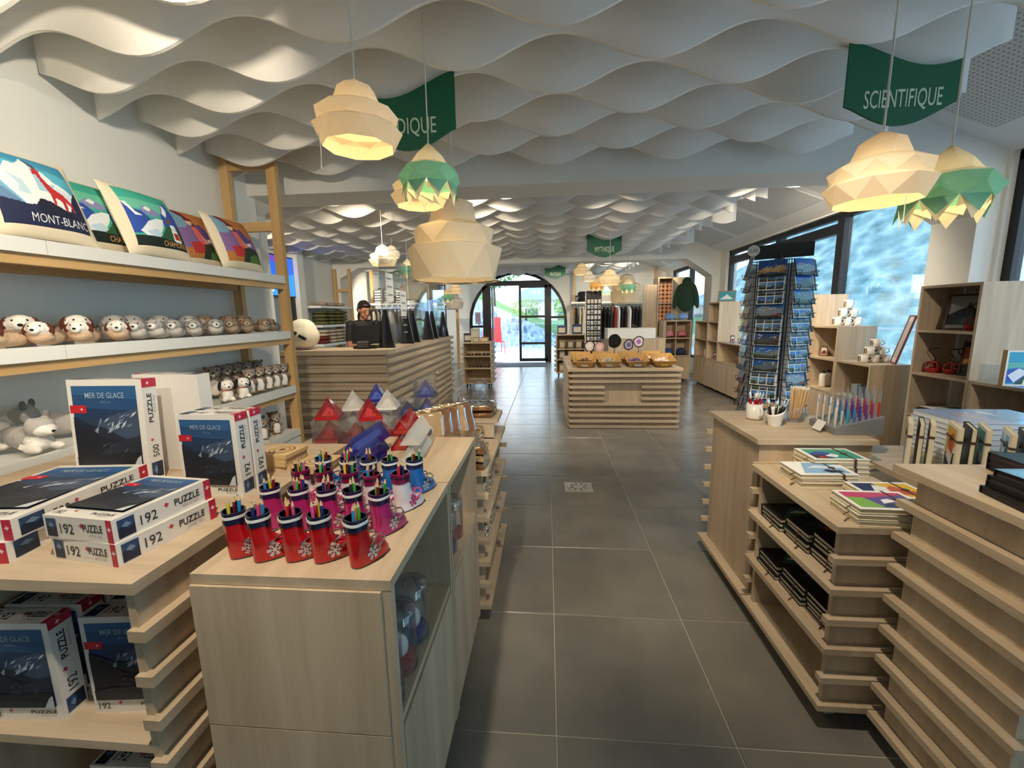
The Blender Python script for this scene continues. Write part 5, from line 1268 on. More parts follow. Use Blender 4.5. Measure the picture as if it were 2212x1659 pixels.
for j, z in enumerate((.538, .32)):
    for i, y in enumerate((1.87, 2.02, 2.17)):
        for k in range(3): cookie('brown' if (i+j+k) % 2 else 'beige', (-.40, y, z+.035*k), (0, 0, R(rnd.uniform(-2, 2))), 'wrapped cookie, %s cart shelf, %s stack, %s from below' % (('upper', 'lower')[j], ('near', 'middle', 'far')[i], ORD[k]), .2, .135)
def bell(x, y, z, r, h, label):
    t = thing('clear_bell', label, 'container', (x, y, z), 0, 'clear plastic bells')
    MB().lathe([(r, 0), (r*.96, h*.5), (r*.82, h*.92), (r*.6, h), (r*.35, h), (r*.35, h*1.12), (0, h*1.12)], 22).build('clear_shell', ACRYL, t)
    MB().lathe([(r*1.04, 0), (r*1.04, .004), (r*.9, .004)], 22).build('rim', ACRYL, t)
bell(-.50, 2.44, .866, .045, .1, 'clear plastic bell, left one at the far end of the cart'); bell(-.40, 2.46, .942, .05, .11, 'clear plastic bell, right one at the far end of the cart')
# clear jars in the niches of the boot cabinet
def jar(x, y, z, c, label, h=.15, r=.045):
    t = thing('clear_jar', label, 'jar', (x, y, z), 0, 'clear jars in the cabinet niches')
    MB().lathe([(0, .002), (r, .002), (r, h), (r*.9, h+.004)], 20).build('clear_tube', ACRYL, t)
    MB().lathe([(0, .003), (r*.9, .003), (r*.9, .03), (0, .03)], 18).build('coloured_base', SOL[c], t)
    MB().lathe([(r*1.03, h), (r*1.03, h+.01), (0, h+.012)], 20).build('clear_lid', ACRYL, t)
    MB().ell((0, 0, .055), (r*.55, r*.55, .03), 10, 6).build('figurine', SOL['white'], t)
for i, (y, c, x) in enumerate(((.80, 'blue', -.37), (.90, 'red', -.37), (1.0, 'blue', -.37), (.85, 'blue', -.5), (.96, 'red', -.5), (1.08, 'blue', -.5))): jar(x, y, .576, c, 'clear jar with %s base in the near niche, %s' % (c, ('nearest', 'second from the front', 'third from the front', 'rear nearest', 'rear middle', 'rear farthest')[i]))
for i, (y, c) in enumerate(((1.31, 'blue'), (1.42, 'blue'), (1.53, 'red'))): jar(-.38, y, .576, c, 'clear jar with %s base in the far niche, %s from the near end' % (c, ORD[i]))
# ------------------------------------------------------------------ notebooks on the right carts
PAGE = pmat('page_edges', 'e4d9bc', .8, bump=.3, bscale=400); LEATHER = pmat('brown_cover', '4a3426', .6)
NB_ART = {
 'blue': [('f1eee6', RECT), ('8fb4d8', [(.12,.12),(.92,.12),(.92,.9),(.35,.9)]), ('d8e6f0', [(.3,.5),(.5,.7),(.7,.62),(.92,.8),(.92,.5)]), ('1c2434', [(.5,.3),(.62,.42),(.72,.32),(.82,.36),(.84,.2),(.6,.16)])],
 'green': [('f1eee6', RECT), ('3f9c86', [(.08,.1),(.94,.1),(.94,.9),(.08,.9)]), ('3a4fa0', [(.08,.1),(.4,.1),(.5,.6),(.3,.7),(.08,.5)]), ('eef2f4', [(.3,.3),(.5,.5),(.6,.4),(.5,.2)]), ('1d2a24', [(.08,.1),(.4,.1),(.3,.4),(.08,.4)]), ('c02a2c', [(.18,.16),(.3,.16),(.28,.3),(.18,.3)])],
 'yellow': [('f1eee6', RECT), ('1f2c5c', [(.06,.1),(.5,.1),(.4,.9),(.06,.9)]), ('e2b21e', [(.4,.9),(.94,.9),(.94,.1),(.62,.1)]), ('e9e6e0', [(.2,.3),(.5,.2),(.6,.6),(.35,.8)]), ('c4511e', [(.45,.25),(.8,.2),(.86,.4),(.62,.75),(.5,.6)])],
 'purple': [('f1eee6', RECT), ('5d4a8e', [(.06,.1),(.94,.1),(.94,.9),(.06,.9)]), ('7fb23e', [(.06,.1),(.4,.12),(.3,.6),(.06,.62)]), ('c23a6a', [(.06,.62),(.4,.6),(.94,.8),(.94,.9),(.06,.9)]), ('23304e', [(.4,.12),(.8,.1),(.5,.4)]), ('f2f2f0', [(.46,.3),(.7,.44),(.62,.56),(.5,.5)])],
 'dark': [('1c1c1e', RECT), ('2f5a50', [(.15,.2),(.6,.15),(.85,.5),(.5,.8)]), ('c9c4b4', [(.3,.4),(.5,.55),(.7,.45),(.55,.35)])],
 'darkred': [('1c1d20', RECT), ('3a3f4c', [(.1,.5),(.5,.8),(.9,.6),(.6,.3)]), ('b4402c', [(.4,.2),(.6,.2),(.6,.42),(.42,.42)]), ('d8d4c8', [(.5,.5),(.8,.6),(.7,.4)])]}
_NB = {}
def notebook(kind, loc, rot, label, w=.215, d=.15, h=.016, group='illustrated notebooks', ribbon=True):
    """lying book: cover up, spine along the back"""
    if kind not in _NB:
        a = MB().box(-w/2+.004, w/2-.004, -d/2+.003, d/2-.004, .0015, h-.0015).mesh('page_block', PAGE)
        b = MB().box(-w/2, w/2, -d/2, d/2, 0, .0015).box(-w/2, w/2, -d/2, d/2, h-.0015, h).box(-w/2, w/2, d/2-.003, d/2, .0015, h-.0015).mesh('cover', pmat('cover_cream', 'ded2b8', .6) if not kind.startswith('dark') else pmat('cover_black', '1b1a1a', .5))
        m = MB(); art(m, (-w/2, -d/2, h), (1,0,0), (0,1,0), w, d, NB_ART[kind]); c = m.mesh('cover_print', INK)
        e = MB().box(w*.22, w*.22+.008, -d/2-.001, d/2+.001, -.0006, h+.0012).lathe([(.0, h+.0012), (.012, h+.0012), (.012, h+.003), (0, h+.0034)], 14, (w*.22+.004, 0, 0)).mesh('elastic_band', LEATHER)
        e2 = MB().tube([(-w/2, -d*.2, h*.4), (-w/2-.012, -d*.24, h*.35), (-w/2-.024, -d*.3, .003)], .0016, 5).mesh('ribbon', pmat('ribbon_brown', '5a2c22', .7))
        _NB[kind] = (a, b, c, e, e2)
    t = thing('notebook', label, 'notebook', loc, 0, group, rot=rot)
    for n, me in zip(('page_block', 'cover', 'cover_print', 'elastic_band', 'ribbon'), _NB[kind]):
        if ribbon or n != 'ribbon': link(n, me, t)
    return t
def nstack(kind, x, y, z, n, where, rz=0, under=None):
    for k in range(n):
        notebook(kind if k == n-1 or under is None else under, (x+rnd.uniform(-.006, .006), y+rnd.uniform(-.004, .004), z+.0199*k), (0, 0, R(rz+rnd.uniform(-1.2, 1.2))), '%s notebook, %s from the bottom %s' % ({'blue': 'white-blue', 'green': 'green', 'yellow': 'yellow and navy', 'purple': 'purple and green', 'dark': 'black covered', 'darkred': 'black and red'}[kind], ORD[k], where))
nstack('blue', 1.08, 1.70, .756, 3, 'of the back stack on the cart', 0); nstack('green', 1.20, 1.815 if False else 1.825, .756, 4, 'of the stack against the pen cabinet', 1)
nstack('yellow', 1.225, 1.545, .756, 2, 'of the right stack on the cart', -2); nstack('purple', 1.09, 1.405, .756, 3, 'of the near stack on the cart', -2)
for j, (z, nm) in enumerate(((.538, 'upper'), (.32, 'lower'))):
    for i, (y, n, k) in enumerate(((1.775, 3, 'dark'), (1.614, 4, 'darkred'), (1.458, 5 if j == 0 else 4, 'dark' if j == 0 else 'darkred'))):
        nstack(k, 1.055+.012*i, y, z, n, 'of the %s stack on the %s shelf' % (('far', 'middle', 'near')[i], nm), 0)
# table behind with upright notebooks and blue picture books
def book_table():
    x0, x1, y0, y1, z1 = 1.46, 2.42, 1.36, 2.2, .755
    t = thing('display_table', 'oak table with upright notebooks and blue picture books', 'table', (x0, y0, 0))
    def b(n, a0, a1, b0, b1, c0, c1, ax=None): return board(n, t, a0-x0, a1-x0, b0-y0, b1-y0, c0, c1, None, ax)
    b('top_board', x0, x1, y0, y1, z1-.025, z1, 0)
    for px, py in ((x0+.02, y0+.02), (x1-.08, y0+.02), (x0+.02, y1-.08), (x1-.08, y1-.08)): b('leg', px, px+.06, py, py+.06, 0, z1-.025, 2)
    b('apron', x0+.08, x1-.08, y0+.03, y0+.05, z1-.12, z1-.025, 0); b('apron', x0+.08, x1-.08, y1-.05, y1-.03, z1-.12, z1-.025, 0)
book_table()
def upright(kind, x, y, z, rz, label, h=.215):
    # spine to the back, page edges towards the camera
    notebook(kind, (x, y, z+.1075), (0, R(-90), R(rz)), label, group='upright notebooks', ribbon=False)
for i, (x, y, k, rz) in enumerate(((1.535,1.86,'blue',-37),(1.57,1.85,'dark',-37),(1.605,1.84,'purple',-38),(1.645,1.785,'yellow',-30),(1.685,1.77,'dark',-33),(1.725,1.755,'green',-34),(1.76,1.70,'blue',-36),(1.80,1.685,'dark',-37),(1.84,1.67,'purple',-38))):
    upright(k, x, y, .757, 0+rz, 'upright notebook with page edges to the camera, %s from the pens' % ORD[i])
BLUE_ART = [('8fb8e0', RECT), ('b9c4de', [(0,.5),(.3,.62),(.6,.5),(1,.6),(1,1),(0,1)]), ('d3c2cf', [(.2,.7),(.5,.85),(.8,.7),(.6,.6)]), ('6f9fd6', [(0,0),(.5,0),(.3,.4),(0,.3)]), ('eaf2fa', [(.5,.4),(.7,.5),(.9,.42),(.75,.36)]), ('f2f6fa', disc(.2,.3,.012)), ('f2f6fa', disc(.3,.2,.012)), ('f2f6fa', disc(.14,.5,.012)), ('f2f6fa', disc(.4,.36,.012))]
def bigbook(x, y, z, w, d, h, rz, label, shapes, spine='dfe8f2'):
    t = thing('picture_book', label, 'book', (x, y, z), R(rz), 'large blue picture books')
    MB().box(-w/2+.003, w/2-.003, -d/2+.003, d/2-.003, .002, h-.002).build('page_block', pmat('page_white', 'e9edf0', .7), t)
    MB().box(-w/2, w/2, -d/2, d/2, 0, .002).box(-w/2, w/2, -d/2, d/2, h-.002, h).box(-w/2, -w/2+.003, -d/2, d/2, 0, h).build('cover', pmat('cover_'+spine, spine, .4), t)
    m = MB(); art(m, (-w/2, -d/2, h), (1,0,0), (0,1,0), w, d, shapes); m.build('cover_print', GLOSSINK, t)
for k in range(8): bigbook(2.0+rnd.uniform(-.004,.004), 2.04, .757+.0235*k, .30, .42, .023, 88+rnd.uniform(-2,2), 'large blue picture book, %s from the bottom of the left pile' % ORD[k], BLUE_ART)
for k in range(7): bigbook(2.20, 1.67, .757+.0235*k, .28, .4, .023, 2+rnd.uniform(-2,2), 'large blue picture book, %s from the bottom of the right pile' % ORD[k], BLUE_ART if k < 6 else [('a8325a', RECT), ('e8e4ea', [(.08,.3),(.9,.3),(.9,.36),(.08,.36)]), ('7fb0dc', [(0,.5),(1,.5),(1,1),(0,1)])], 'a8325a' if k == 6 else 'dfe8f2')
# framed little pictures lying on the near table corner, and dark books on the near cabinet
def small_frame(x, y, z, label, rz):
    t = thing('small_picture', label, 'picture frame', (x, y, z), 0, 'small wooden frames', rot=(R(62), 0, R(rz)))
    for a in ((-.075,.075,-.05,-.04),(-.075,.075,.04,.05),(-.075,-.065,-.04,.04),(.065,.075,-.04,.04)): MB().box(a[0], a[1], a[2]+.05, a[3]+.05, 0, .014).build('frame_bar', PINE[0], t)
    MB().box(-.065, .065, .01, .09, .002, .006).build('picture', pmat('picture_sepia', 'a58a7a', .6), t)
small_frame(1.77, 1.45, .757, 'small wooden picture frame leaning behind the dark books, left one', -20); small_frame(1.93, 1.48, .757, 'small wooden picture frame leaning behind the dark books, right one', -26)
DK = [('16191e', RECT), ('3d5f80', [(.05,.1),(.95,.1),(.95,.9),(.05,.9)]), ('5d87ab', [(.3,.4),(.9,.3),(.9,.85),(.4,.85)])]
def darkbook(x, y, z, rz, label, top):
    t = thing('dark_book', label, 'book', (x, y, z), R(rz), 'dark books on the near cabinet')
    w, d, h = .21, .15, .018
    MB().box(-w/2+.004, w/2-.004, -d/2+.004, d/2-.004, .002, h-.002).build('page_block', pmat('page_dark', '3a3034', .7), t)
    MB().box(-w/2, w/2, -d/2, d/2, 0, .002).box(-w/2, w/2, -d/2, d/2, h-.002, h).box(-w/2, w/2, d/2-.003, d/2, 0, h).build('cover', pmat('cover_black', '1b1a1a', .5), t)
    if top:
        m = MB(); art(m, (-w/2, -d/2, h), (1,0,0), (0,1,0), w, d, DK); m.build('cover_print', GLOSSINK, t)
for k in range(4): darkbook(1.20+.006*(k % 2), 1.035-.006*k, .966+.0185*k, -8+3*k, 'dark book, %s from the bottom of the near pile on the right' % ORD[k], k == 3)
for k in range(3): darkbook(1.37, 1.20, .966+.0185*k, -14+4*k, 'dark book, %s from the bottom of the rear pile on the right' % ORD[k], False)
# ------------------------------------------------------------------ pens and pencils on the cabinet
CERAM = pmat('white_ceramic', 'e8e4de', .2, coat=.4)
def pen_cup():
    t = thing('pencil_cup', 'white slant-cut cup full of black pens', 'pen cup', (1.135, 2.16, .866))
    mb = MB(); n = 22; prof = [(.026, 0), (.03, .02), (.037, .06), (.044, .09)]
    def top(a): return .078+.018*math.cos(a-.4)
    vs = []; 
    for j in range(6):
        f = j/5
        for k in range(n):
            a = 2*math.pi*k/n; z = top(a)*f; r = .027+.018*f; vs.append((r*math.cos(a), r*math.sin(a), z))
    for j in range(6):
        f = 1-j/5*.9
        for k in range(n):
            a = 2*math.pi*k/n; z = top(a)*f; r = .0245+.018*f; vs.append((r*math.cos(a), r*math.sin(a), z))
    mb.add(vs, [(j*n+k, j*n+(k+1) % n, (j+1)*n+(k+1) % n, (j+1)*n+k) for j in range(11) for k in range(n)], 0, None, True); mb.add(vs[:n], [tuple(range(n))])
    mb.build('cup', CERAM, t)
    for k in range(9):
        a = k*2.4; r = .008+.0025*k
        pen((1.135+r*math.cos(a)*.6, 2.16+r*math.sin(a)*.6, .872), (.32*math.sin(a)*-.9, .32*math.cos(a)*.9, 0), '1a1c20', 'black pen in the white slant-cut cup, %s' % ORD[k], 'black pens in the slant-cut cup', 'c9cbce')
def pen(loc, rot, col, label, group, cap='d8dadd', L=.135, clear=False):
    t = thing('pen', label, 'pen', loc, 0, group, rot=rot)
    MB().lathe([(.0012, 0), (.004, .012), (.0045, L*(.55 if clear else .72))], 8, col=col).build('barrel', GLOSSINK, t)
    MB().lathe([(.0045, L*(.55 if clear else .72)), (.0045, L*.9), (.0025, L*.92), (.0025, L), (0, L)], 8).box(-.001, .001, .0045, .0065, L*.6, L*.92).build('clip_end', pmat('pen_'+cap, cap, .2, metal=.6) if not clear else ACRYL, t)
pen_cup()
def red_mug():
    t = thing('mug', 'white mug full of red pens behind the cup of black pens', 'mug', (1.10, 2.30, .866))
    MB().lathe([(0, .003), (.036, .003), (.039, .01), (.039, .085), (.036, .085), (.035, .01), (0, .01)], 22).build('mug_body', CERAM, t)
    MB().tube([(.01, -.038, .07), (.012, -.058, .062), (.012, -.06, .035), (.01, -.038, .022)], .0055, 8).build('handle', CERAM, t)
    for k in range(8):
        a = k*2.4; r = .006+.003*k
        pen((1.10+r*math.cos(a)*.7, 2.30+r*math.sin(a)*.7, .88), (-.16*math.sin(a), .16*math.cos(a), 0), 'b5181e', 'red pen in the white mug, %s' % ORD[k], 'red pens in the white mug', 'e4e2e0')
red_mug()
def pencil_jar():
    t = thing('pencil_jar', 'clear jar packed with natural wooden pencils', 'jar', (1.29, 2.27, .866))
    MB().lathe([(0, .002), (.042, .002), (.045, .075), (.043, .075)], 22).build('clear_jar', ACRYL, t)
    me = MB().lathe([(.0036, 0), (.0036, .165)], 6, sm=False, cap=True).mesh('pencil', pmat('pencil_wood', 'd9b684', .6))
    tip = MB().lathe([(.0037, .165), (.0037, .175), (0, .176)], 6, sm=False).mesh('eraser', pmat('eraser_white', 'ece6dc', .7))
    for k in range(26):
        a = k*2.399; r = .0068*math.sqrt(k+.5)
        p = link('pencil', me, t, (r*math.cos(a)*.75+.004, r*math.sin(a)*.75, .004), (-.75*r*math.sin(a)*4.2, .75*r*math.cos(a)*4.2+.08, 0))
        link('eraser', tip, p)
pencil_jar()
def pen_tray():
    t = thing('pen_tray', 'grey wedge-shaped tray holding rows of clear coloured pens', 'pen tray', (1.40, 2.09, .866))
    m = pmat('tray_grey', '8d8d8c', .35, metal=.3)
    MB().prism([(-.1, 0), (.1, 0), (.1, .075), (-.1, .025)], -.085, .085, 0).build('wedge', m, t) if False else MB().prism([(-.085, 0), (.125, 0), (.125, .085), (-.085, .03)], -.095, .095, 1).build('wedge', m, t)
    q = MB().obox((-.115, -.03, .03), (.05, .06, .002), (0, R(-60), 0)).build('price_card', WHITE, t)
    cols = [('d9d4ca', 1), ('c9c4bc', 1), ('3aa8bc', 1), ('2f86b8', 1), ('3a3f9c', 1), ('6a3a8c', 1), ('a03a7a', 1), ('c22a30', 1)]
    i = 0
    for a in range(8):
        for b in range(4):
            x = -.07+.026*a; y = -.07+.045*b; z = .866+.03+(x+.085)*.26
            pen((1.40+x, 2.09+y, z-.01), (0, 0, 0), cols[a][0], '%s pen in the grey tray, column %s, %s from the front' % (('clear', 'smoky', 'turquoise', 'blue', 'indigo', 'violet', 'magenta', 'red')[a], ORD[a], ORD[b]), 'clear coloured pens in the grey tray', clear=a > 0, L=.14)
pen_tray()
# ------------------------------------------------------------------ revolving postcard rack
def _in(shapes, k=.03): return [(c, [(k+(1-2*k)*u, k+(1-2*k)*v) for u, v in p]) for c, p in shapes]
def _peak(sd, sky, rock, fore): return [(sky, RECT), (rock, ridge(sd, .5, .22, 26))] + shards(sd, 9, (.15, .85, .4, .66), .07, ['e6ecf0', 'cfd9e0', 'f2f5f6']) + [(fore, ridge(sd+50, .2, .08, 18)), ('20281f', ridge(sd+90, .1, .05, 16))]
def _multi(sd):
    out = [('f4f4f2', RECT)]; rg = random.Random(sd)
    for a, b in ((0, 0), (1, 0), (2, 0), (0, 1), (1, 1), (2, 1)):
        u0, v0 = .04+.32*a, .06+.47*b
        for c, p in _peak(sd+a*7+b*3, rg.choice(['2f70c4', '5a94cc', '3a63a8']), rg.choice(['5d6c78', '7a8794', '4a5a4a']), rg.choice(['33402e', '5a4a3a', '2a3d55'])): out.append((c, [(u0+.28*u, v0+.41*v) for u, v in p]))
    return out
CARDS = [[('f4f4f2', RECT)]+_in(_peak(1, '1f57a8', '55626c', '2a2f2c')), _multi(3), _peak(5, '2a63b4', '8494a2', '8a3a34'), [('f4f4f2', RECT)]+_in(_peak(8, '2c69bb', '6f7f86', '3a4a34')), _multi(11), _peak(13, '1d4f9c', 'b99a68', '2a4a7c'), _peak(17, '3b86d4', '76879a', '4a5a3a'), [('f4f4f2', RECT)]+_in(_peak(21, '17407f', '3d4650', '6a3a30'))]
_CM = []
for sh in CARDS:
    m = MB(); m.box(-.074, .074, 0, .0012, 0, .104, col='f1f1ee'); art(m, (-.074, -.0001, 0), (1,0,0), (0,0,1), .148, .104, sh); _CM.append(m.mesh('postcard', GLOSSINK))
_CV = []
for sh in CARDS:
    m = MB(); m.box(-.052, .052, 0, .0012, 0, .148, col='f1f1ee'); art(m, (-.052, -.0001, 0), (1,0,0), (0,0,1), .104, .148, sh); _CV.append(m.mesh('postcard', GLOSSINK))
WIRE = pmat('rack_wire', '15161c', .4, metal=.5)
def card_rack(cx, cy, label, ncol, a0, rows, z0, dz, Rr, top, main=True, pre='front'):
    t = thing('postcard_rack', label, 'postcard rack', (cx, cy, 0))
    MB().tube([(0, 0, .03), (0, 0, top)], .012, 8).build('pole', WIRE, t)
    MB().lathe([(0, .0), (.26, .0), (.26, .012), (.02, .04), (0, .04)], 24).build('base', BLACKM, t)
    names = ['front column', 'right column', 'rear right column', 'rear column', 'rear left column', 'left column']
    for c in range(ncol):
        a = a0+2*math.pi*c/ncol; nx, ny = math.cos(a), math.sin(a); rz = a+math.pi/2
        mb = MB(); w = .082
        for s in (-1, 1): mb.tube([(s*w, .012, z0-.03), (s*w, .012, z0+dz*rows+.02)], .0028, 5)
        for r in range(rows):
            z = z0+dz*r
            mb.tube([(-w, .012, z+.004), (-w, -.028, z+.004), (w, -.028, z+.004), (w, .012, z+.004)], .0018, 4, cap=False)
            mb.tube([(-w, .012, z+.034), (-w*1.0, -.034, z+.034), (-w*.62, -.036, z+.034)], .0018, 4, cap=False); mb.tube([(w, .012, z+.034), (w, -.034, z+.034), (w*.62, -.036, z+.034)], .0018, 4, cap=False)
            mb.tube([(-w*.62, -.036, z+.034), (-w*.62, -.03, z+.004)], .0018, 4, cap=False); mb.tube([(w*.62, -.036, z+.034), (w*.62, -.03, z+.004)], .0018, 4, cap=False)
            mb.tube([(-w, .012, z+.06), (w, .012, z+.06)], .0016, 4, cap=False)
        mb.build('wire_column', WIRE, t, (Rr*nx, Rr*ny, 0), (0, 0, rz))
        pn = MB().box(-.07, .07, .02, .023, z0-.02, z0+dz*rows).build('back_panel', pmat('panel_white', 'dfe3ea', .5), t, (Rr*nx, Rr*ny, 0), (0, 0, rz))
        for r in range(rows):
            for q in range(2):
                k = rnd.randrange(8)
                M = Matrix.Translation((cx+Rr*nx, cy+Rr*ny, 0)) @ Matrix.Rotation(rz, 4, 'Z') @ Matrix.Translation((rnd.uniform(-.004, .004), -.027+.011*q, z0+dz*r+.006)) @ Matrix.Rotation(R(-13), 4, 'X')
                if q == 1 and c not in (0, 1): continue
                vert = c in (ncol-1,)
                o = link('postcard', (_CV if vert else _CM)[k]); o.matrix_world = M
                tag(o, 'mountain postcard in the %s of the rack, %s row from the top%s' % (names[c], ORD[rows-1-r], ', rear card' if q else ''), 'postcard', 'mountain postcards in the revolving rack')
    for z in (z0-.02, z0+dz*rows*.5, z0+dz*rows+.02): MB().tube([(Rr*math.cos(2*math.pi*k/24)*.98, Rr*math.sin(2*math.pi*k/24)*.98, z) for k in range(25)], .0028, 5, cap=False).build('wire_hoop', WIRE, t)
    return t
RKA = math.atan2(-2.95, -1.5)-R(12)
rk = card_rack(1.52, 2.99, 'black wire revolving rack full of mountain postcards, topped by a price disc', 6, RKA, 17, .26, .0865, .17, 1.80)
hb = Matrix.Rotation(RKA+math.pi/2+R(8), 4, 'Z')
MB().box(-.18, .18, -.006, .006, 1.775, 1.865).build('header_board', pmat('header_dark', '232a2c', .5), rk, None, (0, 0, RKA+math.pi/2+R(8)))
disc_ = MB(); disc_.prism([(-.155+.037*math.cos(2*math.pi*k/24), 1.835+.037*math.sin(2*math.pi*k/24)) for k in range(24)], -.012, -.008, 1).build('price_disc', WHITE, rk, None, (0, 0, RKA+math.pi/2+R(8)))
m = MB(); put_text(m, '0,50', (-.155, -.0125, 1.824), (1,0,0), (0,0,1), .03, '2a2a30', .95, 0, True); m.build('price_text', INK, rk, None, (0, 0, RKA+math.pi/2+R(8)))
# ------------------------------------------------------------------ on the cube shelves
def mug(loc, rz, label, group, enamel=False):
    t = thing('mug', label, 'mug', loc, rz, group); m = CERAM; r, h = .04, .09
    if enamel: r, h = .042, .075
    MB().lathe([(0, .002), (r*.95, .002), (r, .008), (r, h), (r*.94, h), (r*.92, .01), (0, .01)], 20).build('mug_body', m, t)
    MB().tube([(r*.95, 0, h*.8), (r+.022, 0, h*.78), (r+.026, 0, h*.4), (r*.95, 0, h*.2)], .0055, 7).build('handle', m, t)
    q = MB(); cs = ['8a4a42', '3a3f58', 'c9a070', '5a7a58']
    for i in range(4):
        a0, a1 = math.pi+.1+i*.22, math.pi+.1+(i+1)*.22; rr = r+.0006
        q.add([(rr*math.cos(a0), rr*math.sin(a0), h*.16), (rr*math.cos(a1), rr*math.sin(a1), h*.16), (rr*math.cos(a1), rr*math.sin(a1), h*.84), (rr*math.cos(a0), rr*math.sin(a0), h*.84)], [(0,1,2,3)], 0, cs[i])
    q.build('mug_print', INK, t)
for i, (dx, k) in enumerate(((-.1,0),(0,0),(.1,0),(-.05,1),(.05,1),(0,2))):
    mug((3.19+dx, 4.84, 1.266+.0905*k), R(-25), 'white printed mug in the upper pyramid, %s' % ('bottom left','bottom middle','bottom right','second row left','second row right','topmost')[i], 'white mugs in the upper pyramid')
    mug((3.19+dx, 4.40, .921+.0755*k), R(-25), 'enamel mug in the lower pyramid, %s' % ('bottom left','bottom middle','bottom right','second row left','second row right','topmost')[i], 'enamel mugs in the lower pyramid', True)
REDM = pmat('gondola_red', 'a8201e', .35)
def gondola(loc, rz, label, s=1.0):
    t = thing('cable_car_model', label, 'model', loc, rz, 'red cable car models'); t.scale = (s,)*3
    MB().lathe([(0, 0), (.04, .002), (.052, .03), (.05, .036)], 18).build('cabin_floor', REDM, t)
    MB().lathe([(.054, .036), (.054, .042), (.05, .042)], 18).build('cabin_rim', REDM, t)
    for k in range(6):
        a = 2*math.pi*k/6; c, s_ = math.cos(a), math.sin(a)
        MB().tube([(.05*c, .05*s_, .04), (.05*c, .05*s_, .065), (.038*c, .038*s_, .085), (.015*c, .015*s_, .093)], .004, 5).build('cabin_rib', REDM, t)
    MB().lathe([(.016, .091), (.012, .098), (0, .1)], 10).build('cabin_cap', REDM, t)
    MB().tube([(0, 0, .098), (.02, 0, .12), (.0, 0, .15), (-.028, 0, .175), (-.03, 0, .2), (.005, 0, .205)], .0035, 6).build('hanger_arm', BLACKM, t)
    MB().obox((.015, 0, .205), (.035, .01, .008)).build('cable_clamp', BLACKM, t)
for i, (x, y, z, s) in enumerate(((3.11,3.67,.921,.95),(3.16,3.56,.921,.95),(3.27,3.62,.921,.95),(3.17,3.46,1.266,.95),(3.14,3.34,1.266,1.05))): gondola((x, y, z), R(-30+20*i), 'red cable car model with black hook, %s' % ('left one on the middle shelf','middle one on the middle shelf','rear one on the middle shelf','left one on the top shelf','right one on the top shelf')[i], s)
def framed(loc, rot, w, h, shapes, label, fr='3a322c'):
    t = thing('framed_picture', label, 'picture', loc, 0, None, rot=rot); fm = pmat('frame_'+fr, fr, .5)
    for a in ((-w/2,w/2,0,.012),(-w/2,w/2,h-.012,h),(-w/2,-w/2+.012,.012,h-.012),(w/2-.012,w/2,.012,h-.012)): MB().box(a[0], a[1], -.008, .008, a[2], a[3]).build('frame_bar', fm, t)
    MB().box(-w/2+.01, w/2-.01, .0, .006, .01, h-.01).build('mount_board', WHITE, t)
    m = MB(); art(m, (-w/2+.012, -.001, .012), (1,0,0), (0,0,1), w-.024, h-.024, shapes); m.build('picture_print', INK, t)
    return t
PK = [('8c8c88', RECT), ('1a2226', [(0,.1),(1,.1),(1,.5),(.86,.58),(.7,.62),(.6,.82),(.54,.66),(.3,.56),(0,.4)]), ('22403e', [(.3,.1),(.9,.1),(.9,.3),(.6,.42),(.35,.3)]), ('2f5f58', disc(.6,.2,.16,.1))]
framed((3.16, 3.53, 1.268), (R(-20), 0, R(-52)), .21, .285, PK, 'framed dark mountain print leaning on the top cube shelf')
SUN = [('b4532a', RECT), ('1e2a20', [(0,0),(1,0),(1,.4),(0,.3)]), ('e0a050', [(0,.3),(.4,.5),(1,.4),(1,.6),(0,.5)]), ('2a1a20', [(0,.9),(1,.7),(1,1),(0,1)])]
framed((3.21, 3.42, .923), (R(-22), 0, R(-52)), .2, .27, SUN, 'framed orange mountain print leaning behind the cable car models')
framed((3.14, 3.96, .0), (R(0), 0, R(0)), .01, .01, PK, 'x') if False else None
framed((3.15, 4.08, .922) if False else (3.27, 4.27, .925), (R(-13), 0, R(-116)), .19, .46, [('d9d4ca', RECT), ('b9b4ac', [(.1,.1),(.9,.1),(.9,.9),(.1,.9)])], 'tall pale framed poster leaning beside the tall cube shelf', '8a4a4a')
framed((3.2, 8.0, 1.612), (R(-12), 0, R(-40)), .3, .2, [('4aa0b4', RECT), ('e8eef0', [(.1,.2),(.5,.7),(.9,.2)])], 'small framed blue picture on the far cube shelf', 'b8793c')
for i in range(5):
    t = thing('art_print', 'framed art print in the flat pile under the cable car models, %s from the bottom' % ORD[i], 'art print', (3.19+.006*i, 3.50-.004*i, .576+.0125*i), R(88+3*(i % 3)), 'flat piled art prints')
    MB().box(-.2, .2, -.15, .15, 0, .012).build('print_board', pmat('print_edge_%d' % (i % 3), ('38504a', '6a3a24', '2c3238')[i % 3], .5), t)
    if i == 4:
        m = MB(); art(m, (-.2, -.15, .0122), (1,0,0), (0,1,0), .4, .3, [('e9ecef', RECT), ('6a7488', [(.15,.2),(.4,.7),(.7,.3),(.85,.6),(.9,.15)]), ('3a4660', [(.2,.2),(.4,.45),(.6,.2)])]); m.build('print_face', INK, t)
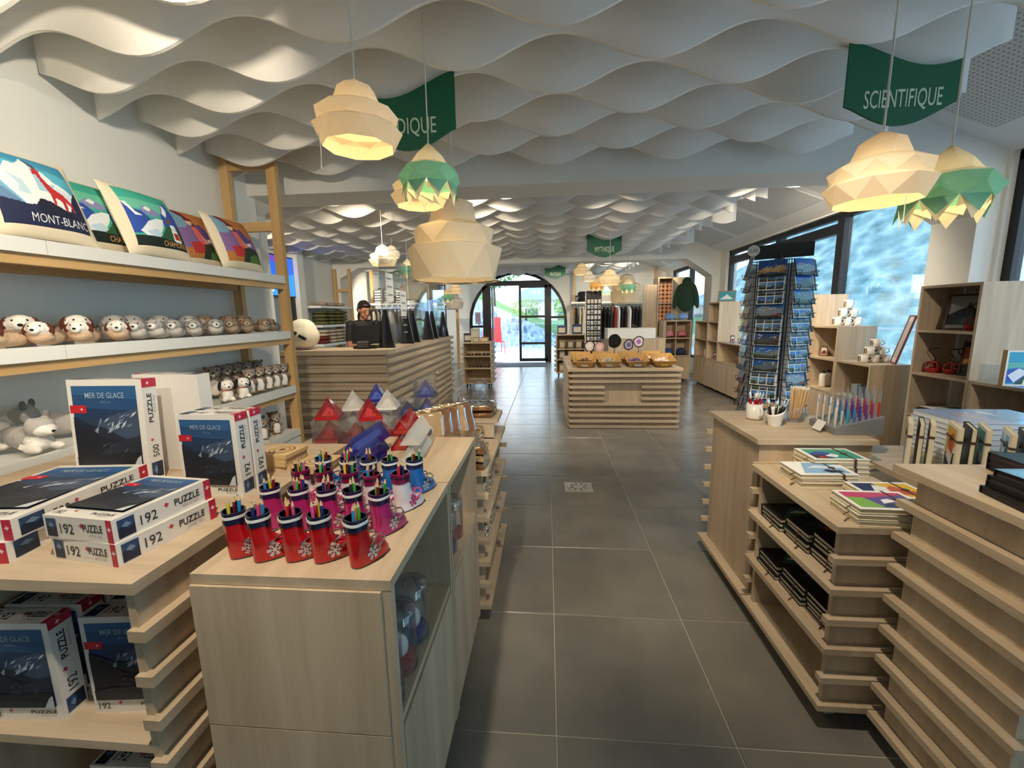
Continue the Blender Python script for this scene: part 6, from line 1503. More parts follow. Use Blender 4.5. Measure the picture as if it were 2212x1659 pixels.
def poster_block(loc, rz, label):
    t = thing('canvas_print', label, 'canvas print', loc, rz, 'small canvas prints')
    MB().box(-.09, .09, 0, .035, 0, .235).build('canvas_block', pmat('canvas_side', 'c8a068', .6), t)
    m = MB(); art(m, (-.09, -.0004, 0), (1,0,0), (0,0,1), .18, .235, [('f2f0ea', RECT), ('35a8d0', [(.06,.05),(.94,.05),(.94,.95),(.06,.95)]), ('6ac0b8', [(.06,.5),(.94,.5),(.94,.66),(.06,.66)]), ('3a5cc0', [(.06,.1),(.06,.46),(.4,.52),(.6,.46),(.94,.6),(.94,.1)]), ('e9f0f6', [(.1,.3),(.4,.5),(.7,.4),(.3,.1)]), ('2a5a44', [(.3,.05),(.6,.3),(.94,.05)]), ('f4f2ee', [(.56,.05),(.64,.36),(.76,.36),(.84,.05)]), ('c8282c', [(.64,.14),(.64,.24),(.78,.24),(.8,.13)])]); m.build('canvas_print', INK, t)
poster_block((3.07, 2.98, .922), R(-8), 'small canvas print with a red cable car beside the near window')
for i in range(3):
    t = thing('print_sheet', 'loose blue mountain print lying on the low cube shelf, %s from below' % ORD[i], 'art print', (3.10-.02*i, 2.86-.012*i, .9215+.0022*i), R(70+10*i), 'loose prints on the low cube shelf')
    MB().box(-.13, .13, -.09, .09, 0, .002).build('sheet', WHITE, t); m = MB(); art(m, (-.13, -.09, .002), (1,0,0), (0,1,0), .26, .18, [('7fa6d8', [(.05,.05),(.95,.05),(.95,.95),(.05,.95)]), ('e4ecf4', [(.2,.2),(.5,.8),(.8,.3)])]); m.build('sheet_print', INK, t)
def bottle(loc, label, c='e6e0d6', s=1.0):
    t = thing('water_bottle', label, 'bottle', loc, 0, 'white water bottles'); t.scale = (s,)*3
    MB().lathe([(0, 0), (.033, .002), (.035, .01), (.035, .13), (.028, .15), (.016, .158)], 18).build('flask', pmat('flask_'+c, c, .3), t)
    MB().lathe([(.018, .156), (.018, .172), (.01, .176), (.008, .19), (0, .19)], 14).build('cap', BLACKP, t)
    MB().tube([(.018, 0, .166), (.03, 0, .172), (.03, 0, .16)], .003, 5).build('cap_loop', BLACKP, t)
bottle((3.1, 4.99, .577), 'white water bottle with black cap in the cell behind the pencils'); bottle((3.2, 5.06, .577), 'second white water bottle, half hidden in the same cell')
bottle((3.12, 8.62, .577), 'small white bottle in the far cube shelf', s=.95)
def smallbox(loc, rz, c, label, w=.07, d=.07, h=.11):
    t = thing('gift_box', label, 'box', loc, rz, 'small gift boxes'); MB().box(-w/2, w/2, -d/2, d/2, 0, h).build('box_body', pmat('gift_'+c, c, .5), t)
    m = MB(); art(m, (-w/2, -d/2-.0002, 0), (1,0,0), (0,0,1), w, h, [('e4ddd2', [(.15,.15),(.85,.15),(.85,.85),(.15,.85)]), ('7a3a40', [(.2,.2),(.8,.2),(.8,.5),(.5,.65),(.2,.45)])]); m.build('box_print', INK, t)
smallbox((3.12, 5.06, .922), R(-20), '7a5a44', 'brown mug box in the cell under the white mugs'); smallbox((3.12, 4.35, .577), R(-10), '4a5a66', 'dark tin in the lower cell beside the pens'); smallbox((3.14, 4.5, .577), R(10), '8a9aa0', 'grey tin in the lower cell beside the pens')
smallbox((3.1, 7.9, 1.267), R(-15), '5a5f9a', 'violet box in the upper far cell', .06, .06, .1); smallbox((3.1, 7.4, .922), R(-15), '4a4a80', 'violet box on the low far module', .06, .06, .12); smallbox((3.1, 8.1, .577), R(-15), '6a4a60', 'plum box in the lower far cell', .06, .06, .12)
# ------------------------------------------------------------------ mineral baskets and agate slices on the kiosk
STRAW = pmat('woven_straw', 'c39a5e', .8, bump=.6, bscale=160, var=.15, vscale=40)
def stone_mesh(seed, c):
    rg = random.Random(seed); mb = MB(); mb.ell((0,0,0), (.03,.024,.019), 8, 5)
    mb.v = [tuple(Vector(v)*(1+.35*_nz.noise(Vector(v)*45+Vector((seed, 0, 0))))) for v in mb.v]; mb.s = [False]*len(mb.s)
    return mb.mesh('stone', pmat('stone_'+c, c, .4))
STN = {k: [stone_mesh(i+j*9, c) for i in range(3)] for j, (k, c) in enumerate((('brown', '5c4538'), ('honey', 'a0a094'), ('purple', '6a5480'), ('rose', 'e6d3d2')))}
def basket(x, y, z, rz, label, tag_c):
    t = thing('straw_basket', label, 'basket', (x, y, z+.027), 0, 'straw baskets of minerals', rot=(R(17), 0, rz))
    w0, d0, w1, d1, h = .09, .085, .135, .13, .095; th = .008
    def wall(sgn, ax):
        mb = MB()
        if ax == 0: P = [(-w0, sgn*d0, 0), (w0, sgn*d0, 0), (w1, sgn*d1, h), (-w1, sgn*d1, h)]; off = Vector((0, -sgn*th, 0))
        else: P = [(sgn*w0, -d0, 0), (sgn*w0, d0, 0), (sgn*w1, d1, h), (sgn*w1, -d1, h)]; off = Vector((-sgn*th, 0, 0))
        Q = [Vector(p)+off for p in P]
        mb.add(P+Q, [(0,1,2,3),(7,6,5,4),(0,4,5,1),(1,5,6,2),(2,6,7,3),(3,7,4,0)]); return mb.build('basket_side', STRAW, t)
    for a in (0, 1):
        for sg in (-1, 1): wall(sg, a)
    MB().box(-w0, w0, -d0, d0, 0, .006).build('basket_floor', STRAW, t)
    MB().tube([(-w1, -d1, h), (w1, -d1, h), (w1, d1, h), (-w1, d1, h), (-w1, -d1, h)], .0075, 7).build('rim', STRAW, t)
    MB().obox((0, -.114, .045), (.085, .002, .035), (R(-25), 0, 0)).build('price_label', pmat('label_'+tag_c, tag_c, .5), t)
for i, x in enumerate((.475, .78, 1.12, 1.44)):
    for j, y in enumerate((5.45, 5.78)):
        k = ('brown', 'honey', 'purple', 'rose')[i]
        basket(x-.03*j, y, .766, R(2*i-4), 'straw basket of %s, %s row' % (('brown stones', 'grey honey stones', 'purple amethyst', 'pale rose quartz')[i], ('front', 'rear')[j]), ('cdbf9c', 'a9bfa0', 'bdbdc4', 'd9a83a')[i])
        for q in range(12 if j == 0 else 7):
            a = q*2.4; r = .02*math.sqrt(q+.3)
            sp = Vector((x-.03*j, y, .793))+Euler((R(17), 0, R(2*i-4))).to_matrix() @ Vector((1.25*r*math.cos(a), 1.25*r*math.sin(a), .034+(.022 if q < 6 else 0)))
            o = link('stone', STN[k][q % 3], None, tuple(sp), (rnd.uniform(0, 3), rnd.uniform(0, 3), rnd.uniform(0, 3)))
            o.name = 'mineral_stone'
            tag(o, 'loose %s in the %s basket' % (('brown stone', 'grey honey stone', 'amethyst stone', 'rose quartz stone')[i], ('front', 'rear')[j]), 'stone', 'loose %s stones, %s basket' % (k, ('front', 'rear')[j]))
def agate(x, y, z, r, cols, label, rz=0, hgt=.17):
    t = thing('agate_slice', label, 'mineral', (x, y, z), rz, 'agate slices on stands')
    MB().box(-.03, .03, -.025, .025, 0, .012).build('stand_foot', BLACKP, t); MB().tube([(0, 0, .01), (0, 0, hgt)], .004, 6).build('stand_rod', BLACKP, t)
    s = None
    for k, (f, c) in enumerate(((1, cols[0]), (.78, cols[1]), (.42, cols[2]))):
        pts = [(r*f*(1+.07*math.sin(3*a+x*9)+.04*math.sin(5*a))*math.cos(a), hgt+r*.85+r*f*1.15*(1+.05*math.sin(2*a+1))*math.sin(a)) for a in [2*math.pi*i/22 for i in range(22)]]
        o = MB().prism(pts, -.007-.0012*k, .007, 1, 0).build(('rind', 'band', 'core')[k], pmat('agate_'+c, c, .25), t)
agate(.93, 5.98, .766, .088, ('191615', '1e1a18', '241f1c'), 'black oval mineral slice on a stand, tallest at the kiosk back', 0, .22)
agate(1.13, 6.02, .766, .07, ('3a3640', 'a79fae', '6a5f90'), 'grey and violet agate slice on a stand, left of the lilac one', .2, .18)
agate(1.26, 5.98, .766, .072, ('4a4048', 'd3c6d6', '9a72b4'), 'lilac agate slice with purple heart, right end of the kiosk', -.2, .22)
agate(.59, 6.0, .766, .075, ('3a2f2a', 'd8ccc0', 'e6ded4'), 'pale beige agate slice behind the left baskets', .1, .16)
agate(.73, 6.04, .766, .065, ('c89a94', 'e2b9b4', 'e8cdc8'), 'pink agate slice behind the left baskets', -.1, .15)
t = thing('price_card', 'small white price card standing behind the left baskets', 'price card', (.64, 5.92, .766)); MB().obox((0, 0, .045), (.13, .004, .09), (R(-12), 0, 0)).build('card', WHITE, t)
# ------------------------------------------------------------------ furniture and goods beyond the kiosk
def podium():
    t = thing('display_podium', 'oak podium with a white block on top, behind the kiosk', 'podium', (1.1, 7.75, 0))
    board('podium_front', t, 0, 1.0, 0, .02, 0, .97, None, 2); board('podium_back', t, 0, 1.0, .58, .6, 0, .97, None, 2); board('podium_side', t, 0, .02, .02, .58, 0, .97, None, 2); board('podium_side', t, .98, 1.0, .02, .58, 0, .97, None, 2); board('podium_top', t, 0, 1.0, 0, .6, .97, .99, None, 0)
    MB().box(-.02, .82, -.02, .4, .99, 1.175).build('white_block', WHITE, t)
    MB().obox((.5, .2, 1.2), (.12, .09, .02), (.3, .4, .2)).build('small_stand', BLACKP, t)
podium()
def magnet_stand():
    t = thing('magnet_stand', 'slim black stand covered with rows of little magnets', 'display stand', (.92, 8.62, 0), R(-6))
    MB().box(-.16, .16, -.012, .16, .0, .05).build('base', BLACKM, t); MB().box(-.15, .15, 0, .03, .05, 1.89).build('panel', BLACKM, t); MB().box(-.17, -.15, 0, .16, .05, 1.89).build('side_panel', WHITE, t)
    m = MB(); cs = ['d8d4cc', '6a7a8c', 'b9c4cc', '3f7fb4', 'c9c2b4', '5a6a4a', 'e4e8ea']
    for r in range(10):
        for c in range(4):
            x = -.125+.07*c; z = 1.72-.105*r; cc = cs[(r*2+(c if r % 3 else 0)) % 7]
            m.box(x, x+.05, -.008, 0, z-.07, z, col='eceae6'); m.box(x+.006, x+.044, -.009, -.008, z-.06, z-.02, col=cc)
    o = m.build('magnets', INK, t); o['kind'] = 'stuff'
magnet_stand()
def goods_cart(x0, x1, y0, y1, z1, label, kind):
    t = thing('shelf_cart', label, 'shelf cart', (x0, y0, 0))
    def b(n, a0, a1, b0, b1, c0, c1, ax=None): return board(n, t, a0-x0, a1-x0, b0-y0, b1-y0, c0, c1, None, ax)
    b('top_board', x0, x1, y0, y1, z1-.025, z1, 0); b('side_panel', x0, x0+.02, y0, y1, .1, z1-.025, 2); b('side_panel', x1-.02, x1, y0, y1, .1, z1-.025, 2); b('back_panel', x0+.02, x1-.02, y1-.02, y1, .1, z1-.025, 2)
    for z in (.12, .42, .66): b('shelf', x0+.02, x1-.02, y0, y1-.02, z-.02, z, 0)
    for k in range(7): b('slat', x1, x1+.04, y0, y1, .14+.1095*k, .165+.1095*k, 1); b('slat', x0-.04, x0, y0, y1, .14+.1095*k, .165+.1095*k, 1)
    for cx in (x0+.06, x1-.06):
        for cy in (y0+.06, y1-.06): caster(t, cx-x0, cy-y0, .1, True)
goods_cart(-1.66, -1.10, 8.2, 8.66, .93, 'slatted cart with sunglasses standing left of the entrance', 0)
goods_cart(.2, .88, 9.7, 10.15, .99, 'slatted cart with packets standing right of the entrance', 1)
def glasses(x, y, z, label):
    t = thing('sunglasses', label, 'sunglasses', (x, y, z), rnd.uniform(-.3, .3), 'dark sunglasses on the cart')
    for s in (-1, 1): MB().ell((s*.035, 0, .022), (.03, .006, .022), 12, 6).build('lens', pmat('lens_dark', '2a1a14', .15), t); MB().tube([(s*.066, 0, .03), (s*.066, .12, .028), (s*.064, .14, .008)], .003, 5).build('temple', BLACKP, t)
    MB().tube([(-.012, 0, .03), (.012, 0, .03)], .003, 5).build('bridge', BLACKP, t)
for i in range(3): glasses(-1.54+.16*i, 8.33, .661, 'dark sunglasses on the upper cart shelf, %s from the left' % ORD[i])
for i in range(3): glasses(-1.52+.15*i, 8.34, .421, 'dark sunglasses on the lower cart shelf, %s from the left' % ORD[i])
def item_box(x, y, z, w, d, h, c, label, cat='box', rz=0, name='gift_box', group=None):
    o = thing(name, label, cat, (x, y, z), rz, group); MB().box(-w/2, w/2, -d/2, d/2, 0, h).build('box_body', pmat('item_'+c, c, .6), o)
    MB().box(-w*.38, w*.38, -d/2-.002, -d/2, h*.2, h*.75).build('box_label', pmat('item_label', 'd9d0c0', .6), o); return o
item_box(-1.42, 8.3, .931, .17, .06, .27, 'c8bfae', 'beige card display on the sunglasses cart'); item_box(-1.40, 8.26, .931, .12, .04, .1, 'b39a70', 'brown box in front of the beige card display'); item_box(-1.24, 8.34, .931, .15, .12, .09, 'b98a54', 'small wooden house box on the sunglasses cart')
item_box(-1.58, 8.4, .931, .16, .14, .17, '3f4a50', 'dark tin on the sunglasses cart'); item_box(.33, 9.85, .991, .2, .12, .2, '3a4a78', 'blue gift bag on the right cart, left one', name='gift_bag'); item_box(.68, 9.85, .991, .22, .12, .22, '2c4468', 'blue gift bag on the right cart, right one', name='gift_bag')
for i in range(3):
    for j, z in enumerate((.661, .421, .121)): item_box(.34+.19*i, 9.86, z, .13, .1, .2, ('b08a60', '8f7a66', '9a8a70')[(i+j) % 3], 'brown packet on the right cart, %s shelf, %s from the left' % (('top', 'middle', 'bottom')[j], ORD[i]), 'packet', name='packet', group='brown packets on the right cart')
# caps
CAPM = {}
def cap(x, y, z, c, label, rz):
    t = thing('baseball_cap', label, 'cap', (x, y, z), rz, 'baseball caps'); m = pmat('cap_'+c, c, .85)
    MB().lathe([(.093, 0), (.095, .02), (.09, .055), (.07, .09), (.035, .108), (0, .112)], 20).build('crown', m, t)
    mb = MB(); N = 12
    for side in (0, .004):
        pass
    top = []; bot = []
    def fn(u, v):
        a = math.pi*(1.12+.76*u); r = .092+.075*v*math.sin(math.pi*u)**.6
        return (r*math.cos(a), r*math.sin(a)*1.05, .008-.028*v*abs(math.cos(math.pi*u))**2-.006*v)
    mb.grid(fn, 14, 4); mb.grid(lambda u, v: (lambda p: (p[0], p[1], p[2]-.004))(fn(u, v)), 14, 4); mb.build('brim', m, t)
    MB().ell((0, 0, .112), (.008, .008, .005), 8, 4).build('button', m, t)
for i, (z, c1, c2, n) in enumerate(((1.281, '7ba3e0', '86aee6', 'light blue'), (.921, 'd68c9c', 'd07f88', 'pink'), (.551, '3f5f98', '2c3f66', 'navy'))):
    cap(2.57, 9.24, z+.037, c1, '%s baseball cap, left one on the %s cap shelf' % (n, ('top', 'middle', 'lower')[i]), .1); cap(2.83, 9.24, z+.037, c2, '%s baseball cap, right one on the %s cap shelf' % (n, ('top', 'middle', 'lower')[i]), -.1)
def towel_tower():
    x0, x1, y0, y1 = 2.40, 2.72, 9.62, 10.05
    t = thing('towel_tower', 'tall oak tower with rolled peach towels', 'shelf', (x0, y0, 0))
    def b(n, a0, a1, b0, b1, c0, c1, m=None, ax=None): return board(n, t, a0-x0, a1-x0, b0-y0, b1-y0, c0, c1, m, ax)
    b('side_panel', x0, x0+.03, y0, y1, 0, 2.2, None, 2); b('side_panel', x1-.02, x1, y0, y1, 0, 2.2, None, 2); b('back_panel', x0+.03, x1-.02, y1-.02, y1, 0, 2.2, None, 2)
    for z in (2.2, 1.66, 1.28, .9): b('shelf', x0+.03, x1-.02, y0, y1-.02, z-.03, z, None, 0)
    b('wing_panel', x1, 3.1, y0+.1, y0+.13, 0, 2.2, None, 2); b('wing_panel', 2.1, x0, y0+.05, y0+.08, 0, 2.05, None, 2)
    m = pmat('towel_peach', 'd99a74', .95, bump=.4, bscale=150)
    tw = MB().tube([(0, 0, 0), (0, .3, 0)], .042, 12).mesh('rolled_towel', m)
    for j, (z0, nr) in enumerate(((1.66, 5), (1.28, 4))):
        for r in range(nr):
            for c in range(3):
                o = link('rolled_towel', tw, None, (2.476+.0875*c, 9.64, z0+.044+.0845*r))
                tag(o, 'rolled peach towel, %s compartment, %s row from below, %s from the left' % (('upper', 'lower')[j], ORD[r], ORD[c]), 'towel', 'rolled peach towels')
towel_tower()
def hoodie(x, y, z, c, label):
    t = thing('hoodie', label, 'hoodie', (x, y, z), R(-35)); 
    me = blob('hoodie_body', [((0,0,-.32),(.2,.075,.3),c), ((0,0,-.1),(.2,.07,.1),c), ((-.2,-.01,-.3),(.06,.06,.26),c,(0,.18,0)), ((.2,-.01,-.3),(.06,.06,.26),c,(0,-.18,0)), ((0,.02,.02),(.1,.08,.09),c)], .02, printmat('cloth_dark', .95, 0, .3)); link('garment', me, t)
    MB().tube([(0, .02, .1), (0, .02, .16), (.03, .02, .18)], .004, 5).build('hook', CHROME, t)
hoodie(2.92, 9.35, 2.06, '2c4434', 'dark green hoodie hanging at the end of the oak panel')
# clothes rail at the front wall, right of the entrance
_G = {}
def garment(x, y, z, c, label, L=.9, rz=0):
    if (c, L) not in _G:
        mb = MB(); sec = [(0, .04, .02), (-.03, .1, .026), (-.07, .2, .03), (-.16, .235, .036), (-.5, .22, .04), (-L, .235, .045)]
        mb.grid(lambda u, v: (lambda s: (s[2]*math.sin(2*math.pi*u)*(1+.15*math.sin(9*u+v*8)), s[1]*math.cos(2*math.pi*u), s[0]))(tuple(a+(b-a)*(v*5-int(min(4.999, v*5))) for a, b in zip(sec[int(min(4.999, v*5))], sec[int(min(4.999, v*5))+1]))), 16, 15, closeu=True)
        _G[(c, L)] = mb.mesh('cloth', pmat('cloth_'+c, c, .95, bump=.2, bscale=80))
    t = thing('jacket', label, 'jacket', (x, y, z), rz, 'jackets on hangers'); link('cloth', _G[(c, L)], t)
    MB().tube([(0, 0, -.02), (0, 0, .05), (.015, 0, .065), (0, 0, .08)], .004, 5).build('hanger_hook', CHROME, t)
def rail(x0, x1, y, z, label, posts):
    t = thing('clothes_rail', label, 'clothes rail', (x0, y, 0))
    for p in posts: board('post', t, p-x0-.035, p-x0+.035, .12, .19, 0, 2.72, PINE); 
    board('shelf', t, 0, x1-x0, -.25, .2, z, z+.045, WHITE); MB().tube([(0, 0, z-.1), (x1-x0, 0, z-.1)], .014, 8).build('rail_bar', CHROME, t)
    for p in (x0+.1, (x0+x1)/2, x1-.1): MB().tube([(p-x0, 0, z-.1), (p-x0, 0, z)], .008, 6).build('rail_bracket', CHROME, t)
rail(.68, 3.2, 12.55, 1.74, 'pine and white clothes rail right of the entrance', (.78, 1.9, 3.1))
cl = ['131416', 'cfc6b4', 'd6cdbc', 'cfc6b4', 'c9bfac', 'd8cfc0', 'cabfa8', '121315', '1a1c20', '101114', '23302c', '8a2632', 'e2dfda', '131417', '15171c', 'e6e4e0', '18191d', '121216', '16171b', 'dfe0de', 'd2d8da', 'e2e4e4']
for i, c in enumerate(cl): garment(.84+.1*i, 12.55, 1.64, c, '%s jacket on the far rail, %s from the entrance' % ({'1': 'black', '2': 'dark green', '8': 'dark red', 'c': 'cream', 'd': 'pale', 'e': 'white'}[c[0]], (ORD+['twenty-first', 'twenty-second'])[i]), .92, rnd.uniform(-.1, .1))
def hatpile(x, y, z, c, label):
    o = thing('hat', label, 'hat', (x, y, z)); MB().lathe([(.2, 0), (.2, .012), (.13, .02), (.12, .1), (.08, .14), (0, .145)], 18).build('hat_body', pmat('hat_'+c, c, .9), o)
hatpile(1.0, 12.5, 1.786, '141416', 'black hat on the shelf above the far rail'); hatpile(1.42, 12.5, 1.786, 'b7aaa0', 'pale knitted hat on the shelf above the far rail'); hatpile(1.0, 12.5, 1.94, '141416', 'second black hat stacked on the first') 
for k in range(5): item_box(2.9, 12.5, 1.786+.075*k, .3, .3, .07, '24386a', 'folded navy garment, %s from below above the far rail' % ORD[k], 'garment', 0, 'folded_garment', 'folded navy garments')
# rail and shelves left of the entrance
rail(-3.05, -2.45, 11.6, 1.74, 'short clothes rail left of the entrance', (-2.5,)); rail(-4.5, -3.1, 10.4, 1.74, 'white clothes rail behind the counter', (-4.4, -3.2))
for i in range(11): garment(-4.42+.115*i, 10.4, 1.64, ('8f857a', 'a39a90', '6a6660', 'b5ada2', 'c9c2b8', 'd9d6d0', '2a2c2e')[i % 7], 'jacket on the rail behind the counter, %s from the left' % ORD[i], .8, rnd.uniform(-.3, .3))
for i in range(4):
    for k in range(5): item_box(-4.1+.27*i, 10.3, 1.786+.062*k, .23, .28, .058, '3a3d42', 'folded charcoal garment, stack %s, %s from below' % (ORD[i], ORD[k]), 'garment', 0, 'folded_garment', 'folded charcoal garments')
# pine shelves with folded sweaters on the wall behind the counter
def sweater_shelves():
    x0, x1, y0, y1 = -4.58, -4.2, 7.66, 9.0
    t = thing('pine_shelving', 'pine and white shelves with folded sweaters behind the counter', 'shelving', (x0, y0, 0))
    def b(n, a0, a1, b0, b1, c0, c1, m=PINE): return board(n, t, a0-x0, a1-x0, b0-y0, b1-y0, c0, c1, m)
    for y in (y1-.05,): b('post', x1-.06, x1, y, y+.05, 0, 2.48); b('post', x0, x0+.06, y, y+.05, 0, 2.48); b('cross_bar', x0+.06, x1-.06, y+.01, y+.04, 2.0, 2.06)
    for z in (1.68, 1.32, .96, .5): b('shelf', x0, x1, y0, y1-.05, z-.045, z, WHITE)
sweater_shelves()
FOLD = {}
def folded(x, y, z, c, label, group):
    if c not in FOLD:
        FOLD[c] = blob('folded', [((0, 0, .035), (.13, .11, .034), c), ((.05, .03, .036), (.1, .09, .034), c), ((.05, -.03, .036), (.1, .09, .034), c)], .014, printmat('cloth_knit', .95, 0, .6))
    o = link('folded_sweater', FOLD[c], None, (x, y, z), (0, 0, rnd.uniform(-.15, .15))); tag(o, label, 'sweater', group)
for i in range(4):
    for k in range(4): folded(-4.35, 7.86+.27*i, 1.322+.066*k, '5a5c34' if k % 2 else '6b6a3a', 'folded olive sweater, stack %s, %s from below' % (ORD[i], ORD[k]), 'folded olive sweaters')
    for k in range(4): folded(-4.35, 7.86+.27*i, .962+.066*k, ('c2b49e' if (i or k > 1) else '7a2628'), 'folded %s sweater, stack %s, %s from below' % ('beige' if (i or k > 1) else 'dark red', ORD[i], ORD[k]), 'folded beige sweaters')
for i in range(3): folded(-4.35, 7.9+.35*i, 1.682, 'a89884', 'single folded beige sweater on the top shelf, %s from the left' % ORD[i], 'single folded sweaters on the top shelf')
# lit showcase beyond the sweater shelves
def showcase():
    t = thing('lit_showcase', 'glowing white wall showcase with red and black goods behind the counter', 'showcase', (-4.1, 11.2, 0))
    MB().box(-.45, .55, .3, .34, .6, 2.0).build('light_panel', pmat('light_panel', 'e6f0ff', .5, emit=1.2), t); MB().box(-.5, -.45, 0, .34, .6, 2.02).box(.55, .6, 0, .34, .6, 2.02).build('frame', WHITE, t); MB().box(-.5, .6, 0, .34, .5, .6).build('plinth', BLACKM, t)
    for z in (.95, 1.35, 1.72): MB().box(-.45, .55, .02, .3, z-.02, z).build('glass_shelf', WHITE, t)
    MB().box(-.5, .6, -.02, .34, 2.0, 2.06).build('top_board', BLACKM, t)
showcase()
for j, z in enumerate((.951, 1.351, 1.721)):
    for i in range(6): item_box(-4.45+.17*i, 11.34, z, .1, .08, .15+.05*((i+j) % 3), ('1d1f24', 'a3202a', '20242c', 'b0345a', '2a5a4a', '15171c')[(i*2+j) % 6], 'boxed item in the lit showcase, %s shelf, %s from the left' % (('lower', 'middle', 'upper')[j], ORD[i]), 'box', 0, 'boxed_item', 'boxed items in the lit showcase')
for i in range(5): item_box(-4.45+.2*i, 11.3, 2.062, .14, .1, .16+.04*(i % 2), ('1c1d22', '8f1f28', '1a1a1e', 'a3202a', '23242a')[i], 'dark gift set on top of the lit showcase, %s from the left' % ORD[i], 'box', 0, 'gift_set', 'gift sets on the lit showcase')
# wall screen and its picture
def tv():
    t = thing('wall_screen', 'wall screen showing a blue advert, half hidden by the shelf post', 'screen', (-4.52, 6.85, 1.82))
    MB().box(-.05, 0, -.62, .58, 0, .69).build('screen_case', BLACKP, t)
    m = MB(); art(m, (.0006, -.6, .02), (0,1,0), (0,0,1), 1.16, .65, [('1f5fd0', RECT), ('d0486a', [(0,.8),(.5,1),(0,1)]), ('6a3fb0', [(.2,1),(.6,.8),(.9,1)]), ('2a8ae8', [(.4,0),(1,0),(1,.6),(.6,.4)]), ('d8d2e0', [(.1,.1),(.3,.3),(.5,.12),(.4,.02),(.1,.02)]), ('10131c', [(.08,.4),(.3,.42),(.3,.66),(.1,.7)]), ('e8eef4', [(.1,.42),(.28,.44),(.28,.62),(.11,.66)])])
    sm = printmat('screen_glow', .3); p = sm.node_tree.nodes['Principled BSDF']; a = [n for n in sm.node_tree.nodes if n.type == 'VERTEX_COLOR'][0]
    sm.node_tree.links.new(a.outputs[0], p.inputs['Emission Color']); p.inputs['Emission Strength'].default_value = .6
    m.build('screen_picture', sm, t)
tv()
# big cream bag on the near end of the counter
def bag():
    t = thing('cream_bag', 'round cream bag with black bands behind the plush shelf', 'bag', (-2.72, 4.50, 1.101))
    me = blob('bag_body', [((0,0,.15),(.2,.16,.15),'d6ccb4'), ((.02,0,.22),(.15,.13,.12),'ddd4be')], .016, printmat('cloth_knit', .95, 0, .6)); link('bag_body', me, t)
    MB().obox((-.01, -.15, .2), (.1, .03, .035), (R(-20), .5, 0)).build('black_band', BLACKP, t); MB().obox((.09, -.14, .14), (.08, .03, .03), (R(-10), .5, 0)).build('black_band', BLACKP, t)
bag()
# tills, clear screens and notices on the counter
def till(x, y, rz, label, h=.34):
    t = thing('till', label, 'till', (x, y, 1.101), rz, 'black tills on the counter')
    MB().box(-.12, .12, -.1, .1, 0, .03).build('foot', BLACKP, t); MB().tube([(0, .02, .03), (0, .04, .12)], .03, 8).build('neck', BLACKP, t)
    MB().obox((0, 0, .15), (.30, .03, .2), (R(-14), 0, 0)).build('monitor', BLACKP, t); MB().obox((0, .03, .15), (.18, .04, .1), (R(-14), 0, 0)).build('monitor_back', BLACKP, t)
    MB().obox((0, -.13, .05), (.12, .05, .06), (R(20), 0, 0)).build('card_reader', pmat('reader_grey', '3a3d42', .4), t)
till(-2.02, 4.60, R(5), 'black till with wide monitor at the near end of the counter'); till(-2.1, 5.75, R(95), 'black till in the middle of the counter'); till(-2.1, 6.75, R(95), 'black till at the far end of the counter')
def screen_holder(y, label):
    t = thing('counter_screen', label, 'screen guard', (-1.80, y, 1.101), 0, 'clear guards on the counter')
    MB().box(-.006, .006, -.45, .45, .02, 1.0).build('clear_sheet', glassmat('guard_sheet', (238, 242, 244), .05, .02, .03, (220, 225, 230)), t)
    for s in (-.35, .35):
        MB().add([(-.09, s-.02, 0), (.09, s-.02, 0), (.09, s+.02, 0), (-.09, s+.02, 0), (-.02, s-.02, .42), (.02, s-.02, .42), (.02, s+.02, .42), (-.02, s+.02, .42)], [(3,2,1,0),(4,5,6,7),(0,1,5,4),(1,2,6,5),(2,3,7,6),(3,0,4,7)]).build('black_bracket', BLACKP, t)
for i, y in enumerate((4.98, 5.95, 6.92)): screen_holder(y, 'clear guard sheet with black brackets, %s from the near end of the counter' % ORD[i])
def notice(y, z, label, rows=3):
    t = thing('paper_notice', label, 'notice', (-1.785, y, z), 0)
    MB().box(-.001, .001, -.11, .11, 0, .31).build('sheet', WHITE, t); m = MB()
    for k in range(rows): art(m, (.0012, -.09+.01*k, .24-.09*k), (0,1,0), (0,0,1), .15, .02, [('8a8c92', RECT)])
    m.build('notice_print', INK, t)
notice(4.78, 1.62, 'white notice with three lines taped to the near clear guard'); notice(5.22, 1.45, 'second white notice hanging on the clear guards', 6)
item_box(-1.95, 7.2, 1.101, .16, .12, .12, 'c8a060', 'small yellow box at the far end of the counter'); item_box(-2.12, 7.25, 1.101, .1, .1, .16, 'c8383c', 'red pot at the far end of the counter')
# dark bottles beside the counter end
for i in range(2):
    t = thing('thermos', 'dark blue thermos standing at the far counter end, %s' % ('left', 'right')[i], 'flask', (-1.86+.1*i, 7.08-.0*i, 1.101)); MB().lathe([(0,0),(.04,0),(.042,.01),(.042,.15),(.03,.17),(.025,.2),(0,.2)], 16).build('flask', pmat('thermos_blue', '2c3a4c', .3), t)
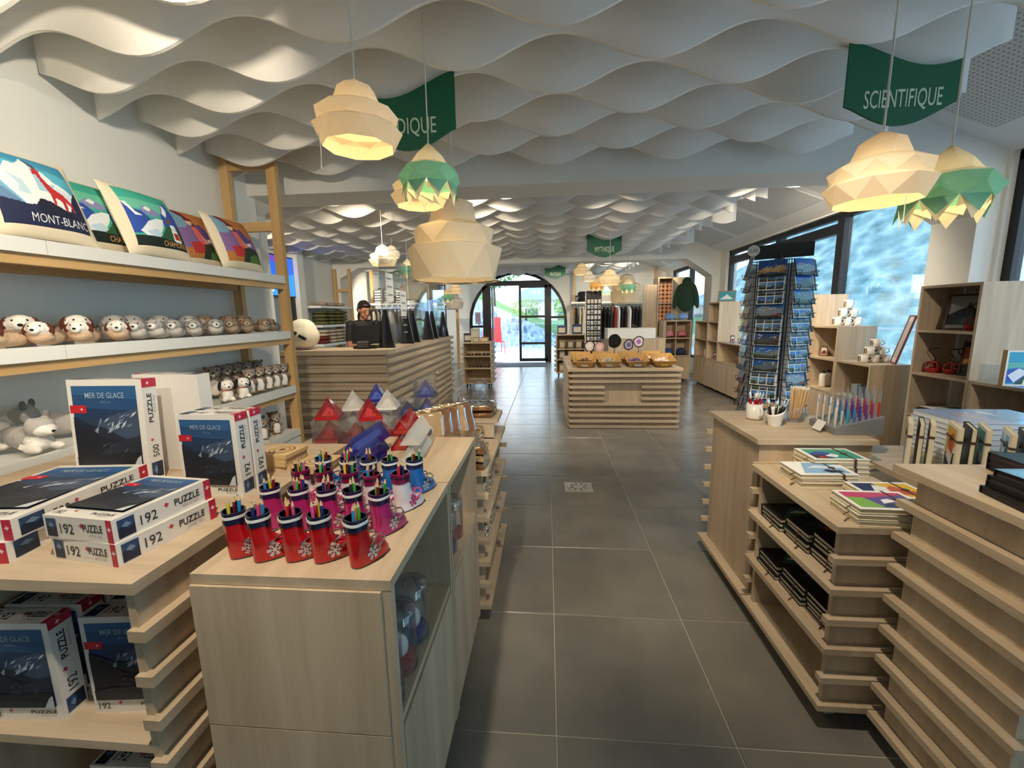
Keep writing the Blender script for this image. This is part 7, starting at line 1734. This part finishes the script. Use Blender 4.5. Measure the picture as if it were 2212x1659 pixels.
# ------------------------------------------------------------------ cashier behind the counter
def person():
    t = thing('person', 'person in a black t-shirt with dark ponytail, looking down behind the counter', 'person', (-2.42, 5.45, 0), R(-40))
    SK, BL, TR, SH = 'a5735a', '17171a', '1d1e24', '121214'
    # faces local +X; z up. Capsules laid as overlapping ellipsoids along each limb so that they taper and join
    E_ = []
    def limb(a, b, r0, r1, c, n=7, sq=1.0):
        a, b = Vector(a), Vector(b)
        for i in range(n):
            f = i/(n-1); p = a.lerp(b, f); r = r0+(r1-r0)*f; E_.append((tuple(p), (r, r*sq, r*1.15), c))
    # legs and shoes
    for s in (-1, 1):
        limb((0, s*.09, .88), (.01, s*.10, .48), .085, .062, TR, 8); limb((.01, s*.10, .48), (-.01, s*.10, .1), .058, .042, TR, 8); E_.append(((.05, s*.1, .04), (.12, .045, .04), SH))
    # trunk
    E_ += [((0, 0, .90), (.11, .16, .11), TR), ((0, 0, 1.02), (.105, .145, .12), BL), ((.0, 0, 1.15), (.11, .155, .13), BL), ((.0, 0, 1.28), (.11, .17, .11), BL), ((-.005, 0, 1.36), (.085, .175, .06), BL)]
    # shoulders and arms reaching down and forward to the till
    for s in (-1, 1):
        E_.append(((0, s*.18, 1.35), (.06, .06, .06), BL)); limb((0, s*.19, 1.33), (.01, s*.215, 1.17), .052, .047, BL, 5); limb((.01, s*.215, 1.16), (.03, s*.22, 1.06), .04, .038, SK, 4); limb((.03, s*.22, 1.06), (.24, s*.15, 1.10), .037, .025, SK, 7)
        # palm and five fingers
        px, py, pz = .285, s*.135, 1.105; E_.append(((px, py, pz), (.045, .036, .016), SK))
        for k in range(4):
            dy = (-.024+.016*k); L = (.05, .06, .056, .044)[k]; limb((px+.035, py+dy, pz), (px+.04+L*.6, py+dy*1.15, pz-.004), .0085, .008, SK, 4); limb((px+.04+L*.6, py+dy*1.15, pz-.004), (px+.036+L, py+dy*1.2, pz-.022), .008, .0065, SK, 3)
        limb((px-.01, py-s*.03, pz), (px+.025, py-s*.05, pz-.008), .0095, .0085, SK, 4); limb((px+.025, py-s*.05, pz-.008), (px+.045, py-s*.052, pz-.014), .0085, .007, SK, 3)
    # neck and head, tilted down
    limb((-.01, 0, 1.38), (.02, 0, 1.46), .052, .048, SK, 4)
    H = Vector((.045, 0, 1.535)); tilt = R(22); Rm = Matrix.Rotation(tilt, 3, 'Y')
    def h(p, r, c): E_.append((tuple(H+Rm @ Vector(p)), r, c, (0, tilt, 0)))
    h((0, 0, .02), (.088, .072, .09), SK); h((.03, 0, -.04), (.058, .056, .062), SK); h((.06, 0, -.085), (.026, .028, .022), SK); h((.072, 0, -.005), (.022, .04, .035), SK)
    h((.1, 0, -.025), (.012, .012, .016), SK); h((.09, 0, -.008), (.01, .009, .026), SK)   # nose
    h((.086, 0, -.062), (.011, .022, .006), '8a4238'); h((.085, 0, -.072), (.011, .02, .006), '8f483c')  # lips
    for s in (-1, 1): h((-.008, s*.073, -.015), (.018, .009, .03), SK); h((.074, s*.028, .0), (.012, .016, .008), SK)
    me = blob('body', E_, .0085, printmat('skin_cloth', .75)); link('body', me, t)
    # eyes
    for s in (-1, 1):
        p = H+Rm @ Vector((.083, s*.028, .004)); MB().ell((0,0,0), (.006,.013,.006), 10, 6).build('eye', pmat('eye_dark', '1c1412', .3), t, tuple(p), (0, tilt, 0))
        q = H+Rm @ Vector((.084, s*.03, .026)); MB().ell((0,0,0), (.005,.018,.0035), 8, 4).build('eyebrow', pmat('brow_dark', '1a1210', .9), t, tuple(q), (0, tilt, 0))
    # hair: cap over the skull, ponytail down the back
    HC = '1d1413'
    hm = blob('hair', [(tuple(H+Rm @ Vector((-.02, 0, .045))), (.093, .082, .082), HC, (0, tilt, 0)), (tuple(H+Rm @ Vector((-.045, 0, -.0))), (.065, .078, .085), HC, (0, tilt, 0)), (tuple(H+Rm @ Vector((.045, 0, .085))), (.042, .062, .03), HC, (0, tilt, 0)),
                       (tuple(H+Vector((-.1, 0, -.01))), (.035, .038, .04), HC), (tuple(H+Vector((-.125, 0, -.09))), (.032, .04, .08), HC), (tuple(H+Vector((-.13, 0, -.2))), (.028, .036, .09), HC), (tuple(H+Vector((-.12, 0, -.29))), (.018, .024, .06), HC)], .008, printmat('hair_dark', .45, 0, .6))
    link('hair', hm, t)
    MB().tube([(H.x-.1, -.03, H.z+.0), (H.x-.115, 0, H.z+.02), (H.x-.1, .03, H.z)], .006, 6).build('hair_tie', pmat('tie_grey', '6a6a6a', .7), t)
    m = MB(); art(m, (.112, .06, 1.27), (0,-1,0), (0,0,1), .09, .018, [('b9b9bd', RECT)]); m.build('shirt_print', INK, t)
person()
